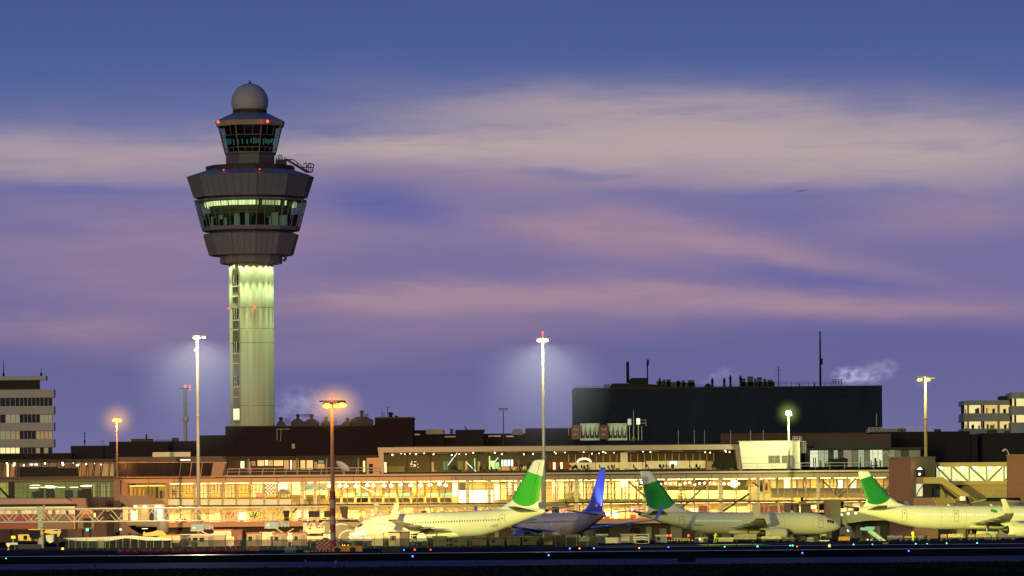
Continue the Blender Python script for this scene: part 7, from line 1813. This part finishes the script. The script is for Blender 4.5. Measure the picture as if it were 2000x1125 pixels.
for i, (a, b, tp, m, lb_) in enumerate((
    (1733,1764,1045.5,cargo_blue,'dark blue covered cargo pallet behind the yellow block'),
    (1766,1790,1047,cargo_net,'low netted cargo pallet left of the pink topped load'),
    (1792,1818,1045.5,cargo_dark,'dark humped cargo pallet under the rear door of the long jet'),
    (1838,1850,1043,cargo_pink,'narrow pink cargo stack under the long jet'),
    (1851,1882,1042.5,cargo_foil,'silvery netted cargo pallet right of the pink stack'),
    (1892,1904,1043,cargo_pink,'second narrow pinkish cargo stack left of the wing root'),
    (1905,1936,1042.5,cargo_net,'netted cargo pallet with blue cover directly below the winglet'),
    (1937,1946,1045,cargo_foil,'small pale crate between netted pallets below the engine'),
    (1947,1985,1044,cargo_blue,'blue wrapped cargo pallet under the jet engine at the right edge'))):
    pallet(lb_, a, b, tp, 858, m, seed=20+i)
for i, (a, b, lb_) in enumerate(((1305,1327,'hazard striped flat dolly nearest the grey containers'),(1328,1350,'hazard striped flat dolly in the middle of the dolly train'),(1351,1372,'hazard striped flat dolly coupled to the loader'))):
    pallet(lb_, a, b, 1056, 850, cargo_foil, hazard=True, seed=40+i)
pallet('low pale tarpaulin covered load on the dolly train', 1312, 1348, 1050.5, 856, cargo_foil, seed=51)
cabin('grey ribbed cargo container at the right end of the fence', 1165, 1187, 1043, 846, mat('cont_olive', (.2,.2,.16), .7), lightgrey, door=False, windows=0, name='container', cat='container', ribs=True)
cabin('pair of white boxed trolleys with navy end in front of the grey container', 1183, 1208, 1050, 836, mat('box_cream', (.58,.52,.36), .6), cream, door=False, windows=0, name='trolley', cat='trolley')
boxes('trolley', 'navy blue trolley end beside the white boxed trolleys', 'trolley', 835.5, [('body', [(1207.5,1050,1213,1061,0,2)], navy_paint), ('wheel', [(1208,1060.5,1212,None,.2,.3)], rubber)])
cabin('tall cream two door cargo container between the trolleys and the covered cart', 1213, 1240, 1042.5, 848, mat('cont_cream', (.52,.46,.28), .65), cream, door=True, windows=0, name='container', cat='container')
def covered_cart():
    Y = 838.0; t = Thing('baggage_cart', 'cream framed baggage cart with red white and dark draped cover', 'cart', (G(1256,Y), Y, 0)); P = lambda x, y, dy=0: W(x, y, Y)+Vector((0,dy,0))
    mb = MB(); mb.pb(1240,1043,1268,1044.5,Y,2.2); 
    for x in (1240,1266): mb.pb(x,1044,x+2,1062,Y,.15); mb.pb(x,1044,x+2,1062,Y+2,.15)
    mb.pb(1240,1061,1268,1063,Y,2.2); t.part('frame', mb, cream)
    for j, (m, a) in enumerate(((red_paint,1046),(white_paint,1047.5),(mat('cover_dark',(.03,.04,.05),.6),1049.5),(white_paint,1051.5))):
        mb = MB(); pts = []
        for i in range(9): x = 1236+i*3.6; pts.append((x, a+1.4*abs(math.sin(i*.7))+ (1.2 if i in (0,8) else 0)))
        mb.prism([P(x,y,-.2-j*.02) for x, y in pts] + [P(x,y+2.0,-.2-j*.02) for x, y in reversed(pts)], (0,.1,0)); t.part('cover_fold', mb, m)
    for x in (1245,1262): mb = MB(); wheel_mb(mb, G(x,Y), Y+.2, .22, .15); wheel_mb(mb, G(x,Y), Y+2, .22, .15); t.part('wheel', mb, rubber)
covered_cart()
cabin('plain grey container left of the hazard striped dollies', 1281, 1303, 1044.5, 850, mat('cont_bluegrey', (.25,.26,.25), .7), lightgrey, door=False, windows=1, name='container', cat='container')
def loader():
    Y = 848.0; t = Thing('cargo_loader', 'grey lattice cargo loader with round headlamp left of the worker in yellow', 'loader', (G(1370,Y), Y, 0)); P = lambda x, y, dy=0: W(x, y, Y)+Vector((0,dy,0))
    mb = MB(); mb.pb(1358,1049,1382,1059,Y,2.2); t.part('body', mb, mat('loader_tan', (.3,.24,.14), .7))
    mb = MB(); mb.path([P(1358,1049),P(1360,1040.5),P(1372,1041),P(1379,1049)], .06, 4); mb.path([P(1366,1041),P(1372,1049)], .05, 4); mb.path([P(1360,1045),P(1376,1045)], .05, 4); t.part('guard_frame', mb, dark_steel)
    mb = MB(); mb.ball(P(1367,1053,-.1), .18, 8); t.part('headlamp', mb, glow('soft_lamp', (1,.85,.5), 3))
    for x in (1362,1378): mb = MB(); wheel_mb(mb, G(x,Y), Y+.1, .4, .25); wheel_mb(mb, G(x,Y), Y+2, .4, .25); t.part('wheel', mb, rubber)
loader()
hv = mat('hi_vis_yellow', (.65,.75,.05), .7, emit=.08)
stand(1397, 1060, 846, hv, 'ground worker in yellow high visibility clothing behind the green lit grass', 'work', rz=.7, z=0)
stand(1783, 1060, 850, hv, 'ground worker in yellow vest between cargo pallets below the long jet', 'stand', rz=2.5, z=0)
cabin('low cream cargo cart right of the worker in yellow', 1403, 1432, 1050, 872, mat('cart_cream', (.45,.38,.2), .6), cream, door=False, windows=0, name='cargo_cart', cat='cart')
def beacons(label, pxs, py, Y):
    for i, px in enumerate(pxs):
        x = G(px,Y); z = W(px,py,Y).z; t = Thing('warning_lamp', label[i], 'warning lamp', (x, Y, 0)); mb = MB(); mb.tube((x,Y,0),(x,Y,z), .05, n=5); mb.lathe([(.35,0),(.3,.12)], 8, (x,Y,0)); t.part('post', mb, dark_steel); mb = MB(); mb.ball((x,Y,z), .2, 8); t.part('lamp', mb, m_red_l)
beacons(['left of two close red lamps under the cargo jet tail','right of two close red lamps under the cargo jet tail','single red lamp under the cargo jet rear fuselage'], (1303.5,1310,1345), 1046, 890)
# pushback tug, stairs, far right bits
def pushback():
    Y = 880.0; t = Thing('pushback_tug', 'dark pushback tug with yellow side panel under the cargo jet nose', 'tug', (G(1580,Y), Y, 0)); P = lambda x, y, dy=0: W(x, y, Y)+Vector((0,dy,0))
    mb = MB(); mb.prism([P(1562,1066),P(1562,1055),P(1574,1053),P(1598,1052),P(1601,1055),P(1601,1066)], (0,2.4,0)); t.part('body', mb, mat('tug_dark', (.05,.06,.04), .5))
    mb = MB(); mb.prism([P(1566,1055,.3),P(1570,1050,.3),P(1598,1049,.3),P(1601,1053,.3)], (0,1.8,0)); t.part('cab', mb, mat('tug_blue', (.08,.2,.4), .4))
    mb = MB(); mb.pb(1577,1057,1589,1066,Y-.06,.06); t.part('side_panel', mb, mat('tug_yellow', (.4,.3,.04), .5))
    for x in (1570,1594): mb = MB(); wheel_mb(mb, G(x,Y), Y-.05, .5, .3); wheel_mb(mb, G(x,Y), Y+2.3, .5, .3); t.part('wheel', mb, rubber)
pushback()
boxes('equipment_box', 'navy blue square cover beneath the cargo jet nose', 'box', 875, [('body', [(1602,1056.5,1619,None,0,1.8)], navy_paint), ('lid', [(1601,1055,1620,1057,-.1,2.0)], mat('pale_olive', (.5,.45,.25), .6))])
boxes('bollard', 'bright yellow lit bollard left of the pushback tug', 'bollard', 790, [('body', [(1556.5,1061,1561.5,1070.5,0,.4)], mat('lit_yellow', (.8,.5,.02), .5, emit=.7, ecol=(1,.55,.03))), ('foot', [(1556,1070,1562,None,-.05,.5)], black_paint)])
boxes('yellow_block', 'dull yellow block with dark side standing on the road at right', 'block', 700, [('front', [(1725,1059.5,1735,None,0,.9)], yellow_paint), ('side', [(1735.1,1059.8,1738.5,None,.1,.8)], black_paint)])
def stairs_truck():
    Y = 884.0; t = Thing('airstairs', 'pale blue passenger airstairs sloping down behind the cargo jet nose', 'stairs', (G(1712,Y), Y, 0)); P = lambda x, y, dy=0: W(x, y, Y)+Vector((0,dy,0))
    tb = mat('stairs_teal', (.18,.36,.42), .5)
    mb = MB(); mb.prism([P(1695,1036),P(1702,1034.5),P(1731,1056),P(1731,1059),P(1722,1059),P(1695,1040)], (0,1.6,0)); t.part('stair_side', mb, tb)
    mb = MB(); mb.pb(1681,1030,1708,1036,Y+.1,1.6); mb.pb(1691,1028.5,1708,1034,Y-.1,.1); t.part('platform', mb, blue_paint)
    mb = MB(); mb.prism([P(1700,1038,-.1),P(1704,1038,-.1),P(1729,1056,-.1),P(1726,1057,-.1)], (0,.1,0)); t.part('handrail', mb, lightgrey)
    mb = MB(); mb.tube(P(1684,1036,.3), (P(1684,1036).x,Y+.3,.4), .12, n=6); mb.tube(P(1691,1036,.3), P(1700,1058,.3), .1, n=6); mb.pb(1678,1055,1728,1060,Y+.2,1.5); t.part('chassis', mb, trim_dark)
    for x in (1684,1722): mb = MB(); wheel_mb(mb, G(x,Y), Y+.1, .3, .2); wheel_mb(mb, G(x,Y), Y+1.6, .3, .2); t.part('wheel', mb, rubber)
stairs_truck()
boxes('tow_tractor', 'small orange tow tractor right of the cargo jet nose', 'tractor', 888, [('body', [(1638,1048,1660,1056,0,1.6)], mat('tow_orange', (.4,.16,.03), .6)), ('cab', [(1642,1043.5,1652,1048,.2,1.2)], black_paint), ('wheel', [(1640,1055,1645,None,-.05,.3),(1653,1055,1658,None,-.05,.3)], rubber)])
boxes('tow_tractor', 'dark tow tractor with two lit headlamps left of the airstairs', 'tractor', 886, [('body', [(1686,1051,1706,1058,-.6,1.6)], mat('tow_dark', (.1,.09,.05), .6)), ('headlamp', [(1693.5,1054,1696,1056.5,-.75,.1),(1700.5,1054.5,1703,1057,-.75,.1)], glow('soft_lamp', (1,.85,.5), 3)), ('wheel', [(1688,1057,1692,None,-.6,.3),(1700,1057,1704,None,-.6,.3)], rubber)])
boxes('crate', 'grey plywood crate left of the blue jet behind the fence', 'crate', 818, [('body', [(1062,1040,1079,None,0,1.6)], wood_m), ('batten', [(1062,1046,1079,1047,-.06,.06),(1069,1040,1070.5,1062,-.05,.05)], mat('batten', (.2,.15,.08), .8))])
def work_stair():
    Y = 835.0; t = Thing('work_steps', 'thin mobile work steps under the blue jet belly', 'steps', (G(1107,Y), Y, 0)); P = lambda x, y, dy=0: W(x, y, Y)+Vector((0,dy,0))
    mb = MB()
    for dy in (0,.9):
        for a, b in (((1095,1031),(1095,1052)),((1095,1031),(1110,1031)),((1110,1031),(1116,1040)),((1105,1031),(1105,1052)),((1095,1036),(1106,1036)),((1106,1032),(1118,1050)),((1095,1031),(1105,1050))): mb.tube(P(*a,dy), P(*b,dy), .05, n=4)
    t.part('frame', mb, mat('steps_red', (.35,.2,.15), .6))
    mb = MB()
    for i in range(6): mb.box(P(1106.5+i*2,0).x, P(1108.5+i*2,0).x, Y, Y+.9, P(1100,1034+i*3).z, P(1100,1033.4+i*3).z)
    mb.pb(1106,1043.5,1134,1050,Y+1,1); t.part('tread', mb, mat('pale_olive', (.5,.45,.25), .6))
    for x in (1096,1116): mb = MB(); wheel_mb(mb, G(x,Y), Y, .15, .1); wheel_mb(mb, G(x,Y), Y+.9, .15, .1); t.part('wheel', mb, rubber)
work_stair()
pallet('small cart under a pale crumpled sheet behind the fence', 1130, 1152, 1046.5, 800, mat('sheet_pale', (.5,.52,.48), .6, var=.3, vs=2), lump=.3, seed=77)
dk = mat('cart_dark', (.06,.055,.045), .7, var=.3, vs=1.0)
for i, (a, b, tp, lb_) in enumerate(((846,872,1047,'dark baggage cart beside the service truck'),(884,912,1049,'second dark baggage cart under the first jet belly'),(922,950,1050,'reddish baggage cart under the first jet belly'),(956,985,1049,'dark netted baggage cart under the first jet rear door'),(990,1016,1048,'dark square baggage cart below the first jet registration'),(1020,1048,1047,'broad baggage cart with pale top below the green tail'))):
    cabin(lb_, a, b, tp, 764, dk if i not in (2,) else mat('cart_red', (.12,.05,.04), .7, var=.2), trim_dark, door=False, windows=1 if i % 2 else 0, name='baggage_cart', cat='cart', ribs=True)
boxes('sign_board', 'dark back of a square taxiway sign on two legs in the foreground grass', 'sign', 330, [('panel', [(1325,1078.5,1336,1099,0,.12),(1347.5,1078.5,1358.5,1099,0,.12),(1336.2,1080.5,1347.3,1097,.05,.1)], mat('sign_back', (.006,.006,.009), .8, spec=.03)), ('leg', [(1328,1099,1329.5,None,.02,.08),(1353,1099,1354.5,None,.02,.08)], dark_steel)])

# ------------------------------------------------------------------ airfield lights
def field_light(label, px, py, m, Y=None, r=.10):
    r *= .8
    Yg = Y; z = max(W(px, py, Yg).z, .12); x = W(px, py, Yg).x
    t = Thing('airfield_light', label, 'airfield light', (x, Yg, 0), 'coloured airfield lights')
    mb = MB(); mb.lathe([(r*1.6,0),(r*1.2,.04),(r*.5,.06),(r*.5,z-r)], 8, (x,Yg,0)); t.part('base', mb, dark_steel)
    mb = MB(); mb.ball((x,Yg,z), r, 8); t.part('lens', mb, m)
for px, py, Y, m, r, lb_ in (
    (806,1095,420,m_blue_l,.09,'blue airfield light alone on the taxiway edge below the first jet wing'),
    (1072,1094,420,m_blue_l,.09,'blue airfield light on the taxiway edge below the green tail fin'),
    (1567,1090.5,420,m_blue_l,.075,'blue airfield light on the taxiway edge below the pushback tug'),
    (1775,1085,440,m_blue_l,.075,'rightmost blue airfield light on the taxiway edge'),
    (1113,1074,585,m_blue_l,.11,'blue light on the road edge just right of the green tailed jet'),
    (1160,1073.5,585,m_blue_l,.11,'blue light on the road edge below the blue tail fin'),
    (789,1077,585,m_blue_l,.10,'blue light beside the two red lights on the road edge'),
    (1305.5,1072,600,m_blue_l,.09,'blue light on the road edge left of the dark taxiway sign'),
    (810,1076,585,m_red_l,.13,'larger of the two red lights on the road edge'),
    (841,1076.5,585,m_red_l,.09,'smaller of the two red lights on the road edge'),
    (1132,1074.5,580,m_orange_l,.10,'orange light between two blue lights on the road edge'),
    (1248.5,1074,580,m_orange_l,.10,'orange light on the road edge below the covered baggage cart'),
    (1557,1072.5,580,m_orange_l,.07,'tiny orange light at the foot of the yellow bollard'),
    (1620,1073,580,m_orange_l,.18,'brightest orange light below the cargo jet nose'),
    (1415.5,1071.5,600,m_green_l,.10,'turquoise light left of the brightest turquoise one by the lit grass'),
    (1479.5,1070,600,m_green_l,.14,'brightest turquoise light by the lit grass strip'),
    (1543,1068.5,620,m_green_l,.10,'left of two close turquoise lights near the yellow bollard'),
    (1548,1068,620,m_green_l,.13,'right of two close turquoise lights near the yellow bollard'),
    (1620,1067,640,m_green_l,.11,'turquoise light above the brightest orange light'),
    (1667,1066.5,640,m_green_l,.11,'turquoise light below the airstairs'),
    (1704,1066.5,640,m_green_l,.08,'faint turquoise light left of the yellow block'),
    (1788.5,1064,650,m_green_l,.11,'turquoise light below the humped cargo pallet'),
    (1811,1063,650,m_green_l,.08,'faint green light right of the humped cargo pallet'),
    (1849,1062.5,660,m_green_l,.11,'turquoise light below the pink cargo stack'),
    (1908.5,1061.5,660,m_green_l,.11,'rightmost turquoise light below the winglet'),
    (12,1090.5,440,m_green_l,.06,'green light alone at the left edge of the grass')):
    field_light(lb_, px, py, m, Y, r)
for px, top, Y, lb_ in ((185,1099,330,'small dark stub on the taxiway at the left'),(594,1100,345,'thin dark marker post near the red stub'),(683,1096,345,'thin marker post left of the lone blue light'),(932,1096,345,'thin marker post right of the lone blue light'),(1219,1094,345,'short marker post left of the dark taxiway sign')):
    mb = MB(); x = G(px,Y); z = W(px,top,Y).z; mb.tube((x,Y,0),(x,Y,max(z,.25)), .035, n=6); tag(mb.build('marker_post', black_paint), lb_, 'marker post')
for i, (px, Y) in enumerate(((207,500),(485,505),(640,505),(745,500),(1016,515),(1178,515),(1268,515),(1383,515),(1438,520),(1494,520),(1600,520),(1720,525),(1830,525))):
    mb = MB(); x = G(px,Y); mb.tube((x,Y,0),(x,Y,.62), .03, n=6); tag(mb.build('marker_post', black_paint), 'thin black reflector post along the road edge line', 'marker post', 'reflector posts along the road edge')
for px, Y, lb_ in ((596,348,'small red stub light on the taxiway left of the mast foot'),(656,340,'small red stub light on the taxiway below the orange vehicle')):
    t = Thing('stub_light', lb_, 'airfield light', (G(px,Y),Y,0)); mb = MB(); mb.lathe([(.1,0),(.08,.2),(.02,.28)], 8, (G(px,Y),Y,0)); t.part('body', mb, red_paint)
rb = None
for i in range(17):
    px = 236+i*14.6+rnd.uniform(-2,2); Yb = 610+rnd.uniform(-8,8); x = G(px,Yb)
    if rb is None:
        rb = Thing('red_glow_block', 'low dark red block standing in for the red glow along the road edge', 'barrier', (x,Yb,0), 'low red blocks for the red glow along the road edge')
        mb = MB(); mb.prism([(x-.38,Yb,0),(x+.38,Yb,0),(x+.36,Yb+.12,.12),(x+.30,Yb+.15,.42),(x-.30,Yb+.15,.42),(x-.36,Yb+.12,.12)], (0,.25,0)); rb.part('body', mb, mat('glow_block_red', (.20,.02,.03), .5, spec=.1))  # blocks added in place of a red reflection on the ground
        mb = MB(); mb.box(x-.12,x+.12,Yb+.1,Yb+.14,.18,.32); rb.part('reflector', mb, mat('glow_block_orange', (.5,.12,.03), .5)); rb = rb.o
    else:
        o = rb.copy(); COL.objects.link(o); o.location = (x, Yb, 0)
        for ch in list(rb.children):
            d = ch.copy(); COL.objects.link(d); d.parent = o
# far aircraft in the sky: a small airliner, haze put into its colour and self-glow
def far_plane():
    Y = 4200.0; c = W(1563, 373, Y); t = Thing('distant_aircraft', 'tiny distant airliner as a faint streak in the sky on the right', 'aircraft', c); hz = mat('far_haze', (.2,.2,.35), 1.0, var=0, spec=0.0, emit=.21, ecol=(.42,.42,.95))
    secs = []
    for s, r_ in ((-5.5,.05),(-4.9,.4),(-3.5,.62),(2,.62),(4.5,.3),(5.6,.08)): secs.append([c+Vector((s, r_*math.sin(a), r_*math.cos(a)+s*.03)) for a in [2*math.pi*i/10 for i in range(10)]])
    mb = MB(); mb.loft(secs); t.part('fuselage', mb, hz)
    mb = MB(); mb.prism([c+Vector((-.5,0,0)), c+Vector((1.2,0,0)), c+Vector((2.6,-6,.5)), c+Vector((1.9,-6,.5))], (0,0,.1)); mb.prism([c+Vector((-.5,0,0)), c+Vector((1.2,0,0)), c+Vector((2.6,6,.5)), c+Vector((1.9,6,.5))], (0,0,.1)); t.part('wing', mb, hz)
    mb = MB(); mb.prism([c+Vector((3.8,0,.4)), c+Vector((5.4,0,.4)), c+Vector((5.8,0,1.8)), c+Vector((5.1,0,1.8))], (0,.1,0)); t.part('tail_fin', mb, hz)
far_plane()

# ------------------------------------------------------------------ render settings
scene.render.engine = 'CYCLES'
scene.view_settings.view_transform = 'Standard'; scene.view_settings.look = 'None'; scene.view_settings.exposure = 0
c = scene.cycles
c.use_denoising = True
try: c.denoiser = 'OPENIMAGEDENOISE'
except Exception: pass
c.max_bounces = 6; c.diffuse_bounces = 3; c.glossy_bounces = 2; c.transmission_bounces = 2; c.transparent_max_bounces = 10; c.volume_bounces = 0
c.caustics_reflective = False; c.caustics_refractive = False; c.sample_clamp_indirect = 4.0; c.use_light_tree = True
c.use_adaptive_sampling = True; c.adaptive_threshold = 0.02
c.volume_step_rate = 2.0; c.volume_max_steps = 64
scene.render.use_persistent_data = False
